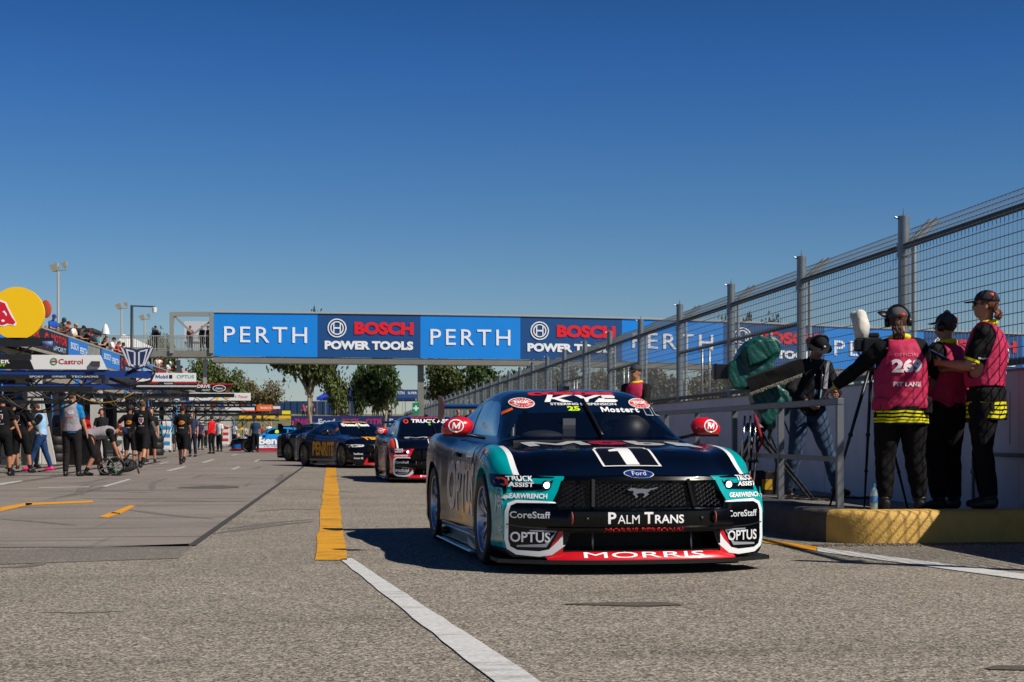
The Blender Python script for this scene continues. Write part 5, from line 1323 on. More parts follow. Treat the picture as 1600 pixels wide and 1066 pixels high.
for k, (px, c, lb) in enumerate(((27, '#1f5fae', 'blue drop banner in the bay at the left edge'), (75, '#b9bcc4', 'pale screen hung in the second garage bay'), (148, '#24335e', 'navy screen hung in the third garage bay'), (190, '#8e2a34', 'dark red screen hung in the fourth garage bay'), (222, '#c9cbd0', 'pale screen hung in the fifth garage bay'))):
    v = math.tan(math.atan((px - 800) / FPX) + YAW); x_ = XW - 1.4; b = NB(); box(b, (0, 0, 0), (.9, .05, .9)); o = obj('hanging_screen', b, paint(c, .6)); o.location = (x_, x_ / v, 2.1); tag(o, lb, 'screen')
    for sx in (-.35, .35): b = NB(); bar(b, (sx, 0, .45), (sx, 0, .55), .02); obj('hanger', b, MATS['rail_light'], o)
# hose reels beside the bending mechanic
t = thing('hose_reel', 'black and green air hose coiled on a low wheeled reel beside the bending mechanic', 'hose reel', gnd(177, 744), 0)
for k, (x, r_) in enumerate(((-.15, .17), (.06, .19), (.09, .13))):
    b = NB(); tube(b, [(x + r_ * math.cos(a), -.10 + k * .07, .22 + r_ * math.sin(a)) for a in np.linspace(0, 6.283, 25)], .022, 8); obj('reel_rim', b, paint(['#1b1c1e', '#17181a', '#2f7a4a'][k], .5), t, smooth=True)
    for q in range(5):
        b = NB(); a = q * 1.256 + k; bar(b, (x, -.10 + k * .07, .22), (x + r_ * math.cos(a), -.10 + k * .07, .22 + r_ * math.sin(a)), .012); obj('spoke', b, paint('#8b8d90', .4), t)
b = NB(); tube(b, [(.05 + .17 * math.cos(a) * (1 + .1 * a / 6), .02 * a, .22 + .15 * math.sin(a)) for a in np.linspace(0, 60, 200)], .020, 6); obj('hose_coil', b, paint('#141517', .6), t, smooth=True)
b = NB(); tube(b, [(.3, 0, .2), (.40, .02, .36), (.50, 0, .30), (.58, -.1, .06)], .02, 6); tube(b, [(.2, 0, .3), (.35, .1, .5), (.5, .1, .46)], .025, 6); obj('hose_end', b, paint('#141517', .6), t, smooth=True)
# red and white striped post, hoses on the floor
t = thing('striped_post', 'short red and white striped post behind the grey tabard man', 'post', gnd(122, 718), 0)
for k in range(6): b = NB(); tube(b, [(0, 0, k * .16 + .01), (0, 0, k * .16 + .17)], .05, 10); obj('band', b, paint('#d01420' if k % 2 == 0 else '#e2e2e2', .5), t, smooth=40)
for k, (pts, c) in enumerate((([(60, 738), (120, 729), (190, 722), (260, 716)], '#111214'), ([(100, 742), (150, 733), (205, 732), (250, 722)], '#1a1b1d'), ([(10, 741), (60, 733), (130, 722)], '#141517'))):
    b = NB(); P = [gnd(*q) + Vector((0, 0, .02)) for q in pts]; tube(b, P, .018, 6); o = obj('floor_hose', b, paint(c, .6), smooth=True); tag(o, ['black hose across the apron from the woman to the tool tower', 'black hose running past the bending mechanic', 'black hose on the apron nearest the garage piers'][k], 'hose')
# ================================================================== PEOPLE
def ik(root, target, l1, l2, pole):
    root, target, pole = Vector(root), Vector(target), Vector(pole)
    d = target - root; L = min(d.length, (l1 + l2) * .999); dn = d.normalized(); target = root + dn * L
    a = (l1 * l1 - l2 * l2 + L * L) / (2 * L); h = math.sqrt(max(l1 * l1 - a * a, 0))
    pl = (pole - dn * pole.dot(dn)); pl = pl.normalized() if pl.length > 1e-5 else Vector((0, 1, 0))
    return root + dn * a + pl * h, target
class Pose:
    """joints of a standing figure in its own axes: +Y ahead, +X its right, feet on z = 0"""
    def __init__(s, H=1.78, pelvis=(0, 0, 0), lean=0, side=0, twist=0, hands={}, feet={}, knees={}, elbows={}, look=0, nod=0, build=1.0, hunch=0):
        k = H / 1.78; s.k = k; s.build = build
        P = Vector(pelvis) * 1.0 + Vector((0, 0, .955 * k)); s.pelvis = P
        M = Matrix.Rotation(R(twist), 3, 'Z') @ Matrix.Rotation(R(side), 3, 'Y') @ Matrix.Rotation(R(-lean), 3, 'X'); s.M = M
        M2 = Matrix.Rotation(R(twist), 3, 'Z') @ Matrix.Rotation(R(side), 3, 'Y') @ Matrix.Rotation(R(-lean - hunch), 3, 'X'); s.M2 = M2
        s.waist = P + M @ Vector((0, .0, .17 * k)); s.chest = s.waist + M2 @ Vector((0, .0, .20 * k)); s.neck = s.chest + M2 @ Vector((0, -.012, .185 * k))
        s.hip = {q: P + Vector((sg * .095 * k, 0, -.035 * k)) for q, sg in (('R', 1), ('L', -1))}
        s.sho = {q: s.chest + M2 @ Vector((sg * .172 * k, -.005, .108 * k)) for q, sg in (('R', 1), ('L', -1))}
        HM = M2 @ Matrix.Rotation(R(-look), 3, 'Z') @ Matrix.Rotation(R(-nod), 3, 'X')
        s.HM = HM; s.head = s.neck + M2 @ Vector((0, .018, .065 * k)) + HM @ Vector((0, .012, .095 * k))
        s.el, s.ha, s.kn, s.an, s.toe = {}, {}, {}, {}, {}
        for q, sg in (('R', 1), ('L', -1)):
            tgt = Vector(hands[q]) if q in hands else s.sho[q] + Vector((sg * .07, .06, -.53 * k))
            pole = Vector(elbows.get(q, (sg * .5, -1, -.25)))
            s.el[q], s.ha[q] = ik(s.sho[q], tgt, .285 * k, .255 * k, pole)
            f = feet.get(q, (sg * .12, 0, 0)); fx, fy, fz = f[:3]; yaw = f[3] if len(f) > 3 else -sg * 8; pit = f[4] if len(f) > 4 else 0
            s.kn[q], s.an[q] = ik(s.hip[q], (fx, fy - .02, fz + .085 * k), .425 * k, .415 * k, Vector(knees.get(q, (sg * .15, 1, 0))))
            dr = Matrix.Rotation(R(yaw), 3, 'Z') @ Matrix.Rotation(R(-pit), 3, 'X'); s.toe[q] = (dr, s.an[q])
        s.handdir = {}
MATP = {}
def skinm(h='#b98563'): return mat('skin_' + h.strip('#'), h, .55, var=.06, vscale=20)
def body_mesh(p, vox, arms_r=1.0, legs_r=1.0, belly=0.0, fingers=True, grips={}):
    k, b = p.k, p.build
    bm = NB(); M, M2 = p.M, p.M2
    w = (.150 + belly * .5) * b
    tube(bm, [p.pelvis + M @ Vector((0, 0, -.12 * k)), p.pelvis + M @ Vector((0, -.012, -.03 * k)), p.waist + M @ Vector((0, belly * .35, -.02)), p.chest + M2 @ Vector((0, 0, -.08 * k)), p.chest + M2 @ Vector((0, -.005, .03 * k)), p.chest + M2 @ Vector((0, -.008, .12 * k)), p.chest + M2 @ Vector((0, -.012, .17 * k))],
         [(.13 * b, .085 * b), (.168 * b, .115 * b), (w, (.10 + belly) * b), (.160 * b, (.115 + belly * .6) * b), (.170 * b, .118 * b), (.155 * b, .095 * b), (.08 * b, .06)], 18, up=M @ Vector((0, 1, 0)) if True else None)
    tube(bm, [p.chest + M2 @ Vector((0, 0, .12 * k)), p.neck + M2 @ Vector((0, .01, .03)), p.head + p.HM @ Vector((0, -.02, -.03))], [.075 * b, .056, .058], 12)
    ball(bm, p.head + p.HM @ Vector((0, -.008, .022)) * k, (.076 * k, .094 * k, .098 * k), 18, 14, p.HM)
    ball(bm, p.head + p.HM @ Vector((0, .028, -.052)) * k, (.052 * k, .058 * k, .058 * k), 14, 10, p.HM)
    ball(bm, p.head + p.HM @ Vector((0, .092, -.018)) * k, (.013 * k, .020 * k, .024 * k), 8, 8, p.HM)
    for sg in (1, -1): ball(bm, p.head + p.HM @ Vector((sg * .078, -.008, -.010)) * k, (.010 * k, .02 * k, .032 * k), 8, 8, p.HM)
    for q, sg in (('R', 1), ('L', -1)):
        a = arms_r * b
        tube(bm, [p.sho[q] + M2 @ Vector((-sg * .09, 0, .01)), p.sho[q], p.sho[q].lerp(p.el[q], .35), p.el[q]], [.060 * a, .056 * a, .052 * a, .042 * a], 12)
        ball(bm, p.sho[q], .056 * a, 12, 8); ball(bm, p.el[q], .042 * a, 12, 8)
        tube(bm, [p.el[q], p.el[q].lerp(p.ha[q], .3), p.ha[q]], [.041 * a, .042 * a, .027], 12)
        l = legs_r * b
        tube(bm, [p.hip[q] + Vector((0, 0, .05)), p.hip[q].lerp(p.kn[q], .25), p.kn[q]], [.094 * l, .088 * l, .060 * l], 14)
        ball(bm, p.kn[q], .060 * l, 12, 8); ball(bm, p.hip[q], .095 * l, 12, 8)
        tube(bm, [p.kn[q], p.kn[q].lerp(p.an[q], .3), p.an[q]], [.058 * l, .058 * l, .038 * l], 12)
        dr, an = p.toe[q]
        tube(bm, [an + dr @ Vector((0, -.055, -.045)), an + dr @ Vector((0, 0, -.035)), an + dr @ Vector((0, .09, -.052)), an + dr @ Vector((0, .165, -.062))], [(.033, .035), (.040, .048), (.044, .033), (.032, .02)], 12, up=Vector((0, 0, 1)))
        # palm
        d = (p.ha[q] - p.el[q]).normalized()
        side = grips.get(q, {}).get('palm', Vector((-sg, 0, 0)))        # way the palm faces
        side = (Vector(side) - d * d.dot(Vector(side))).normalized(); th = d.cross(side) * sg * -1
        th = -th if th.dot(Vector((0, 1, 0.3))) < 0 else th
        p.handdir[q] = (d, side, th)
        c0, c1 = p.ha[q], p.ha[q] + d * .085
        x = th
        for t_, (o, r1) in enumerate((((.026), .013), ((.009), .014), ((-.009), .014), ((-.026), .013))):
            tube(bm, [c0 + x * o * .6, c1 + x * o], [r1 * 1.2, r1], 8)
        if vox > .014: tube(bm, [c1, c1 + d * .04 + side * .01, c1 + d * .05 + side * .03], [(.034, .013), (.030, .012), (.02, .01)], 8, up=side); tube(bm, [c0 + x * .02, c0 + x * .045 + d * .04], [.014, .011], 6)
    me = evaluated(bm, [('REMESH', dict(mode='VOXEL', voxel_size=vox, use_smooth_shade=True)), ('SMOOTH', dict(factor=.5, iterations=3 if vox < .02 else 1))])
    if vox <= .014 and fingers:
        bm = NB(); bm.from_mesh(me)
        for q, sg in (('R', 1), ('L', -1)):
            d, side, th = p.handdir[q]; curl = grips.get(q, {}).get('curl', 35)
            base = p.ha[q] + d * .080
            for i, (o, L) in enumerate(((.027, .068), (.009, .078), (-.009, .073), (-.026, .058))):
                pts = [base + th * o - d * .012]; dd = d; cur = pts[0] + d * .012; ang = 0
                for j, fr in enumerate((.45, .32, .23)):
                    ang += curl * (.6 if j == 0 else 1.0)
                    v = d * math.cos(R(ang)) + side * math.sin(R(ang)); pts.append(cur); cur = cur + v * L * fr
                pts.append(cur); tube(bm, pts, [.0090, .0088, .0082, .0076, .0062], 8)
            b0 = p.ha[q] + d * .022 + th * .020
            v1 = (d * .6 + th * .75 + side * .2).normalized(); v2 = (d * .9 + th * .2 + side * (.2 + curl / 90)).normalized()
            tube(bm, [b0, b0 + v1 * .034, b0 + v1 * .034 + v2 * .030, b0 + v1 * .034 + v2 * .05], [.013, .011, .0095, .007], 8)
        bm.to_mesh(me); bm.free()
    return me
def bones(p):
    B = [('hips', p.pelvis + p.M @ Vector((0, 0, -.10)), p.pelvis + p.M @ Vector((0, 0, .03)), .13), ('torso', p.pelvis + p.M @ Vector((0, 0, .03)), p.waist, .12), ('torso', p.waist, p.chest, .12), ('torso', p.chest, p.chest + p.M2 @ Vector((0, 0, .13)), .11),
         ('neck', p.neck + p.M2 @ Vector((0, 0, .01)), p.head + p.HM @ Vector((0, 0, -.05)), .055), ('head', p.head + p.HM @ Vector((0, 0, -.03)), p.head + p.HM @ Vector((0, 0, .04)), .085)]
    for q in 'RL':
        B += [('arm' + q, p.sho[q], p.el[q], .05), ('fore' + q, p.el[q], p.ha[q], .036), ('hand' + q, p.ha[q], p.ha[q] + (p.ha[q] - p.el[q]).normalized() * .17, .03),
              ('thigh' + q, p.hip[q] + Vector((0, 0, -.05)), p.kn[q], .078), ('shin' + q, p.kn[q], p.an[q], .05), ('foot' + q, p.an[q] + p.toe[q][0] @ Vector((0, -.04, -.05)), p.an[q] + p.toe[q][0] @ Vector((0, .15, -.055)), .036)]
    return B
def classify(me, p):
    n = len(me.vertices); co = np.empty(n * 3); me.vertices.foreach_get('co', co); co = co.reshape(-1, 3)
    B = bones(p); best = np.full(n, 1e9); idx = np.zeros(n, int); T = np.zeros(n)
    for i, (nm, a, b, r) in enumerate(B):
        a = np.array(a); b = np.array(b); ab = b - a
        t = np.clip(((co - a) @ ab) / (ab @ ab), 0, 1); d = np.linalg.norm(co - (a + t[:, None] * ab), axis=1) - r
        m = d < best; best[m] = d[m]; idx[m] = i; T[m] = t[m]
    names = np.array([b[0] for b in B])[idx]
    return co, names, T, idx
def shell(name, me, mask, off, m, parent, fold=.0, label=None, keepborder=True, seed=0):
    bm = NB(); bm.from_mesh(me); bm.verts.ensure_lookup_table()
    no = [v.normal.copy() for v in bm.verts]
    kill = [f for f in bm.faces if not all(mask[v.index] for v in f.verts)]
    bmesh.ops.delete(bm, geom=kill, context='FACES')
    loose = [v for v in bm.verts if not v.link_faces]; 
    bmesh.ops.delete(bm, geom=loose, context='VERTS')
    if not bm.faces: bm.free(); return None
    # drop tiny islands
    off_arr = off if hasattr(off, '__len__') else None
    for v in bm.verts: v.index = v.index
    bm.verts.ensure_lookup_table()
    lay = {}
    for v in bm.verts:
        n = v.normal
        o = off if off_arr is None else off_arr[v.index] if v.index < len(off_arr) else off_arr[-1]
        q = 0
        if fold: q = fold * (noise.noise(Vector((v.co.x * 7 + seed, v.co.y * 7, v.co.z * 3.2))) + .5 * noise.noise(v.co * 17 + Vector((seed, 0, 0))))
        lay[v] = v.co + n * (o + q)
    bor = {v for e in bm.edges if e.is_boundary for v in e.verts}
    # smooth the border so that hems run clean
    for _ in range(6):
        new = {}
        for v in bor:
            nb = [e.other_vert(v) for e in v.link_edges if e.is_boundary]
            if len(nb) == 2: new[v] = lay[v] * .5 + (lay[nb[0]] + lay[nb[1]]) * .25
        lay.update(new)
    for v, c in lay.items(): v.co = c
    # turn the hem inwards
    be = [e for e in bm.edges if e.is_boundary]
    r = bmesh.ops.extrude_edge_only(bm, edges=be); nv = [g for g in r['geom'] if isinstance(g, bmesh.types.BMVert)]
    bm.normal_update()
    for v in nv:
        src = [e.other_vert(v) for e in v.link_edges if e.other_vert(v) not in nv]
        if src: v.co = v.co - src[0].normal * (max(o if off_arr is None else .015, .008) * .9)
    o = obj(name, bm, m, parent, smooth=True, label=label)
    return o
def person(label, loc, face, pose=None, top=None, bottom=None, sleeves='short', legs='long', vest=None, skin='#a8755a', hair='#2a1c14', hat=None, shoes='#101012',
           vox=.02, group=None, hatback=False, glasses=None, phones=False, long_hair=None, belly=0.0, grips={}, socks=None, arms_r=1.0, fold=.006, beard=None, sleeve_col=None, brim='fwd', name='person', top_lo=-.055, vest_lo=-.02, legs_r=1.0):
    """face: compass of the figure's front, degrees from +Y towards +X (world)"""
    p = pose or Pose()
    root = thing(name, label, 'person', loc, -R(face), group)
    me = body_mesh(p, vox, belly=belly, grips=grips, arms_r=arms_r, legs_r=legs_r)
    me.materials.clear(); me.materials.append(skinm(skin))
    body = obj('body', me, None, root)
    co, nm, T, idx = classify(me, p); k = p.k
    z = co[:, 2]
    base = .010 if vox < .016 else .013
    isarm = lambda q: np.isin(nm, [q + 'R', q + 'L'])
    slv = (isarm('arm') & ((T < .82) if sleeves == 'short' else True)) | ((isarm('fore') & (T < .93)) if sleeves == 'long' else False)
    hipz = p.M @ Vector((0, 0, 1))
    rel = (co - np.array(p.pelvis)) @ np.array(hipz)
    neckrel = (co - np.array(p.neck)) @ np.array(p.M2 @ Vector((0, 0, 1)))
    tors = (np.isin(nm, ['torso', 'hips']) | ((nm == 'neck') & (neckrel < .005))) & (rel > top_lo) & (neckrel < .02)
    if top_lo < -.06: tors |= isarm('thigh') & (rel > top_lo)
    tm = tors | slv
    if top: shell('jacket' if sleeves == 'long' else 'shirt', me, tm, base + .006, cloth(top) if isinstance(top, str) else top, root, fold)
    if sleeve_col and sleeves == 'short':
        for q in 'RL': shell('arm_sleeve', me, ((nm == 'fore' + q) & (T < .97)) | ((nm == 'arm' + q) & (T >= .80)), base * .6, cloth(sleeve_col), root, 0)
    lg = (nm == 'hips') | (np.isin(nm, ['torso']) & (rel < .05)) | (isarm('thigh')) 
    lg &= rel < .045 if True else lg
    if legs == 'long': lg |= isarm('shin') & (T < .97)
    elif legs == 'shorts':
        lg |= isarm('shin') & (T < .02)
        lg &= ~(isarm('thigh') & (T > .93) & False)
    offp = base + .004
    if bottom: shell('trousers' if legs == 'long' else 'shorts', me, lg, offp if legs == 'long' else offp + .008, cloth(bottom) if isinstance(bottom, str) else bottom, root, fold * 1.2, seed=3)
    for q in 'RL':
        shell('shoe', me, (nm == 'foot' + q) | ((nm == 'shin' + q) & (T > .93)), .010, paint(shoes, .5), root, 0)
        if socks: shell('sock', me, (nm == 'shin' + q) & (T > .72), .007, cloth(socks), root, 0)
    if vest:
        vm = (np.isin(nm, ['torso', 'hips']) | (isarm('thigh') & (vest_lo < -.06))) & (rel > vest_lo) & (neckrel < -.01)
        o = shell('tabard', me, vm, base + .022, vest if not isinstance(vest, str) else cloth(vest), root, fold * 1.3, seed=5)
    HM, hd = p.HM, p.head
    def L(v): return hd + HM @ (Vector(v) * k)
    def head_obj(name, fn, m, smooth=True):
        b = NB(); fn(b); return obj(name, b, m, root, smooth=smooth)
    if hair:
        def f(b):
            vs = ball(b, L((0, -.016, .030)), (.083 * k, .096 * k, .096 * k), 16, 12, HM)
            for v in vs:
                q = HM.transposed() @ (v.co - hd) / k
                if q.y > .035 and q.z < .075: v.co = v.co - HM @ Vector((0, q.y - .035, 0)) * k
                if q.z < -.045: v.co += HM @ Vector((0, 0, -.045 - q.z)) * k
                v.co += (v.co - hd).normalized() * .006 * noise.noise(v.co * 40)
        head_obj('hair', f, mat('hair_' + hair.strip('#'), hair, .7, bump=.8, bscale=90))
    if long_hair:
        def f(b):
            rr = random.Random(len(label)); hx = long_hair == 'tail'
            for i in range(26 if vox < .016 else 10):
                a = rr.uniform(-1, 1); x = (a * .03 if hx else a * .075); y0 = -.085 if hx else -.075 - .02 * (1 - a * a)
                pts = [L((x * .5, y0, .02 if hx else -.02))]; Lh = .20 if hx else .085
                for j in range(1, 6):
                    t = j / 5; pts.append(L((x * (.7 + .7 * t) + .014 * math.sin(7 * t + i), y0 - .03 * math.sin(2.4 * t) + .012 * math.cos(9 * t + i * 2), (.02 if hx else -.02) - Lh * t)))
                tube(b, pts, [.010, .015, .016, .015, .012, .005], 6)
        head_obj('long_hair', f, mat('hair_auburn_%s' % hair.strip('#'), hair, .6, bump=.8, bscale=60))
    if hat:
        s = -1 if brim == 'back' else 1
        def f(b):
            vs = ball(b, L((0, -.012, .042)), (.090 * k, .103 * k, .090 * k), 20, 14, HM)
            for v in vs:
                q = HM.transposed() @ (v.co - hd) / k
                if q.z < .040: v.co += HM @ Vector((0, 0, .040 - q.z)) * k
            if brim == 'all':
                lathe_pts = []
                N = 24; prev = None
                ri = [b.verts.new(L((.088 * math.cos(6.283 * j / N), -.012 + .10 * math.sin(6.283 * j / N), .045))) for j in range(N)]
                ro = [b.verts.new(L((.145 * math.cos(6.283 * j / N), -.012 + .16 * math.sin(6.283 * j / N), .018))) for j in range(N)]
                for j in range(N): b.faces.new((ri[j], ri[(j+1) % N], ro[(j+1) % N], ro[j]))
            else:
                pts = [(-.070, .052), (-.066, .10), (-.040, .155), (0, .172), (.040, .155), (.066, .10), (.070, .052)]
                up = [b.verts.new(L((x, s * y - (.012 if s < 0 else 0), .050 - (y - .05) * .22 + (-.12 * abs(x))))) for x, y in pts]
                lo = [b.verts.new(v.co - HM @ Vector((0, 0, .006))) for v in up]
                b.faces.new(up); b.faces.new(lo[::-1])
                for j in range(len(up) - 1): b.faces.new((up[j], lo[j], lo[j+1], up[j+1]))
        head_obj('cap' if brim != 'all' else 'sun_hat', f, cloth(hat, .8))
    if phones:
        head_obj('headphones', lambda b: (tube(b, [L((.097 * math.cos(t), -.015, .035 + .108 * math.sin(t))) for t in np.linspace(0.0, math.pi, 13)], [(.014, .007)] * 13, 8, up=HM @ Vector((0, 1, 0))),
                 [tube(b, [L((sg * .078, -.008, -.005)), L((sg * .118, -.010, -.008))], [(.036 * k, .044 * k), (.030 * k, .038 * k)], 14) for sg in (1, -1)]), mat('headset_black', '#0b0b0c', .4))
    if glasses:
        head_obj('sunglasses', lambda b: [ball(b, L((sg * .033, .078, .008)), (.027 * k, .016 * k, .018 * k), 10, 8, HM) for sg in (1, -1)] and [bar(b, L((sg * .058, .072, .012)), L((sg * .083, -.01, .005)), .005) for sg in (1, -1)], mat('dark_lens', glasses, .1))
    elif vox <= .02:
        for sg in (1, -1): head_obj('eye', lambda b: ball(b, L((sg * .031, .080, .006)), (.013 * k, .009 * k, .007 * k), 8, 6, HM), paint('#1c1512', .3))
        head_obj('mouth', lambda b: ball(b, L((0, .084, -.058)), (.022 * k, .007 * k, .006 * k), 8, 6, HM), paint('#7a4238', .6))
    if beard:
        head_obj('beard', lambda b: ball(b, L((0, .040, -.072)), (.055 * k, .056 * k, .042 * k), 12, 8, HM), mat('beard_' + beard.strip('#'), beard, .8, bump=.8, bscale=90))
    root['_'] = 0; del root['_']
    PEOPLE[label] = (root, me, p)
    return root
PEOPLE = {}
def on_shell(root, part, bm, O, U, V, D, m, name='lettering', off=.003, step=.03):
    ch = [c for c in root.children if c.name.split('.')[0] == part][0]
    bv = BVHTree.FromPolygons([v.co for v in ch.data.vertices], [list(q.vertices) for q in ch.data.polygons])
    return obj(name, drape(bm, bv, O, U, V, D, off, step, .2), m, ch, smooth=True)
# ================================================================== PEOPLE IN THE SCENE
def stripes_cloth(name, base, stripe, bands):
    """cloth with horizontal bands at heights (object z)"""
    m = bpy.data.materials.new(name); m.use_nodes = True; nt = m.node_tree; b = nt.nodes['Principled BSDF']; b.inputs['Roughness'].default_value = .85; b.inputs['Specular IOR Level'].default_value = .25
    tc = nt.nodes.new('ShaderNodeTexCoord'); sp = nt.nodes.new('ShaderNodeSeparateXYZ'); nt.links.new(tc.outputs['Object'], sp.inputs[0])
    nz = nt.nodes.new('ShaderNodeTexNoise'); nz.inputs['Scale'].default_value = 3; nt.links.new(tc.outputs['Object'], nz.inputs['Vector'])
    ad = nt.nodes.new('ShaderNodeMath'); ad.operation = 'MULTIPLY_ADD'; ad.inputs[1].default_value = .05; nt.links.new(nz.outputs['Fac'], ad.inputs[0]); nt.links.new(sp.outputs['Z'], ad.inputs[2])
    cr = nt.nodes.new('ShaderNodeValToRGB'); cr.color_ramp.interpolation = 'CONSTANT'
    mr = nt.nodes.new('ShaderNodeMapRange'); mr.inputs['From Min'].default_value = 0; mr.inputs['From Max'].default_value = 2; nt.links.new(ad.outputs[0], mr.inputs[0]); nt.links.new(mr.outputs[0], cr.inputs[0])
    cr.color_ramp.elements[0].position = 0; cr.color_ramp.elements[0].color = S(base); cr.color_ramp.elements.remove(cr.color_ramp.elements[1])
    for lo, hi in bands:
        q = cr.color_ramp.elements.new((lo + .025) / 2); q.color = S(stripe); q = cr.color_ramp.elements.new((hi + .025) / 2); q.color = S(base)
    nt.links.new(cr.outputs[0], b.inputs['Base Color'])
    n2 = nt.nodes.new('ShaderNodeTexNoise'); n2.inputs['Scale'].default_value = 14; nt.links.new(tc.outputs['Object'], n2.inputs['Vector'])
    bp = nt.nodes.new('ShaderNodeBump'); bp.inputs['Strength'].default_value = .5; bp.inputs['Distance'].default_value = .02; nt.links.new(n2.outputs['Fac'], bp.inputs['Height']); nt.links.new(bp.outputs['Normal'], b.inputs['Normal'])
    return m
YW = '#d9d012'
def heading(px, py_or_loc, toward=None): pass
VD = 5.9   # compass of the camera's view in degrees
YAWD = VD
PK = mat('tabard_pink', '#b00f46', .75, var=.15, vscale=7, bump=.55, bscale=11)
OFF = 'pit lane officials in pink tabards on the platform'
def foot_at(px, d, z): p = at(px, d, z); return p
bands = [(.772, .788), (.802, .818), (.832, .848), (.862, .878)]
JK = stripes_cloth('official_jacket', '#0a0a0c', YW, bands)
# 1: woman with number 269, seen from behind, left hand on the rail
P = Pose(H=1.80, hands={'L': (-.66, .30, 1.00), 'R': (.20, .36, 1.36)}, elbows={'L': (-.4, -.6, -.6), 'R': (.8, -.3, -.8)}, feet={'L': (-.16, .0, 0, 10), 'R': (.17, .02, 0, -14)}, look=18, nod=-2, build=1.24, side=-2)
loc = foot_at(1408, 14.05, .272)
o1 = person('official seen from behind with number 269 on the pink tabard, one hand on the rail', loc, YAWD - 3, P, top=JK, bottom='#0a0a0c', sleeves='long', vest=PK, skin='#b98a72', hat='#4a4a4e', phones=True, long_hair='tail', hair='#4a2c1c', vox=.012, belly=.05, group=OFF, grips={'L': {'palm': (0, 0, -1), 'curl': 40}}, fold=.012, top_lo=-.10, vest_lo=-.07, legs_r=1.14)
def jacket_hem(o, P, m, lo, hi, rx, ry, dy=0.0):
    b = NB(); n = 40; prev = None
    for i in range(9):
        t = i / 8; z = hi + (lo - hi) * t; ring = []
        for j in range(n):
            a = 6.2832 * j / n; k = 1 + .035 * t + .02 * t * math.sin(5 * a + 1) + .012 * math.sin(9 * a + z * 30)
            ring.append(b.verts.new((P.pelvis.x + rx * k * math.cos(a), P.pelvis.y + dy + ry * k * math.sin(a), z)))
        if prev:
            for j in range(n): b.faces.new((prev[j], prev[(j+1) % n], ring[(j+1) % n], ring[j]))
        prev = ring
    bmesh.ops.recalc_face_normals(b, faces=b.faces[:]); obj('jacket_hem', b, m, o, smooth=True)
def back_marks(o, num, sub, z=1.28, w=.27, x=0.0):
    on_shell(o, 'tabard', text_bm(num, width=w, height=.125, bold=.05, center=(x, z)), (0, -2, 0), (1, 0, 0), (0, 0, 1), (0, 1, 0), paint('#e6d6d8', .6), off=.007)
    on_shell(o, 'tabard', text_bm('OFFICIAL', width=w * .8, height=.030, bold=.01, center=(x, z + .10)), (0, -2, 0), (1, 0, 0), (0, 0, 1), (0, 1, 0), paint('#d0647c', .6), off=.007)
    on_shell(o, 'tabard', text_bm(sub, width=w * .92, height=.042, bold=.03, center=(x, z - .16)), (0, -2, 0), (1, 0, 0), (0, 0, 1), (0, 1, 0), paint('#e6d6d8', .6), off=.007)
back_marks(o1, '269', 'PIT LANE'); jacket_hem(o1, P, JK, .765, .98, .240, .175)
def collar(o, p, col, r=.085):
    b = NB(); n = 16; c = p.neck + p.M2 @ Vector((0, .0, .012))
    tube(b, [c + p.M2 @ Vector((r * math.cos(a), r * .85 * math.sin(a), -.012 * math.sin(a))) for a in np.linspace(0, 6.283, n + 1)], [(.020, .026)] * (n + 1), 8, up=p.M2 @ Vector((0, 0, 1)))
    obj('collar', b, cloth(col), o, smooth=True)
collar(o1, P, YW)
b = NB(); c = P.ha['L']; d = (P.ha['L'] - P.el['L']).normalized(); tube(b, [c - d * .05, c - d * .015], [.046, .043], 14); obj('cuff', b, cloth(YW), o1, smooth=True)
b = NB(); hd = P.head; tube(b, [hd + P.HM @ Vector((-.10, -.02, .05)), hd + P.HM @ Vector((-.13, .02, .09))], [(.05, .012), (.065, .02)], 12); obj('cap_badge', b, paint('#1a1416', .5), o1, smooth=True)
b = NB(); ball(b, hd + P.HM @ Vector((.035, -.108, .055)) * P.k, (.028, .01, .018), 10, 8, P.HM); obj('cap_mark', b, paint('#c8382c', .6), o1)
# belt bag and radio
b = NB(); box(b, (.20, -.10, .93), (.10, .07, .16)); o = obj('belt_pouch', b, cloth('#121214'), o1); o.modifiers.new('b', 'BEVEL').width = .02
b = NB(); box(b, (-.19, -.08, .95), (.06, .05, .13)); o = obj('radio', b, paint('#17171a', .5), o1)
# 2: middle official, seen from behind in three quarter
P = Pose(H=1.80, hands={'L': (-.36, .18, .88), 'R': (-.04, .34, 1.42)}, feet={'L': (-.12, 0, 0, 5), 'R': (.13, .03, 0, -10)}, look=-12, nod=-4, build=1.22)
loc = foot_at(1478, 14.5, .255)
o2 = person('official between the other two, tabard in shadow, cap and headphones, watch on wrist', loc, YAWD - 35, P, top='#0b0b0d', bottom='#0a0a0c', vest=PK, skin='#9b6c55', hat='#3a3b40', phones=True, hair='#3a2a20', vox=.012, belly=.06, group=OFF, fold=.012, top_lo=-.10, vest_lo=-.04, legs_r=1.14)
jacket_hem(o2, P, cloth('#0b0b0d'), .80, .98, .25, .18)
collar(o2, P, YW)
for q in 'L': 
    b = NB(); m0 = P.sho[q].lerp(P.el[q], .78); m1 = P.sho[q].lerp(P.el[q], .84); tube(b, [m0, m1], [.071, .073], 14, cap=False); obj('sleeve_band', b, cloth(YW), o2, smooth=True)
    b = NB(); m0 = P.el[q].lerp(P.ha[q], .90); m1 = P.el[q].lerp(P.ha[q], .99); tube(b, [m0, m1], .036, 12); obj('watch', b, paint('#0f6f73', .4), o2, smooth=True)
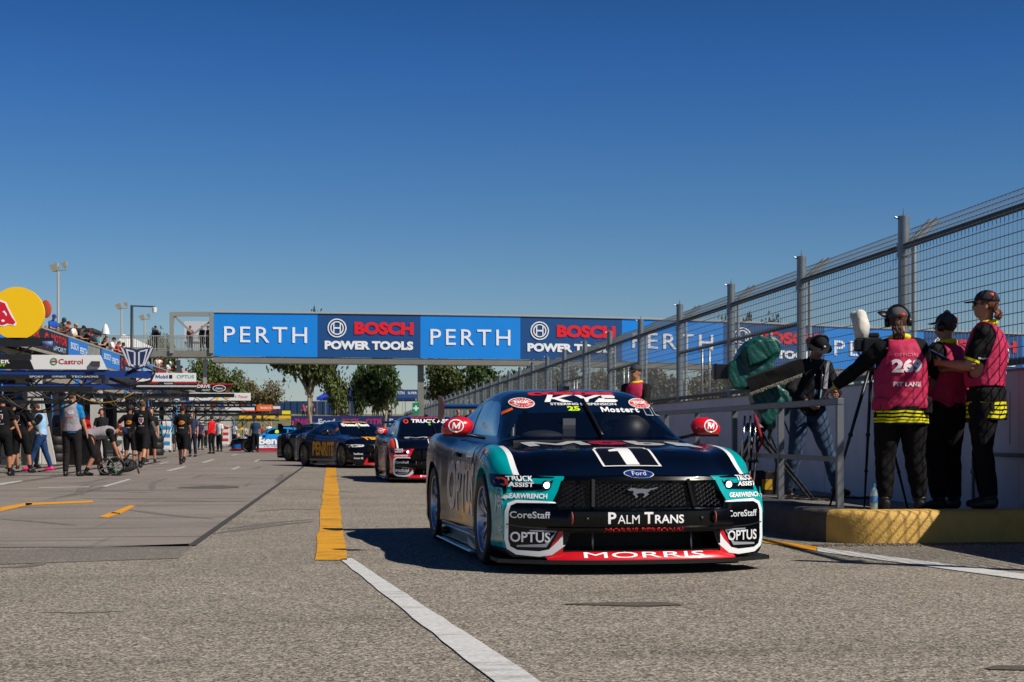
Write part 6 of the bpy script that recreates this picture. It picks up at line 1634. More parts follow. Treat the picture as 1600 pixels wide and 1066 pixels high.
b = NB(); ball(b, P.head + P.HM @ Vector((.02, -.10, .07)) * P.k, (.03, .012, .022), 10, 8, P.HM); obj('cap_mark', b, paint('#c8382c', .6), o2)
# 3: tall official on the right in profile facing left, holding a clipboard
JK3 = stripes_cloth('official_shirt', '#0b0a0d', YW, [(z0 + .0, z1 + .0) for z0, z1 in ((.80, .82), (.84, .86), (.88, .90), (.92, .94))])
P = Pose(H=1.93, hands={'L': (-.12, .36, 1.30), 'R': (.10, .34, 1.26)}, elbows={'L': (-.4, -.5, -1), 'R': (.4, -.5, -1)}, feet={'L': (-.11, -.04, 0, 6), 'R': (.12, .05, 0, -6)}, look=-6, nod=-4, build=1.16)
loc = foot_at(1541, 13.98, .285)
o3 = person('tall official on the right in glasses and black cap, holding a blue clipboard', loc, YAWD - 62, P, top=JK3, bottom='#0b0a0d', vest=PK, skin='#a9765c', hat='#2a2c33', hair='#6b3a22', long_hair='bob', vox=.012, belly=.03, group=OFF, glasses='#20262c', grips={'L': {'curl': 60, 'palm': (1, 0, .4)}, 'R': {'curl': 60, 'palm': (-1, 0, .4)}}, fold=.012, top_lo=-.10, vest_lo=.05, legs_r=1.12)
jacket_hem(o3, P, JK3, .79, 1.06, .218, .17)
collar(o3, P, YW)
back_marks(o3, '35', 'PL', 1.36, .14, .05)
for q in 'RL':
    b = NB(); m0 = P.sho[q].lerp(P.el[q], .78); m1 = P.sho[q].lerp(P.el[q], .85); tube(b, [m0, m1], [.070, .072], 14, cap=False); obj('sleeve_band', b, cloth(YW), o3, smooth=True)
on_shell(o3, 'shirt', text_bm('Repco', width=.085, height=.022, bold=.03, center=(.02, 1.33)), (-2, 0, 0), (0, -1, 0), (0, 0, 1), (1, 0, 0), paint('#cfd2da', .6), off=.004)
b = NB(); ball(b, P.head + P.HM @ Vector((-.06, -.05, .085)) * P.k, (.02, .028, .022), 10, 8, P.HM); obj('cap_mark', b, paint('#d8482c', .6), o3)
b = NB(); tube(b, [P.neck + P.M2 @ Vector(v) for v in ((-.06, .02, .03), (-.075, .10, -.10), (-.05, .135, -.26))], [(.010, .003)] * 3, 6); obj('lanyard', b, cloth('#a7a3b8'), o3)
Ploc3 = P; M3 = Matrix.Translation(loc) @ Matrix.Rotation(-R(YAWD - 62), 4, 'Z')
cb = NB(); box(cb, (0, 0, 0), (.25, .34, .008)); c = obj('clipboard', cb, paint('#27406e', .4)); c.matrix_world = M3 @ Matrix.Translation((-.02, .46, 1.40)) @ Matrix.Rotation(R(28), 4, 'X') @ Matrix.Rotation(R(8), 4, 'Y'); tag(c, 'blue clipboard held open by the tall official', 'clipboard')
pb = NB(); box(pb, (.0, .02, .007), (.20, .26, .003)); obj('paper', pb, mat('paper_lilac', '#8f8bb8', .6), c); pb = NB(); box(pb, (0, .155, .012), (.09, .03, .014)); obj('clip', pb, mat('clip_steel', '#9a9ca0', .3, metal=.9), c)
# handheld camera on the tripod in front of 269
t = thing('video_camera', 'video camera with white sock microphone on a thin tripod before the 269 official', 'camera', foot_at(1362, 14.6, .25), R(-10))
b = NB(); box(b, (0, 0, 1.52), (.17, .16, .15)); box(b, (-.12, 0, 1.53), (.08, .12, .12)); box(b, (.02, 0, 1.62), (.10, .05, .05)); o = obj('camera_body', b, mat('camera_black', '#0d0d0f', .45), t); o.modifiers.new('b', 'BEVEL').width = .015
b = NB(); tube(b, [(-.085, 0, 1.58), (-.09, 0, 1.60), (-.10, 0, 1.70), (-.125, 0, 1.83), (-.13, 0, 1.855)], [.03, .058, .070, .066, .04], 16); [setattr(v, 'co', v.co + Vector((.03, .03, 0)) * noise.noise(v.co * 18)) for v in b.verts]; obj('microphone_sock', b, cloth('#c9c6bd'), t, smooth=True)
b = NB(); tube(b, [(-.10, 0, 1.60), (-.12, .02, 1.46), (-.06, .05, 1.36), (-.10, .0, 1.30)], .012, 6); obj('sling', b, cloth('#a8a69c'), t, smooth=True)
for k, (x, y) in enumerate(((-.40, -.05), (.34, .05), (.0, .45))):
    b = NB(); top = Vector((0, 0, 1.38)); ft = Vector((x, y, .0)); md = top.lerp(ft, .5); tube(b, [top, md, ft], [.017, .015, .009], 8); ball(b, md, .024, 8, 6); ball(b, top.lerp(ft, .75), .020, 8, 6); obj('tripod_leg', b, mat('camera_black', '#0d0d0f', .45), t, smooth=True)
b = NB(); tube(b, [(0, 0, 1.25), (0, 0, 1.46)], .03, 10); obj('tripod_head', b, mat('camera_black', '#0d0d0f', .45), t)
# cameraman
P = Pose(H=1.83, lean=8, hunch=8, hands={'L': (-.14, .36, 1.14), 'R': (.22, .34, 1.06)}, elbows={'L': (-.8, -.5, -1), 'R': (.9, -.6, -.6)}, feet={'L': (-.24, .26, 0, 15), 'R': (.20, -.06, 0, -22)}, look=4, nod=22, build=1.10)
cm_loc = foot_at(1262, 17.4, .235)
o4 = person('cameraman in a dark coat, jeans and dark sun hat leaning over the camera', cm_loc, YAWD + 180 - 22, P, top='#1b1b1f', bottom='#34465f', sleeves='long', skin='#a06f56', hat='#0c0c10', brim='all', phones=True, hair='#2a2320', vox=.012, belly=.04, fold=.012)
b = NB(); tube(b, [P.neck + P.M2 @ Vector(v) for v in ((-.07, .04, .02), (-.05, .145, -.14), (0, .175, -.30), (.05, .145, -.14), (.07, .04, .02))], [(.009, .003)] * 5, 6); obj('lanyard', b, cloth('#c8cad6'), o4)
b = NB(); c = P.neck + P.M2 @ Vector((0, .185, -.36)); box(b, c, (.09, .008, .12), P.M2); obj('pass_card', b, paint('#8fb4cc', .4), o4)
b = NB(); prism(b, [(-.0, 0), (.055, 0), (.045, .30), (.01, .32)], -.004, .004, 'y'); o = obj('coat_panel', b, cloth('#a4a5ac'), o4); o.location = P.chest + P.M2 @ Vector((-.12, .155, -.10)); o.rotation_euler = (R(-12), 0, 0)
for q in ((-.025, .16), (.018, .165)): pass
b = NB(); tube(b, [P.chest + P.M2 @ Vector((0, .150, .12)), P.waist + P.M @ Vector((0, .175, 0)), P.pelvis + P.M @ Vector((0, .150, -.02))], [(.045, .01), (.05, .01), (.05, .01)], 8, up=Vector((1, 0, 0))); obj('shirt_front', b, cloth('#0b0b0e'), o4, smooth=True)
b = NB(); ball(b, P.head + P.HM @ Vector((0, .10, .075)) * P.k, (.016, .01, .014), 8, 6, P.HM); obj('cap_mark', b, paint('#c9ccd8', .5), o4)
# TV camera under a green rain cover
tv_loc = foot_at(1186, 17.0, .24)
tv = thing('tv_camera', 'large television camera under a wrinkled green rain cover on a heavy tripod', 'camera', tv_loc, -YAW)
def u_(px): return (px - 1186) / FPX * 17.0
def z_(py): return CAMH - (py - HOR) / FPX * 17.0 - .24
GC = mat('cover_green', '#0b4a44', .40, var=.10, vscale=7, bump=.35, bscale=30)
b = NB()
prism(b, [(u_(x), z_(y)) for x, y in ((1133, 572), (1148, 561), (1155, 546), (1166, 533), (1184, 526), (1206, 526), (1217, 536), (1216, 556), (1207, 570), (1207, 582), (1172, 600), (1160, 609), (1142, 608), (1135, 592))], -.17, .20, 'y')
prism(b, [(u_(x), z_(y)) for x, y in ((1160, 545), (1180, 532), (1204, 532), (1210, 552), (1190, 566), (1165, 574))], -.24, .22, 'y')
me = evaluated(b, [('REMESH', dict(mode='VOXEL', voxel_size=.014, use_smooth_shade=True)), ('SMOOTH', dict(factor=.7, iterations=8))])
def wrinkle(me, amp=1.0):
    bm = NB(); bm.from_mesh(me); bm.normal_update(); rr = random.Random(9)
    cr = [(Vector((rr.uniform(-.25, .25), rr.uniform(-.1, .1), rr.uniform(.35, 1.35))), Vector((rr.uniform(-1, 1), rr.uniform(-.5, .5), rr.uniform(-1.2, 1.2))).normalized(), rr.uniform(.10, .26), rr.uniform(.014, .030), rr.choice((-1, 1))) for _ in range(46)]
    for v in bm.verts:
        c = v.co; h = 0
        for o_, d_, L_, w_, s_ in cr:
            q = c - o_; t = q.dot(d_)
            if abs(t) > L_ * 1.6: continue
            r = (q - d_ * t).length; h += s_ * .026 * math.exp(-(r / (w_ * 1.6)) ** 2) * math.exp(-(t / L_) ** 4)
        h += .010 * noise.noise(c * 7) - .010 * abs(noise.noise(Vector((c.x * 15 + c.z * 9, c.y * 8, c.z * 4 - c.x * 3)))) * 2
        v.co = c + v.normal * amp * h
    bm.to_mesh(me); bm.free(); return me
obj('rain_cover', wrinkle(me), GC, tv, smooth=True)
b = NB(); prism(b, [(u_(x), z_(y)) for x, y in ((1168, 606), (1207, 598), (1230, 612), (1235, 640), (1226, 652), (1214, 640), (1208, 668), (1194, 664), (1182, 648), (1174, 628))], -.13, .12, 'y')
me = evaluated(b, [('REMESH', dict(mode='VOXEL', voxel_size=.014, use_smooth_shade=True)), ('SMOOTH', dict(factor=.6, iterations=6))]); obj('cover_skirt', wrinkle(me), GC, tv, smooth=True)
b = NB(); box(b, (u_(1126), -.02, z_(581)), (.17, .19, .155)); box(b, (u_(1117), -.02, z_(581)), (.02, .21, .175)); o = obj('lens_hood', b, mat('camera_black', '#0d0d0f', .45), tv); o.modifiers.new('b', 'BEVEL').width = .008
b = NB(); lathe(b, [(.001, -.11), (.06, -.108), (.065, -.10)], 20, 'y', (u_(1128), 0, z_(582))); obj('lens_glass', b, mat('lens_brown', '#3b1d15', .1, coat=1), tv)
# black sun shade over the viewfinder: long padded slab
a0, a1 = Vector((u_(1164), -.27, z_(604))), Vector((u_(1247), -.30, z_(573))); b = NB(); n = 22
dr = (a1 - a0).normalized()
bar(b, a0, a1, .05, .17, up=Vector((0, -.25, 1))); bmesh.ops.subdivide_edges(b, edges=b.edges[:], cuts=5, use_grid_fill=True)
for v in b.verts: v.co += Vector((noise.noise(v.co * 9), noise.noise(v.co * 9 + Vector((5, 0, 0))), noise.noise(v.co * 9 + Vector((0, 7, 0))))) * .012
obj('sun_shade', b, mat('shade_fleece', '#070708', .95, var=.5, vscale=60, bump=.3, bscale=80), tv)
b = NB(); rr = random.Random(4)
for i in range(160):
    t = i / 160; p = a0.lerp(a1, t * .95 + .02) + Vector((0, -.02, -.085 + rr.uniform(-.006, .006))); q = p + Vector((rr.gauss(0, .008), -.01, -rr.uniform(.01, .03))); bar(b, p, q, .008)
obj('fringe', b, cloth('#7d786c'), tv)
for k, (x, y) in enumerate(((-.12, -.42), (.55, -.30), (-.30, .40))):
    b = NB(); top = Vector((u_(1180), 0, z_(672))); ft = Vector((u_(1180) + x, y, .0))
    for s in (-.035, .035): tube(b, [top + Vector((s, 0, 0)), ft + Vector((s * .6, 0, .02))], [.020, .014], 8)
    bar(b, top.lerp(ft, .45) + Vector((-.06, 0, 0)), top.lerp(ft, .45) + Vector((.06, 0, 0)), .05, .03)
    obj('tripod_leg', b, mat('tripod_dark', '#1a1a1c', .4, metal=.4), tv, smooth=40)
for s in (-.06, .0, .05):
    b = NB(); tube(b, [(u_(1170) + s, -.12, z_(650)), (u_(1166) + s * 1.3, -.2, z_(718))], .012, 8); obj('chrome_tube', b, mat('chrome', '#b9bbc0', .2, metal=1), tv, smooth=True)
b = NB(); tube(b, [(u_(1200), .1, z_(700)), (u_(1215), .12, z_(640))], .02, 8); lathe(b, [(.10, -.05), (.13, 0), (.10, .05)], 14, 'z', (u_(1181), 0, z_(668))); obj('tripod_head', b, mat('tripod_dark', '#1a1a1c', .4, metal=.4), tv, smooth=40)
b = NB(); tube(b, [(u_(1176), -.14, z_(648)), (u_(1188), -.16, z_(690)), (u_(1176), -.16, z_(712))], .016, 6); obj('red_strap', b, cloth('#8a1a26'), tv, smooth=True)
t = thing('floor_cables', 'black cables looped on the platform around the camera tripod', 'cable', foot_at(1230, 16.6, .25), 0)
for k in range(5):
    rr = random.Random(k); b = NB(); pts = [Vector((-.5 + k * .12 + i * .14 + rr.uniform(-.05, .05), math.sin(i * .9 + k * 1.7) * .35, .014 + k * .004)) for i in range(9)]; tube(b, pts, .011, 6); obj('cable', b, paint('#0c0c0d', .5), t, smooth=True)
for k, (px, d) in enumerate(((1210, 17.5), (1240, 17.6))):
    b = NB(); p = at(px, d, 0) - at(1230, 16.6, 0); tube(b, [(p.x, p.y, .02), (p.x + .03, p.y, .5), (p.x - .1, p.y + .05, .85), (p.x - .18, p.y, 1.0)], .011, 6); obj('cable', b, paint('#0c0c0d', .5), t, smooth=True)
# coiled hose and yellow box by the tripod
t = thing('equipment_case', 'dark camera case with a yellow label at the foot of the tripod', 'case', foot_at(1193, 18.0, .22), 0)
b = NB(); box(b, (0, 0, .16), (.42, .3, .30)); o = obj('case', b, paint('#15161a', .5), t); o.modifiers.new('b', 'BEVEL').width = .02
b = NB(); box(b, (0, -.153, .15), (.12, .008, .12)); obj('label_patch', b, paint('#b98f1e', .5), t)
# water bottle
t = thing('water_bottle', 'clear plastic water bottle with a blue cap at the feet of the 269 official', 'bottle', foot_at(1365.5, 13.75, .283), 0)
b = NB(); lathe(b, [(.001, 0), (.030, .0), (.034, .01), (.034, .14), (.026, .175), (.013, .195), (.013, .205)], 20, 'z', cap=False); obj('bottle_body', b, mat('clear_plastic', '#a9c0cc', .1, alpha=.55, coat=.5), t, smooth=True)
b = NB(); lathe(b, [(.016, .202), (.016, .228)], 14, 'z'); obj('cap', b, paint('#1d7fb0', .4), t, smooth=40); b = NB(); lathe(b, [(.0348, .06), (.0348, .12)], 20, 'z', cap=False); obj('paper_band', b, paint('#3f74b0', .5), t, smooth=True)
# far official behind the roof of the front car
P = Pose(H=1.78, hands={'L': (-.1, .4, 1.2)}, look=20); o = person('official in a pink tabard behind the front car roof, seen above it', foot_at(994, 24.0, .22), YAWD + 200, P, top='#101013', bottom='#101013', vest=PK, sleeves='long', hat='#3a3a40', hair='#2a1c14', vox=.02); collar(o, P, YW)
P = Pose(H=1.75); person('marshal with red cap far along the wall behind the rear wing', foot_at(746, 52, .1), YAWD + 170, P, top='#1a1b20', bottom='#15161a', sleeves='long', hat='#b3161e', vox=.03)
person('marshal in dark cap far along the wall left of the red capped one', foot_at(737, 50, .1), YAWD + 190, Pose(H=1.72), top='#23242a', bottom='#15161a', sleeves='long', hat='#2a2c31', vox=.03); person('bare headed marshal standing by the wall near the bridge column', foot_at(716, 56, .1), YAWD + 180, Pose(H=1.76), top='#2b2d36', bottom='#1a1a1e', vox=.03)

# ---------------------------------------------------------------- pit crew
def shield(o, z=1.30, col='#d9d9dc'):
    pts = [(-.07, z + .08), (.07, z + .08), (.062, z - .02), (0, z - .10), (-.062, z - .02)]
    A = dict(O=(0, -2, 0), U=(1, 0, 0), V=(0, 0, 1), D=(0, 1, 0)); sh_ = 'shirt'
    on_shell(o, sh_, flat_ring(pts, .018), *A.values(), paint(col, .6), 'shield_mark', off=.005, step=.02)
    on_shell(o, sh_, flat_poly([(-.025, z + .045), (.03, z + .045), (.02, z), (-.02, z - .04), (-.03, z)]), *A.values(), paint('#b8404a', .6), 'shield_mark', off=.006, step=.02)
    on_shell(o, sh_, text_bm('WALKINSHAW', width=.17, height=.02, bold=.02, center=(0, z - .14)), *A.values(), paint(col, .6), off=.005)
    on_shell(o, sh_, text_bm('TEAM', width=.08, height=.02, bold=.02, center=(0, z + .15)), *A.values(), paint(col, .6), off=.005)
def flame(o, z=1.28):
    A = dict(O=(0, -2, 0), U=(1, 0, 0), V=(0, 0, 1), D=(0, 1, 0))
    on_shell(o, 'shirt', flat_poly([(-.10, z - .01), (-.05, z + .05), (0, z + .07), (.06, z + .06), (.11, z + .02), (.07, z - .03), (.02, z - .05), (-.06, z - .045)]), *A.values(), paint('#e0901c', .6), 'team_mark', off=.005, step=.03)
    on_shell(o, 'shirt', text_bm('GRM', width=.12, height=.05, bold=.05, center=(.0, z + .01)), *A.values(), paint('#b81e22', .6), 'team_mark', off=.008, step=.03)
    on_shell(o, 'shirt', text_bm('PREMIAIR', width=.16, height=.03, bold=.02, center=(0, z - .15)), *A.values(), paint('#d0d0d2', .6), off=.005)
CREW = 'pit crew working in front of the garages'
BK = '#0e0f13'
def crew(label, px, py, face, H=1.78, **kw):
    pk = {k: kw.pop(k) for k in ('hands', 'feet', 'lean', 'look', 'nod', 'hunch', 'pelvis', 'elbows', 'build', 'knees', 'twist') if k in kw}
    P = Pose(H=H, **pk); z0 = kw.pop('z', .006)
    o = person(label, gnd(px, py, z0), YAWD + face, P, group=kw.pop('group', CREW), **kw); PEOPLE[label] = (o, None, P); return o
V = .018
o = crew('crew member at the left edge, back turned, black shirt with a shield mark and shorts', 4, 744, 8, H=1.82, top=BK, bottom='#0b0c0f', legs='shorts', socks='#141518', vox=V, hands={'R': (.33, .15, .95)}, feet={'L': (-.14, -.1, 0), 'R': (.12, .12, 0)}, hair='#3a2a1e'); shield(o)
o = crew('crew member with grey arm sleeves and shield mark, second from the left edge', 33, 739.5, 24, H=1.80, top=BK, bottom='#0b0c0f', legs='shorts', sleeve_col='#4b5148', socks='#141518', vox=V, hands={'R': (.30, .28, 1.0), 'L': (-.25, .2, .95)}, feet={'L': (-.16, -.18, 0), 'R': (.16, .16, 0)}, hair='#5a4a3c', look=30); shield(o)
o = crew('bearded crew member half hidden between the two shield shirts, arms forward', 20, 733, 175, H=1.74, top='#15161b', bottom='#0c0d10', legs='shorts', vox=.022, hat='#15161a', hands={'L': (-.1, .35, 1.1)})
o = crew('crew member in a dark helmet-like cap behind the woman in pink shoes', 52, 731, 120, H=1.80, top='#121317', bottom='#101114', vox=.022, hat='#15161c', phones=True, hands={'R': (.2, .35, 1.1), 'L': (-.1, .35, 1.1)})
o = crew('woman in light blue vest, jeans and bright pink shoes, looking down', 64, 737, -100, H=1.70, top='#101114', bottom='#1c3a66', vest='#8fb8dc', shoes='#e0206e', skin='#b07a62', hair='#3a231a', glasses='#2a2420', vox=V, hands={'R': (.12, .34, .98), 'L': (-.14, .36, .92)}, feet={'L': (-.10, .30, 0), 'R': (.10, -.22, 0)}, nod=28, hunch=6)
o = crew('man in a grey tabard over a bright blue shirt and black cap, back turned', 112, 744.5, 5, H=1.88, build=1.1, top='#1478b4', bottom='#1d1a1c', vest='#8f8a92', hat='#0e0e10', hair='#5a3a2a', skin='#b07a5e', vox=.016, hands={'R': (.33, .12, .84), 'L': (-.25, .1, .9)}, feet={'L': (-.13, -.02, 0, 10), 'R': (.13, .10, 0, -25)}, belly=.03, look=15)
on_shell(o, 'tabard', text_bm('66', width=.13, height=.09, bold=.03, center=(.05, 1.42)), (0, -2, 0), (1, 0, 0), (0, 0, 1), (0, 1, 0), paint('#c9c4d6', .6), off=.006); on_shell(o, 'tabard', text_bm('SERIES', width=.15, height=.03, bold=.03, center=(.02, 1.31)), (0, -2, 0), (1, 0, 0), (0, 0, 1), (0, 1, 0), paint('#b8303a', .6), off=.006)
o = crew('mechanic bending double over the hose reel in grey tabard and navy cap', 152, 743, 78, H=1.80, top='#121316', bottom='#0d0e11', legs='shorts', vest='#8f8a92', hat='#141d40', socks='#0e0e10', vox=.016, pelvis=(0, -.18, -.06), lean=72, hunch=14, hands={'L': (-.12, .55, .36), 'R': (.14, .50, .32)}, elbows={'L': (-.6, -.4, .2), 'R': (.6, -.4, .2)}, feet={'L': (-.18, .12, 0), 'R': (.20, -.22, 0)}, nod=-5, skin='#a9745a')
o = crew('crew member with headset facing out beside the white pier', 159, 722, 182, H=1.76, top='#1b1c22', bottom='#131418', vox=.022, phones=True, skin='#a9745a', hands={'L': (-.05, .3, 1.15), 'R': (.15, .3, 1.1)})
o = crew('crew member with orange back mark holding a white cup near the garages', 203, 727, 3, H=1.80, top=BK, bottom='#0c0d10', legs='shorts', vox=V, skin='#96644c', hair='#1c1410', hands={'L': (-.42, .20, 1.12)}); flame(o)
o = crew('crew member striding away with grey arm sleeves and a shield on the back', 223, 732, 6, H=1.84, build=1.08, top=BK, bottom='#0c0d10', legs='shorts', sleeve_col='#4b5148', vox=V, feet={'L': (-.13, .18, 0), 'R': (.15, -.42, .10, 0, -45)}, hands={'R': (.42, -.05, .90), 'L': (-.40, .12, .92)}, hair='#4a3626', socks='#141518'); shield(o)
o = crew('smiling crew member facing out beyond the striding one', 236, 722, 170, H=1.80, top='#14151b', bottom='#101116', legs='shorts', vox=.022, skin='#b37a60', hair='#2a1a12')
o = crew('crew member in teal shirt and light blue cap by the white tool tower', 249, 705.5, 60, H=1.72, top='#1383a4', bottom='#15161a', legs='shorts', hat='#2a9fd0', vox=.026, hands={'R': (.2, .3, 1.0)})
o = crew('crew member in teal shirt right of the white tool tower, turned away', 268, 706, 0, H=1.72, top='#1383a4', bottom='#24252a', legs='shorts', hair='#2a1a12', vox=.026, hands={'R': (.35, .3, 1.0)})
o = crew('crew member with orange back mark walking away alone in mid lane', 285, 726, 2, H=1.80, top=BK, bottom='#0c0d10', legs='shorts', vox=V, skin='#96644c', hair='#120d0a', feet={'L': (-.08, .12, 0), 'R': (.10, -.25, .06, 0, -35)}, socks='#141518'); flame(o)
o = crew('fair haired crew member facing out behind the lone walker', 301, 714, 195, H=1.82, top='#2d3a58', bottom='#1b2033', vox=.026, skin='#b9866c', hair='#6a4a34')
o = crew('man in a bright red jacket and black trousers talking, right of the crew', 331, 709, -60, H=1.80, top='#c8101c', bottom='#0f0f12', sleeves='long', vox=.026, hair='#1a1310', hands={'R': (.05, .25, 1.45)}, skin='#a9745a')
o = crew('man in a white shirt behind the red jacket', 343, 706, -150, H=1.72, top='#d6d6dc', bottom='#15161c', vox=.026, hair='#4a3426')
o = crew('crew member in black and blue standing before the light blue car', 399, 707, -8, H=1.78, top='#1e3a58', bottom='#101116', vox=.026, hair='#5a4432', skin='#a9745a', hands={'L': (-.3, .1, .85)})
o = crew('crew member seen from behind beside the far tool cabinet', 313, 703, 20, H=1.75, top='#3b3560', bottom='#15161c', vox=.03, hair='#c9a26a')
rr = random.Random(12)
for k, (px, py, c, hc, lb) in enumerate(((366, 700, '#c9c9cc', '#2a1c14', 'distant crew member in pale grey near the low yellow boards'), (352, 695, '#1b1c22', '#1a1410', 'distant crew member in black left of the pale grey one'), (420, 698, '#d8d8dc', '#3a2a20', 'distant crew member in white behind the light blue car'), (440, 697, '#22346a', '#2a1c14', 'distant crew member in navy behind the light blue car'), (457, 700, '#16171c', '#c01a24', 'distant crew member in black with a red cap over the queue'), (466, 699, '#e06a18', '#2a1c14', 'distant crew member in a bright orange vest over the queue'), (478, 696, '#2a3a70', '#5a3a2a', 'distant fair skinned crew member right of the orange vest'), (505, 694, '#14151a', '#101014', 'distant crew member in black above the gold lettered car'), (550, 693, '#2a2c34', '#3a2a20', 'distant crew member in grey above the gold lettered car roof'), (384, 694, '#b8bac2', '#101014', 'distant crew member in silver by the yellow boards'), (408, 694, '#8a2028', '#101014', 'distant crew member in maroon behind the light blue car'), (325, 697, '#1d1e24', '#3a2a20', 'distant crew member in black beyond the red jacket'))):
    crew(lb, px, py, rr.choice((0, 180, 150, 30, 90)), H=rr.uniform(1.68, 1.84), top=c, bottom='#14151a', vox=.034, hair=hc, hat=(hc if hc == '#c01a24' else None), group='distant crew around the far cars')

# ---------------------------------------------------------------- spectators on the terrace
SPG = 'spectators leaning on the terrace rail'
SP = [(46, '#1a1b20', '#1c1c20', 'first spectator right of the yellow disc, mostly hidden'), (80, '#1f50a8', '#1a3f98', 'spectator in a blue shirt and blue cap holding a phone at the terrace rail'), (90, '#3a4a44', '#2f4038', 'spectator in dark green cap behind the blue shirt'), (97, '#c01c20', '#7a2020', 'spectator leaning out in a red top over the black banner'), (111, '#d6d2c4', '#a08c68', 'spectator in a cream shirt and tan bucket hat'), (121, '#3b3632', '#16161a', 'spectator in a brown shirt and black cap'), (130, '#1a1b1f', '#6a1c20', 'spectator in black with a maroon cap'), (139, '#16171b', '#14141a', 'spectator in black with a black cap left of the baluster gap'), (148, '#2a7a80', '#1a1a1e', 'spectator in a teal shirt at the baluster gap'), (160, '#0e0e11', None, 'long haired spectator in a black shirt with a pink back mark'), (172, '#d8d8d8', '#1a1b20', 'spectator in white beside the long haired one'), (180, '#b81c28', None, 'spectator in a red top near the winged emblem'), (187, '#22252e', '#2a2a30', 'spectator in dark blue near the winged emblem'), (210, '#b08a70', '#1c1c20', 'spectator showing just above the winged emblem'), (240, '#b7b0a4', '#3a3a3a', 'spectator in beige right of the winged emblem'), (246, '#d8c8c0', None, 'spectator in pale pink on the lower terrace'), (252, '#26282e', '#20242c', 'spectator in dark grey beside the pale pink one'), (259, '#c9c9cc', '#c9d6e6', 'spectator in a white cap on the far terrace'), (269, '#8a4a3c', None, 'spectator in rust brown on the far terrace'), (278, '#4a3a34', '#3a2a2a', 'spectator in brown at the far terrace end'), (286, '#c08a88', None, 'spectator in pink at the far terrace end')]
for k, (px, c, h, lb) in enumerate(SP):
    x = -12.35 if px < 230 else -12.3; v = math.tan(math.atan((px - 800) / FPX) + YAW); Y = x / v
    P = Pose(H=rr.uniform(1.66, 1.84), lean=rr.uniform(4, 20), hunch=8, hands={'L': (-.14, .40, 1.12), 'R': (.16, .42, 1.10)} if k % 3 else {'L': (-.05, .36, 1.38), 'R': (.10, .36, 1.38)}, nod=8, look=rr.uniform(-25, 25))
    person(lb, (x, Y, 4.16), 90 + rr.uniform(-10, 35), P, top=c, bottom='#23262e', sleeves='short', hat=h, hair='#3a2418', long_hair='tail' if px in (160, 180) else None, vox=.028, skin=rr.choice(('#b9866c', '#a9745a', '#8d5e48')), group=SPG)
bg_c = ['#8a8c90', '#2a3a5a', '#c9c4b8', '#7a2a2a', '#1a1b1f', '#4a6a8a', '#d0d0d2', '#5a4a40']
for k in range(16):
    px = 70 + k * 9.5 + rr.uniform(-3, 3); x = -13.6 - rr.uniform(0, 1.0); v = math.tan(math.atan((px - 800) / FPX) + YAW); Y = x / v
    person('spectator in the second row of the terrace crowd, partly hidden', (x, Y, 4.16), 90 + rr.uniform(-40, 40), Pose(H=rr.uniform(1.6, 1.8), look=rr.uniform(-30, 30)), top=bg_c[k % 8], bottom='#23262e', hat=rr.choice((None, '#1a1b1f', '#c9c4b8', '#2a3a5a')), vox=.034, group='second row of the terrace crowd')
for k, (px, c, h, lb, s) in enumerate(((239, '#1b1c21', '#101216', 'man in a black jacket with yellow on the bridge landing, left of the gate frame', 'long'), (294, '#a83a40', '#7a1c20', 'man in a red top and jeans standing on the bridge landing', 'short'), (313, '#1b1e2a', '#5a1c24', 'man in a dark jacket on the bridge landing beside the banner', 'long'), (322, '#2a2230', '#1c1c20', 'man in dark purple against the banner edge on the bridge landing', 'short'))):
    p = lp(px, 548, 1.0) + L0
    person(lb, p, YAWD + 180 + (k - 1) * 25, Pose(H=1.76, hands={'L': (-.1, .35, 1.2)}), top=c, bottom='#4a6488' if k == 1 else '#15161c', sleeves=s, hat=h, vox=.03, group='men standing on the bridge landing')
# people sitting on the far bank by the tents
for k, (px, c) in enumerate(((474, '#a83a50'), (481, '#d8d8d8'), (489, '#2a2c34'), (534, '#d6d6d8'), (541, '#22346a'), (556, '#16171c'), (561, '#c8c8c8'), (584, '#b83a40'), (590, '#1c1c20'), (607, '#c9c9cc'))):
    person('tiny far spectator standing on the bank near the tents', at(px, 193, 2.9), 185, Pose(), top=c, bottom='#23262e', vox=.05, group='far spectators on the bank')
# ================================================================== LIVERIES
WT = lambda: paint('#e9eaec', .4, .3)
def ngk(u, z, rx=.098, ry=.043):
    out = [('round_sticker', flat_poly(ellipse(u, z, rx, ry)), 'FR', paint('#f2f2f2', .4), .0045),
           ('round_sticker', flat_poly(ellipse(u, z, rx * .93, ry * .90)), 'FR', paint('#c4201f', .4), .0055)]
    rays = NB()
    for k in range(18):
        if k in (0, 9): continue
        a = 2 * math.pi * k / 18
        merge(rays, stroke([(u + rx * .45 * math.cos(a), z + ry * .45 * math.sin(a)), (u + rx * .9 * math.cos(a), z + ry * .88 * math.sin(a))], .0035))
    out.append(('sticker_rays', rays, 'FR', paint('#f2f2f2', .4), .0065))
    out.append(('sticker_lettering', text_bm('NGK', width=rx * 1.15, height=ry * .55, bold=.04, center=(u, z + ry * .1)), 'FR', paint('#f2f2f2', .4), .0075))
    return out
def orange_ring(u, z, r, pr, col='#e8431a'):
    return ('ring_logo', flat_ring(ellipse(u, z, r * 1.1, r), r * .48), pr, paint(col, .4), .0095)
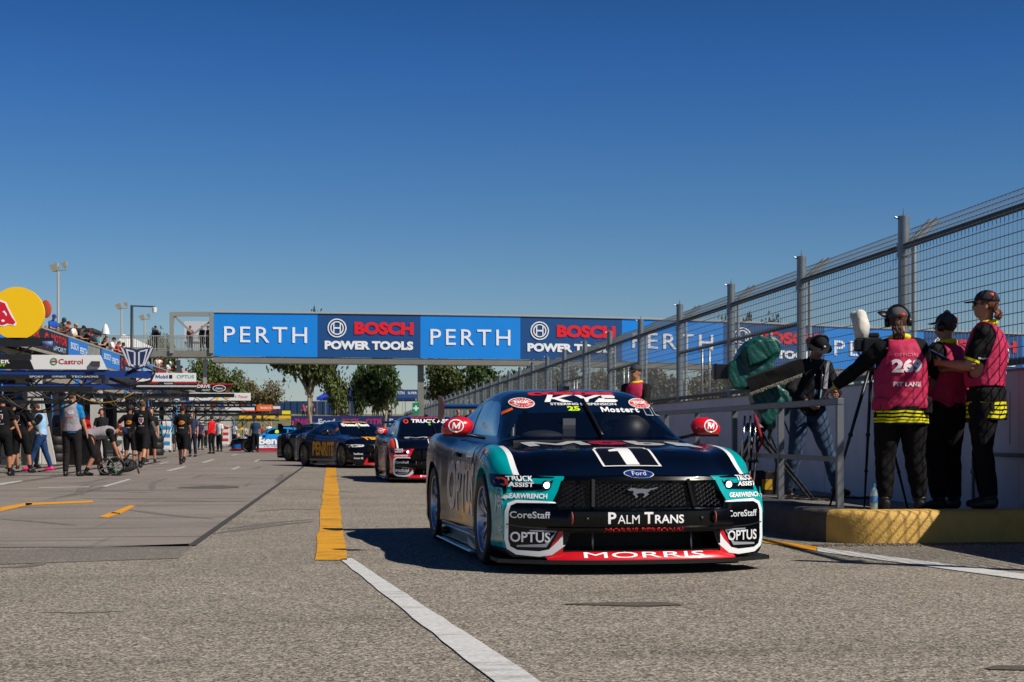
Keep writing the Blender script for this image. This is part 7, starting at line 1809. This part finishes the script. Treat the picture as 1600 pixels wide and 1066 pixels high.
def kyb():
    """slanted block letters of the windscreen strip"""
    h = .060; z = 1.226; bm = NB()
    def P(*pts): merge(bm, flat_poly([(u, z + v * h - h / 2) for u, v in pts]))
    P((-.29, 0), (-.24, 1), (-.195, 1), (-.245, 0)); P((-.235, .45), (-.10, 1), (-.03, 1), (-.20, .38)); P((-.235, .6), (-.14, 0), (-.06, 0), (-.18, .62))
    P((-.02, 1), (.03, 1), (.075, .45), (.045, .28)); P((.045, .55), (.15, 1), (.21, 1), (.04, .20)); P((.02, 0), (.045, .5), (.09, .5), (.065, 0))
    P((.12, 0), (.17, .55), (.22, .55), (.17, 0))
    P((.20, 1), (.29, 1), (.315, .8), (.30, .58), (.20, .58)); P((.165, .42), (.30, .42), (.32, .2), (.29, 0), (.15, 0))
    return bm
HORSE = [(-1.0, .52), (-.86, .62), (-.78, .80), (-.70, .70), (-.55, .72), (-.38, .60), (-.05, .62), (.30, .55), (.50, .62), (.72, .66), (1.0, .82), (.98, .68), (.70, .48), (.52, .42), (.44, .22), (.30, .10), (.42, -.10), (.20, -.42), (.10, -.55), (-.02, -.52), (.10, -.35), (.12, -.08), (-.02, .05), (-.25, .02), (-.45, -.12), (-.30, -.38), (-.42, -.62), (-.52, -.55), (-.48, -.36), (-.66, -.10), (-.60, .18), (-.66, .38), (-.82, .36), (-.96, .40)]
def hood_text(parts):
    out = []
    for t, u0, u1, c, b in parts:
        out.append(('bonnet_lettering', text_bm(t, width=u1 - u0, height=.38 if t in 'Mo' else .42, bold=b, center=((u0 + u1) / 2, -1.13)), 'TF', paint(c, .35, .5), .006))
    return out
def number_box(num='1'):
    w = paint('#eeeeee', .4, .3)
    return [('number_panel', flat_poly([(-.21, -1.95), (.21, -1.95), (.21, -1.54), (-.21, -1.54)]), 'TF', paint('#020203', .4), .004),
            ('number_outline', flat_ring([(-.21, -1.95), (.21, -1.95), (.21, -1.60), (.19, -1.58), (.19, -1.54), (-.19, -1.54), (-.19, -1.58), (-.21, -1.60)], .016), 'TF', w, .006),
            ('race_number', flat_poly([(-.035, -1.92), (.06, -1.92), (.06, -1.57), (-.02, -1.57), (-.10, -1.63), (-.10, -1.665), (-.035, -1.655)]), 'TF', w, .006)]
def lens_text():
    L = []
    for s in (-1, 1):
        u = .80 * s
        L.append(('light_lettering', text_bm('TRUCK', width=.155, height=.030, bold=.03, shear=.15, center=(u, .637)), 'FR', WT(), .0105))
        L.append(('light_lettering', text_bm('ASSIST', width=.165, height=.030, bold=.03, shear=.15, center=(u, .599)), 'FR', WT(), .0105))
        L.append(orange_ring(-.905 if s < 0 else .905, .617, .030, 'FR'))
    return L
def pod_text(a, b):
    L = []
    for s in (-1, 1):
        u = .755 * s - (0 if s < 0 else .02)
        L.append(('pod_lettering', text_bm(a, width=.255, height=.045, bold=.015, center=(u, .400)), 'FR', paint('#c9ccd2', .4), .0085))
        L.append(('pod_lettering', text_bm(b, width=.25, height=.070, bold=.02, center=(u, .250)), 'FR', paint('#d5d8dc', .4), .0085))
        L.append(('wing_lettering', text_bm('GEARWRENCH', width=.27, height=.034, bold=.03, shear=.2, center=(.775 * s, .525)), 'FR', WT(), .0065))
    return L
def marks_main():
    L = []
    L += [('roof_lettering', text_bm('coates', width=.72, height=.20, bold=.05, shear=.1, center=(-.03, .83)), 'RF', paint('#d5261c', .35, .4), .005)]
    L += [('screen_lettering', kyb(), 'FR', WT(), .006), ('screen_lettering', text_bm('STEERING SUSPENSION', width=.54, height=.019, bold=.02, center=(.02, 1.180)), 'FR', WT(), .006)]
    L += [('driver_number', text_bm('25', width=.10, height=.037, bold=.04, center=(-.075, 1.143)), 'FR', paint('#c8e81e', .4), .006)]
    L += [('driver_name', text_bm('Mostert', width=.31, height=.044, bold=.04, center=(.30, 1.135)), 'FR', WT(), .006)]
    for k in range(2):
        u = .53 + k * .085; L.append(('sticker_outline', flat_ring([(u - .033, 1.155), (u - .033, 1.09), (u + .033, 1.085), (u + .033, 1.15)], .006), 'FR', paint('#9aa0a4', .4), .006))
    L += ngk(-.47, 1.19) + ngk(.50, 1.19)
    L += [('corner_sticker', flat_poly([(-.64, 1.095), (-.555, 1.135), (-.56, 1.15), (-.63, 1.12)]), 'FR', paint('#e8661e', .4), .006), ('corner_sticker', flat_poly([(.60, 1.15), (.665, 1.11), (.66, 1.09), (.60, 1.125)]), 'FR', paint('#e8661e', .4), .006)]
    L += hood_text([('M', -.61, -.15, '#d6d8da', .03), ('o', -.13, .16, '#c4163c', .06), ('b', .19, .44, '#d6d8da', .05), ('il', .49, .70, '#d6d8da', .06)])
    L += number_box()
    L += [('maker_badge', flat_poly(ellipse(.0, .672, .105, .026)), 'FR', paint('#dfe3ea', .3, .5), .0045), ('maker_badge', flat_poly(ellipse(0, .672, .098, .022)), 'FR', paint('#16307a', .3, .5), .006), ('maker_lettering', text_bm('Ford', width=.11, height=.026, bold=.0, shear=.35, center=(0, .672)), 'FR', WT(), .0085)]
    L += lens_text() + pod_text('CoreStaff', 'OPTUS')
    for pr, c in (('LS', 1.90), ('RS', -1.90)):
        L.append(('fender_lettering', text_bm('yes', width=.20, height=.13, bold=.02, shear=.3, center=(c, .465)), pr, paint('#d8e6e6', .4), .005))
        L.append(('fender_logo', flat_ring(ellipse(c + (.03 if pr == 'LS' else 0), .30, .045, .017), .007), pr, WT(), .005))
        L.append(('fender_lettering', text_bm('OAKLEY', width=.10, height=.012, bold=.02, center=(c + (.03 if pr == 'LS' else 0), .27)), pr, WT(), .005))
    for pr, s in (('LS', 1), ('RS', -1)):
        L.append(('door_lettering', text_bm('OPTUS', width=1.42, height=.42, bold=.05, center=(-.02 * s, .52)), pr, mat('door_grey', '#a2a7af', .3, coat=.5), .004))
        L.append(('fender_badge', flat_poly(ellipse(1.16 * s, .80, .07, .035)), pr, paint('#c01a28', .3, .5), .005))
        L.append(('fender_lettering', text_bm('CIAO', width=.17, height=.05, bold=.01, shear=.3, center=(1.36 * s, .775)), pr, paint('#9fc9d6', .4), .005))
        L.append(('wing_line', stroke([(.74 * s, .23), (-.2 * s, .19), (-.9 * s, .20)], .014), pr, paint('#b9c4c8', .4), .0045))
        L.append(('side_sticker', flat_poly([(y * s, z) for y, z in [(.50, .66), (.10, .66), (.06, .80), (.44, .86)]]), pr, paint('#27344d', .25, .6), .005))
    return L
PALM = [('P', .383, .055, .078, '#f0f0f0', .025, -.232), ('ALM', .374, .150, .058, '#f0f0f0', .0, -.120), ('T', .383, .062, .078, '#f0f0f0', .025, .020), ('RANS', .374, .205, .058, '#f0f0f0', .02, .165), ('MORRIS PERSONAL', .304, .56, .024, '#d8141f', .0, 0)]
TEAL = '#009a9c'
lv_main = dict(
    paint=paint_regions('livery_teal_navy', '#020409', [
        ('#0a2340', [(0, -1, 0, .75), (0, 0, 1, -.62)]),
        (TEAL, [(1, 0, 0, -.83), (0, 1, 0, -.93), (0, 0, 1, -.17)]),
        ('#eef0f2', [(1, 0, 0, -.795), (-1, 0, 0, .832), (0, 1, 0, -1.25), (0, 0, 1, -.63)]),
        (TEAL, [(0, 1, 0, -1.75), (0, 0, -1, .66), (0, 0, 1, -.475), (1, 0, .56, -.888)]),
    ], rough=.2),
    mirror='#cf1220', mirror_mark=True, lip='#c8121f', lip_text='MORRIS', skirt='#0c6e73', rim='#b4bfd0', steer=0.0,
    side_glass=mat('side_glass_blue', '#152c4c', .08, coat=1.0), endplate=paint('#5c2426', .3, .5), wing=paint('#05080f', .2, .6),
    bumper_text=PALM, interior=True, marks=marks_main)
def marks_red():
    L = [('roof_lettering', text_bm('coates', width=.72, height=.20, bold=.05, center=(-.03, .83)), 'RF', paint('#d5261c', .35, .4), .005)]
    L += [('screen_lettering', text_bm('TRUCK ASSIST', width=.98, height=.075, bold=.04, shear=.15, center=(.10, 1.205)), 'FR', WT(), .006), orange_ring(-.50, 1.20, .045, 'FR')]
    L += [('driver_number', text_bm('2', width=.05, height=.04, bold=.04, center=(-.03, 1.14)), 'FR', paint('#7ed321', .4), .006), ('driver_name', text_bm('Wood', width=.20, height=.04, bold=.04, center=(.34, 1.135)), 'FR', WT(), .006)]
    L += hood_text([('M', -.61, -.15, '#d6d8da', .03), ('o', -.13, .16, '#c4163c', .06), ('b', .19, .44, '#d6d8da', .05), ('il', .49, .70, '#d6d8da', .06)]) + number_box()
    L += lens_text() + pod_text('CoreStaff', 'mutual')
    L.append(('door_lettering', text_bm('TRUCK ASSIST', width=1.5, height=.25, bold=.01, center=(0, .58)), 'LS', paint('#b9bcc0', .3, .6), .004))
    return L
lv_red = dict(
    paint=paint_regions('livery_orange_black', '#05060a', [
        ('#e8421a', [(1, 0, 0, -.86), (0, 1, 0, -.93), (0, 0, 1, -.17)]),
        ('#eef0f2', [(1, 0, 0, -.80), (-1, 0, 0, .832), (0, 1, 0, -1.25), (0, 0, 1, -.63)]),
        ('#b02c30', [(0, -1, 0, .93), (0, 1, 0, .9), (0, 0, -1, .62)]),
        ('#c4202a', [(0, 1, 0, -1.75), (0, 0, -1, .66), (0, 0, 1, -.475), (1, 0, .56, -.888)]),
    ], rough=.2),
    mirror='#cf1220', mirror_mark=True, lip='#c8121f', lip_text='MORRIS', skirt='#7a1a20', rim='#3c3f46',
    bumper_text=PALM, marks=marks_red)
def marks_gold():
    g = paint('#f0a90e', .4, .2)
    L = [('roof_lettering', text_bm('PENRITE', width=.75, height=.20, bold=.05, center=(.02, .83)), 'RF', g, .005),
         ('screen_lettering', text_bm('Steadfast', width=.86, height=.085, bold=.05, shear=.1, center=(-.06, 1.20)), 'FR', WT(), .006),
         ('driver_number', text_bm('10', width=.08, height=.045, bold=.04, center=(.02, 1.13)), 'FR', paint('#7ed321', .4), .006)]
    L.append(('door_lettering', text_bm('PENRITE', width=1.50, height=.40, bold=.045, center=(-.02, .52)), 'LS', g, .004))
    L.append(('bonnet_lettering', text_bm('PENRITE', width=.95, height=.42, bold=.05, center=(.10, -1.55)), 'TF', g, .006))
    for k, (t, z) in enumerate((('SteelForce', .40), ('Armor All', .28))):
        for s in (-1, 1): L.append(('pod_lettering', text_bm(t, width=.22, height=.05, bold=.02, center=(.78 * s, z)), 'FR', WT(), .0085))
    for s in (-1, 1): L.append(('light_panel', flat_poly([(s * .95, .655), (s * .60, .64), (s * .64, .59), (s * .93, .575)]), 'FR', mat('lamp_white', '#cfd2d4', .25, coat=.8), .008))
    L.append(('rear_lettering', text_bm('VE', width=.28, height=.13, bold=.03, center=(-1.35, .86)), 'LS', paint('#aab4c8', .4), .004))
    L.append(('side_line', stroke([(.9, .20), (-.9, .20)], .03), 'LS', paint('#b9bcc0', .4), .0045))
    L.append(('orange_dot', flat_poly(ellipse(.30, 1.06, .10, .055)), 'LS', paint('#e07818', .4), .005))
    L.append(('number_plate', flat_poly([(-.16, .10), (.16, .10), (.16, .22), (-.16, .22)]), 'FR', paint('#9b9da0', .4), .06))
    return L
lv_gold = dict(
    paint=paint_regions('livery_gold_blue', '#060811', [
        ('#16386a', [(0, 0, 1, -.66), (0, -1, 0, 1.6), (1, 0, 0, -.5)]),
        ('#0a1830', [(0, -1, 0, -.7), (0, 0, 1, -.3)]),
    ], rough=.22),
    mirror='#101116', lip='#b8131f', skirt='#16161a', rim='#9a958a', lamp_on=False, pods=False, side_glass=mat('side_glass_grey', '#0c1118', .08, coat=1.0),
    bumper_text=[], marks=marks_gold)
def marks_gold2():
    L = marks_gold(); L.append(('roof_band', flat_poly([(-.5, .9), (.5, .9), (.5, 1.9), (-.5, 1.9)]), 'RF', paint('#d8dadc', .4, .4), .0045)); return L
lv_gold2 = dict(lv_gold); lv_gold2['marks'] = marks_gold2; lv_gold2['mirror'] = '#15161a'
def marks_blue():
    def sy(P): return [(-y, z) for y, z in P]
    return [('door_lettering', text_bm('Bendix', width=1.75, height=.40, bold=.04, center=(.05, .60)), 'RS', WT(), .004),
         ('side_band', flat_poly(sy([(-.95, .24), (.95, .24), (.95, .37), (-.95, .37)])), 'RS', paint('#cfd6dd', .35, .5), .0045),
         ('side_lettering', text_bm('ULTIMATE', width=1.3, height=.07, bold=.02, center=(.1, .30)), 'RS', paint('#b8202a', .4), .0055),
         ('bonnet_patch', flat_poly(sy([(1.0, .72), (1.55, .70), (1.9, .62), (1.9, .55), (1.2, .60)])), 'RS', paint('#0c0f16', .3, .5), .0045),
         ('window_number', text_bm('8', width=.2, height=.18, bold=.04, center=(.1, 1.06)), 'RS', paint('#d7e62a', .4), .005),
         ('front_lettering', text_bm('BOOST', width=.4, height=.09, bold=.02, center=(-1.55, .76)), 'RS', WT(), .0055)]
lv_blue = dict(
    paint=paint_regions('livery_light_blue', '#0b1c38', [
        ('#1f7fc4', [(0, 0, 1, -.38), (0, -.3, 1, -.45)]), ('#1a5fae', [(0, 0, -1, .45), (0, 0, 1, -.2)]),
        ('#c01a28', [(0, 0, -1, .21)]), ('#0a0d14', [(0, 1, 0, -.9), (0, 0, 1, -.42), (0, 0, -1, .70)]),
    ], rough=.22),
    mirror='#1a5fae', lip='#c01a28', skirt='#b01824', rim='#4a4640', lamp_on=False, pods=False, marks=marks_blue)
# ================================================================== THE QUEUE
def car_pose(cx, cd, yaw_deg):
    """front axle centre at camera-right cx, depth cd; nose turned yaw_deg to the camera's right"""
    h = RT * math.sin(R(yaw_deg)) - FW * math.cos(R(yaw_deg))
    fa = RT * cx + FW * cd
    c = fa - h * AX
    return Vector((c.x, c.y, 0.0)), math.atan2(-h.x, h.y)
p, a = car_pose(.735, 11.47, 10.2)
main_car = build_car('teal and navy race car leading the queue, red mirrors, headlights lit', p, a, lv_main)
hb = NB(); prism(hb, [(-x * .105, z * .052) for x, z in HORSE], -.006, .006, 'y')
ho = obj('horse_emblem', hb, mat('emblem_silver', '#9a9ca4', .3, metal=.8), main_car); ho.location = (.0, front_y(0, .55) - .008, .545)
p, a = car_pose(-1.50, 31.0, 9.5)
build_car('orange and black race car second in the queue, headlights lit, red mirrors', p, a, lv_red)
p, a = car_pose(-4.75 + .83, 44.0, 30)
build_car('black and blue race car with gold lettering, third in the queue, nose turned right', p, a, lv_gold, detail=0)
p, a = car_pose(-5.30, 52.3, 38)
build_car('black race car with gold lettering and a white roof band, fourth in the queue', p, a, lv_gold2, detail=0)
h = -RT * .985 + FW * .0 - FW * .17; fa = at(386, 79.6, 0) + Vector((0, .9, 0)); c = fa - h * AX
build_car('light blue, white and red race car parked side on beyond the queue', Vector((c.x, c.y, 0)), math.atan2(-h.x, h.y), lv_blue, detail=0)
lv_far = dict(lv_blue); lv_far['marks'] = lambda: []; lv_far['paint'] = paint_regions('livery_far_white', '#c9ccd2', [('#c8561a', [(0, 0, -1, .45)])])
h = -RT * .9 - FW * .43; c = at(470, 100, 0)
build_car('pale far race car behind the light blue one', Vector((c.x, c.y, 0)), math.atan2(-h.x, h.y), lv_far, detail=0)
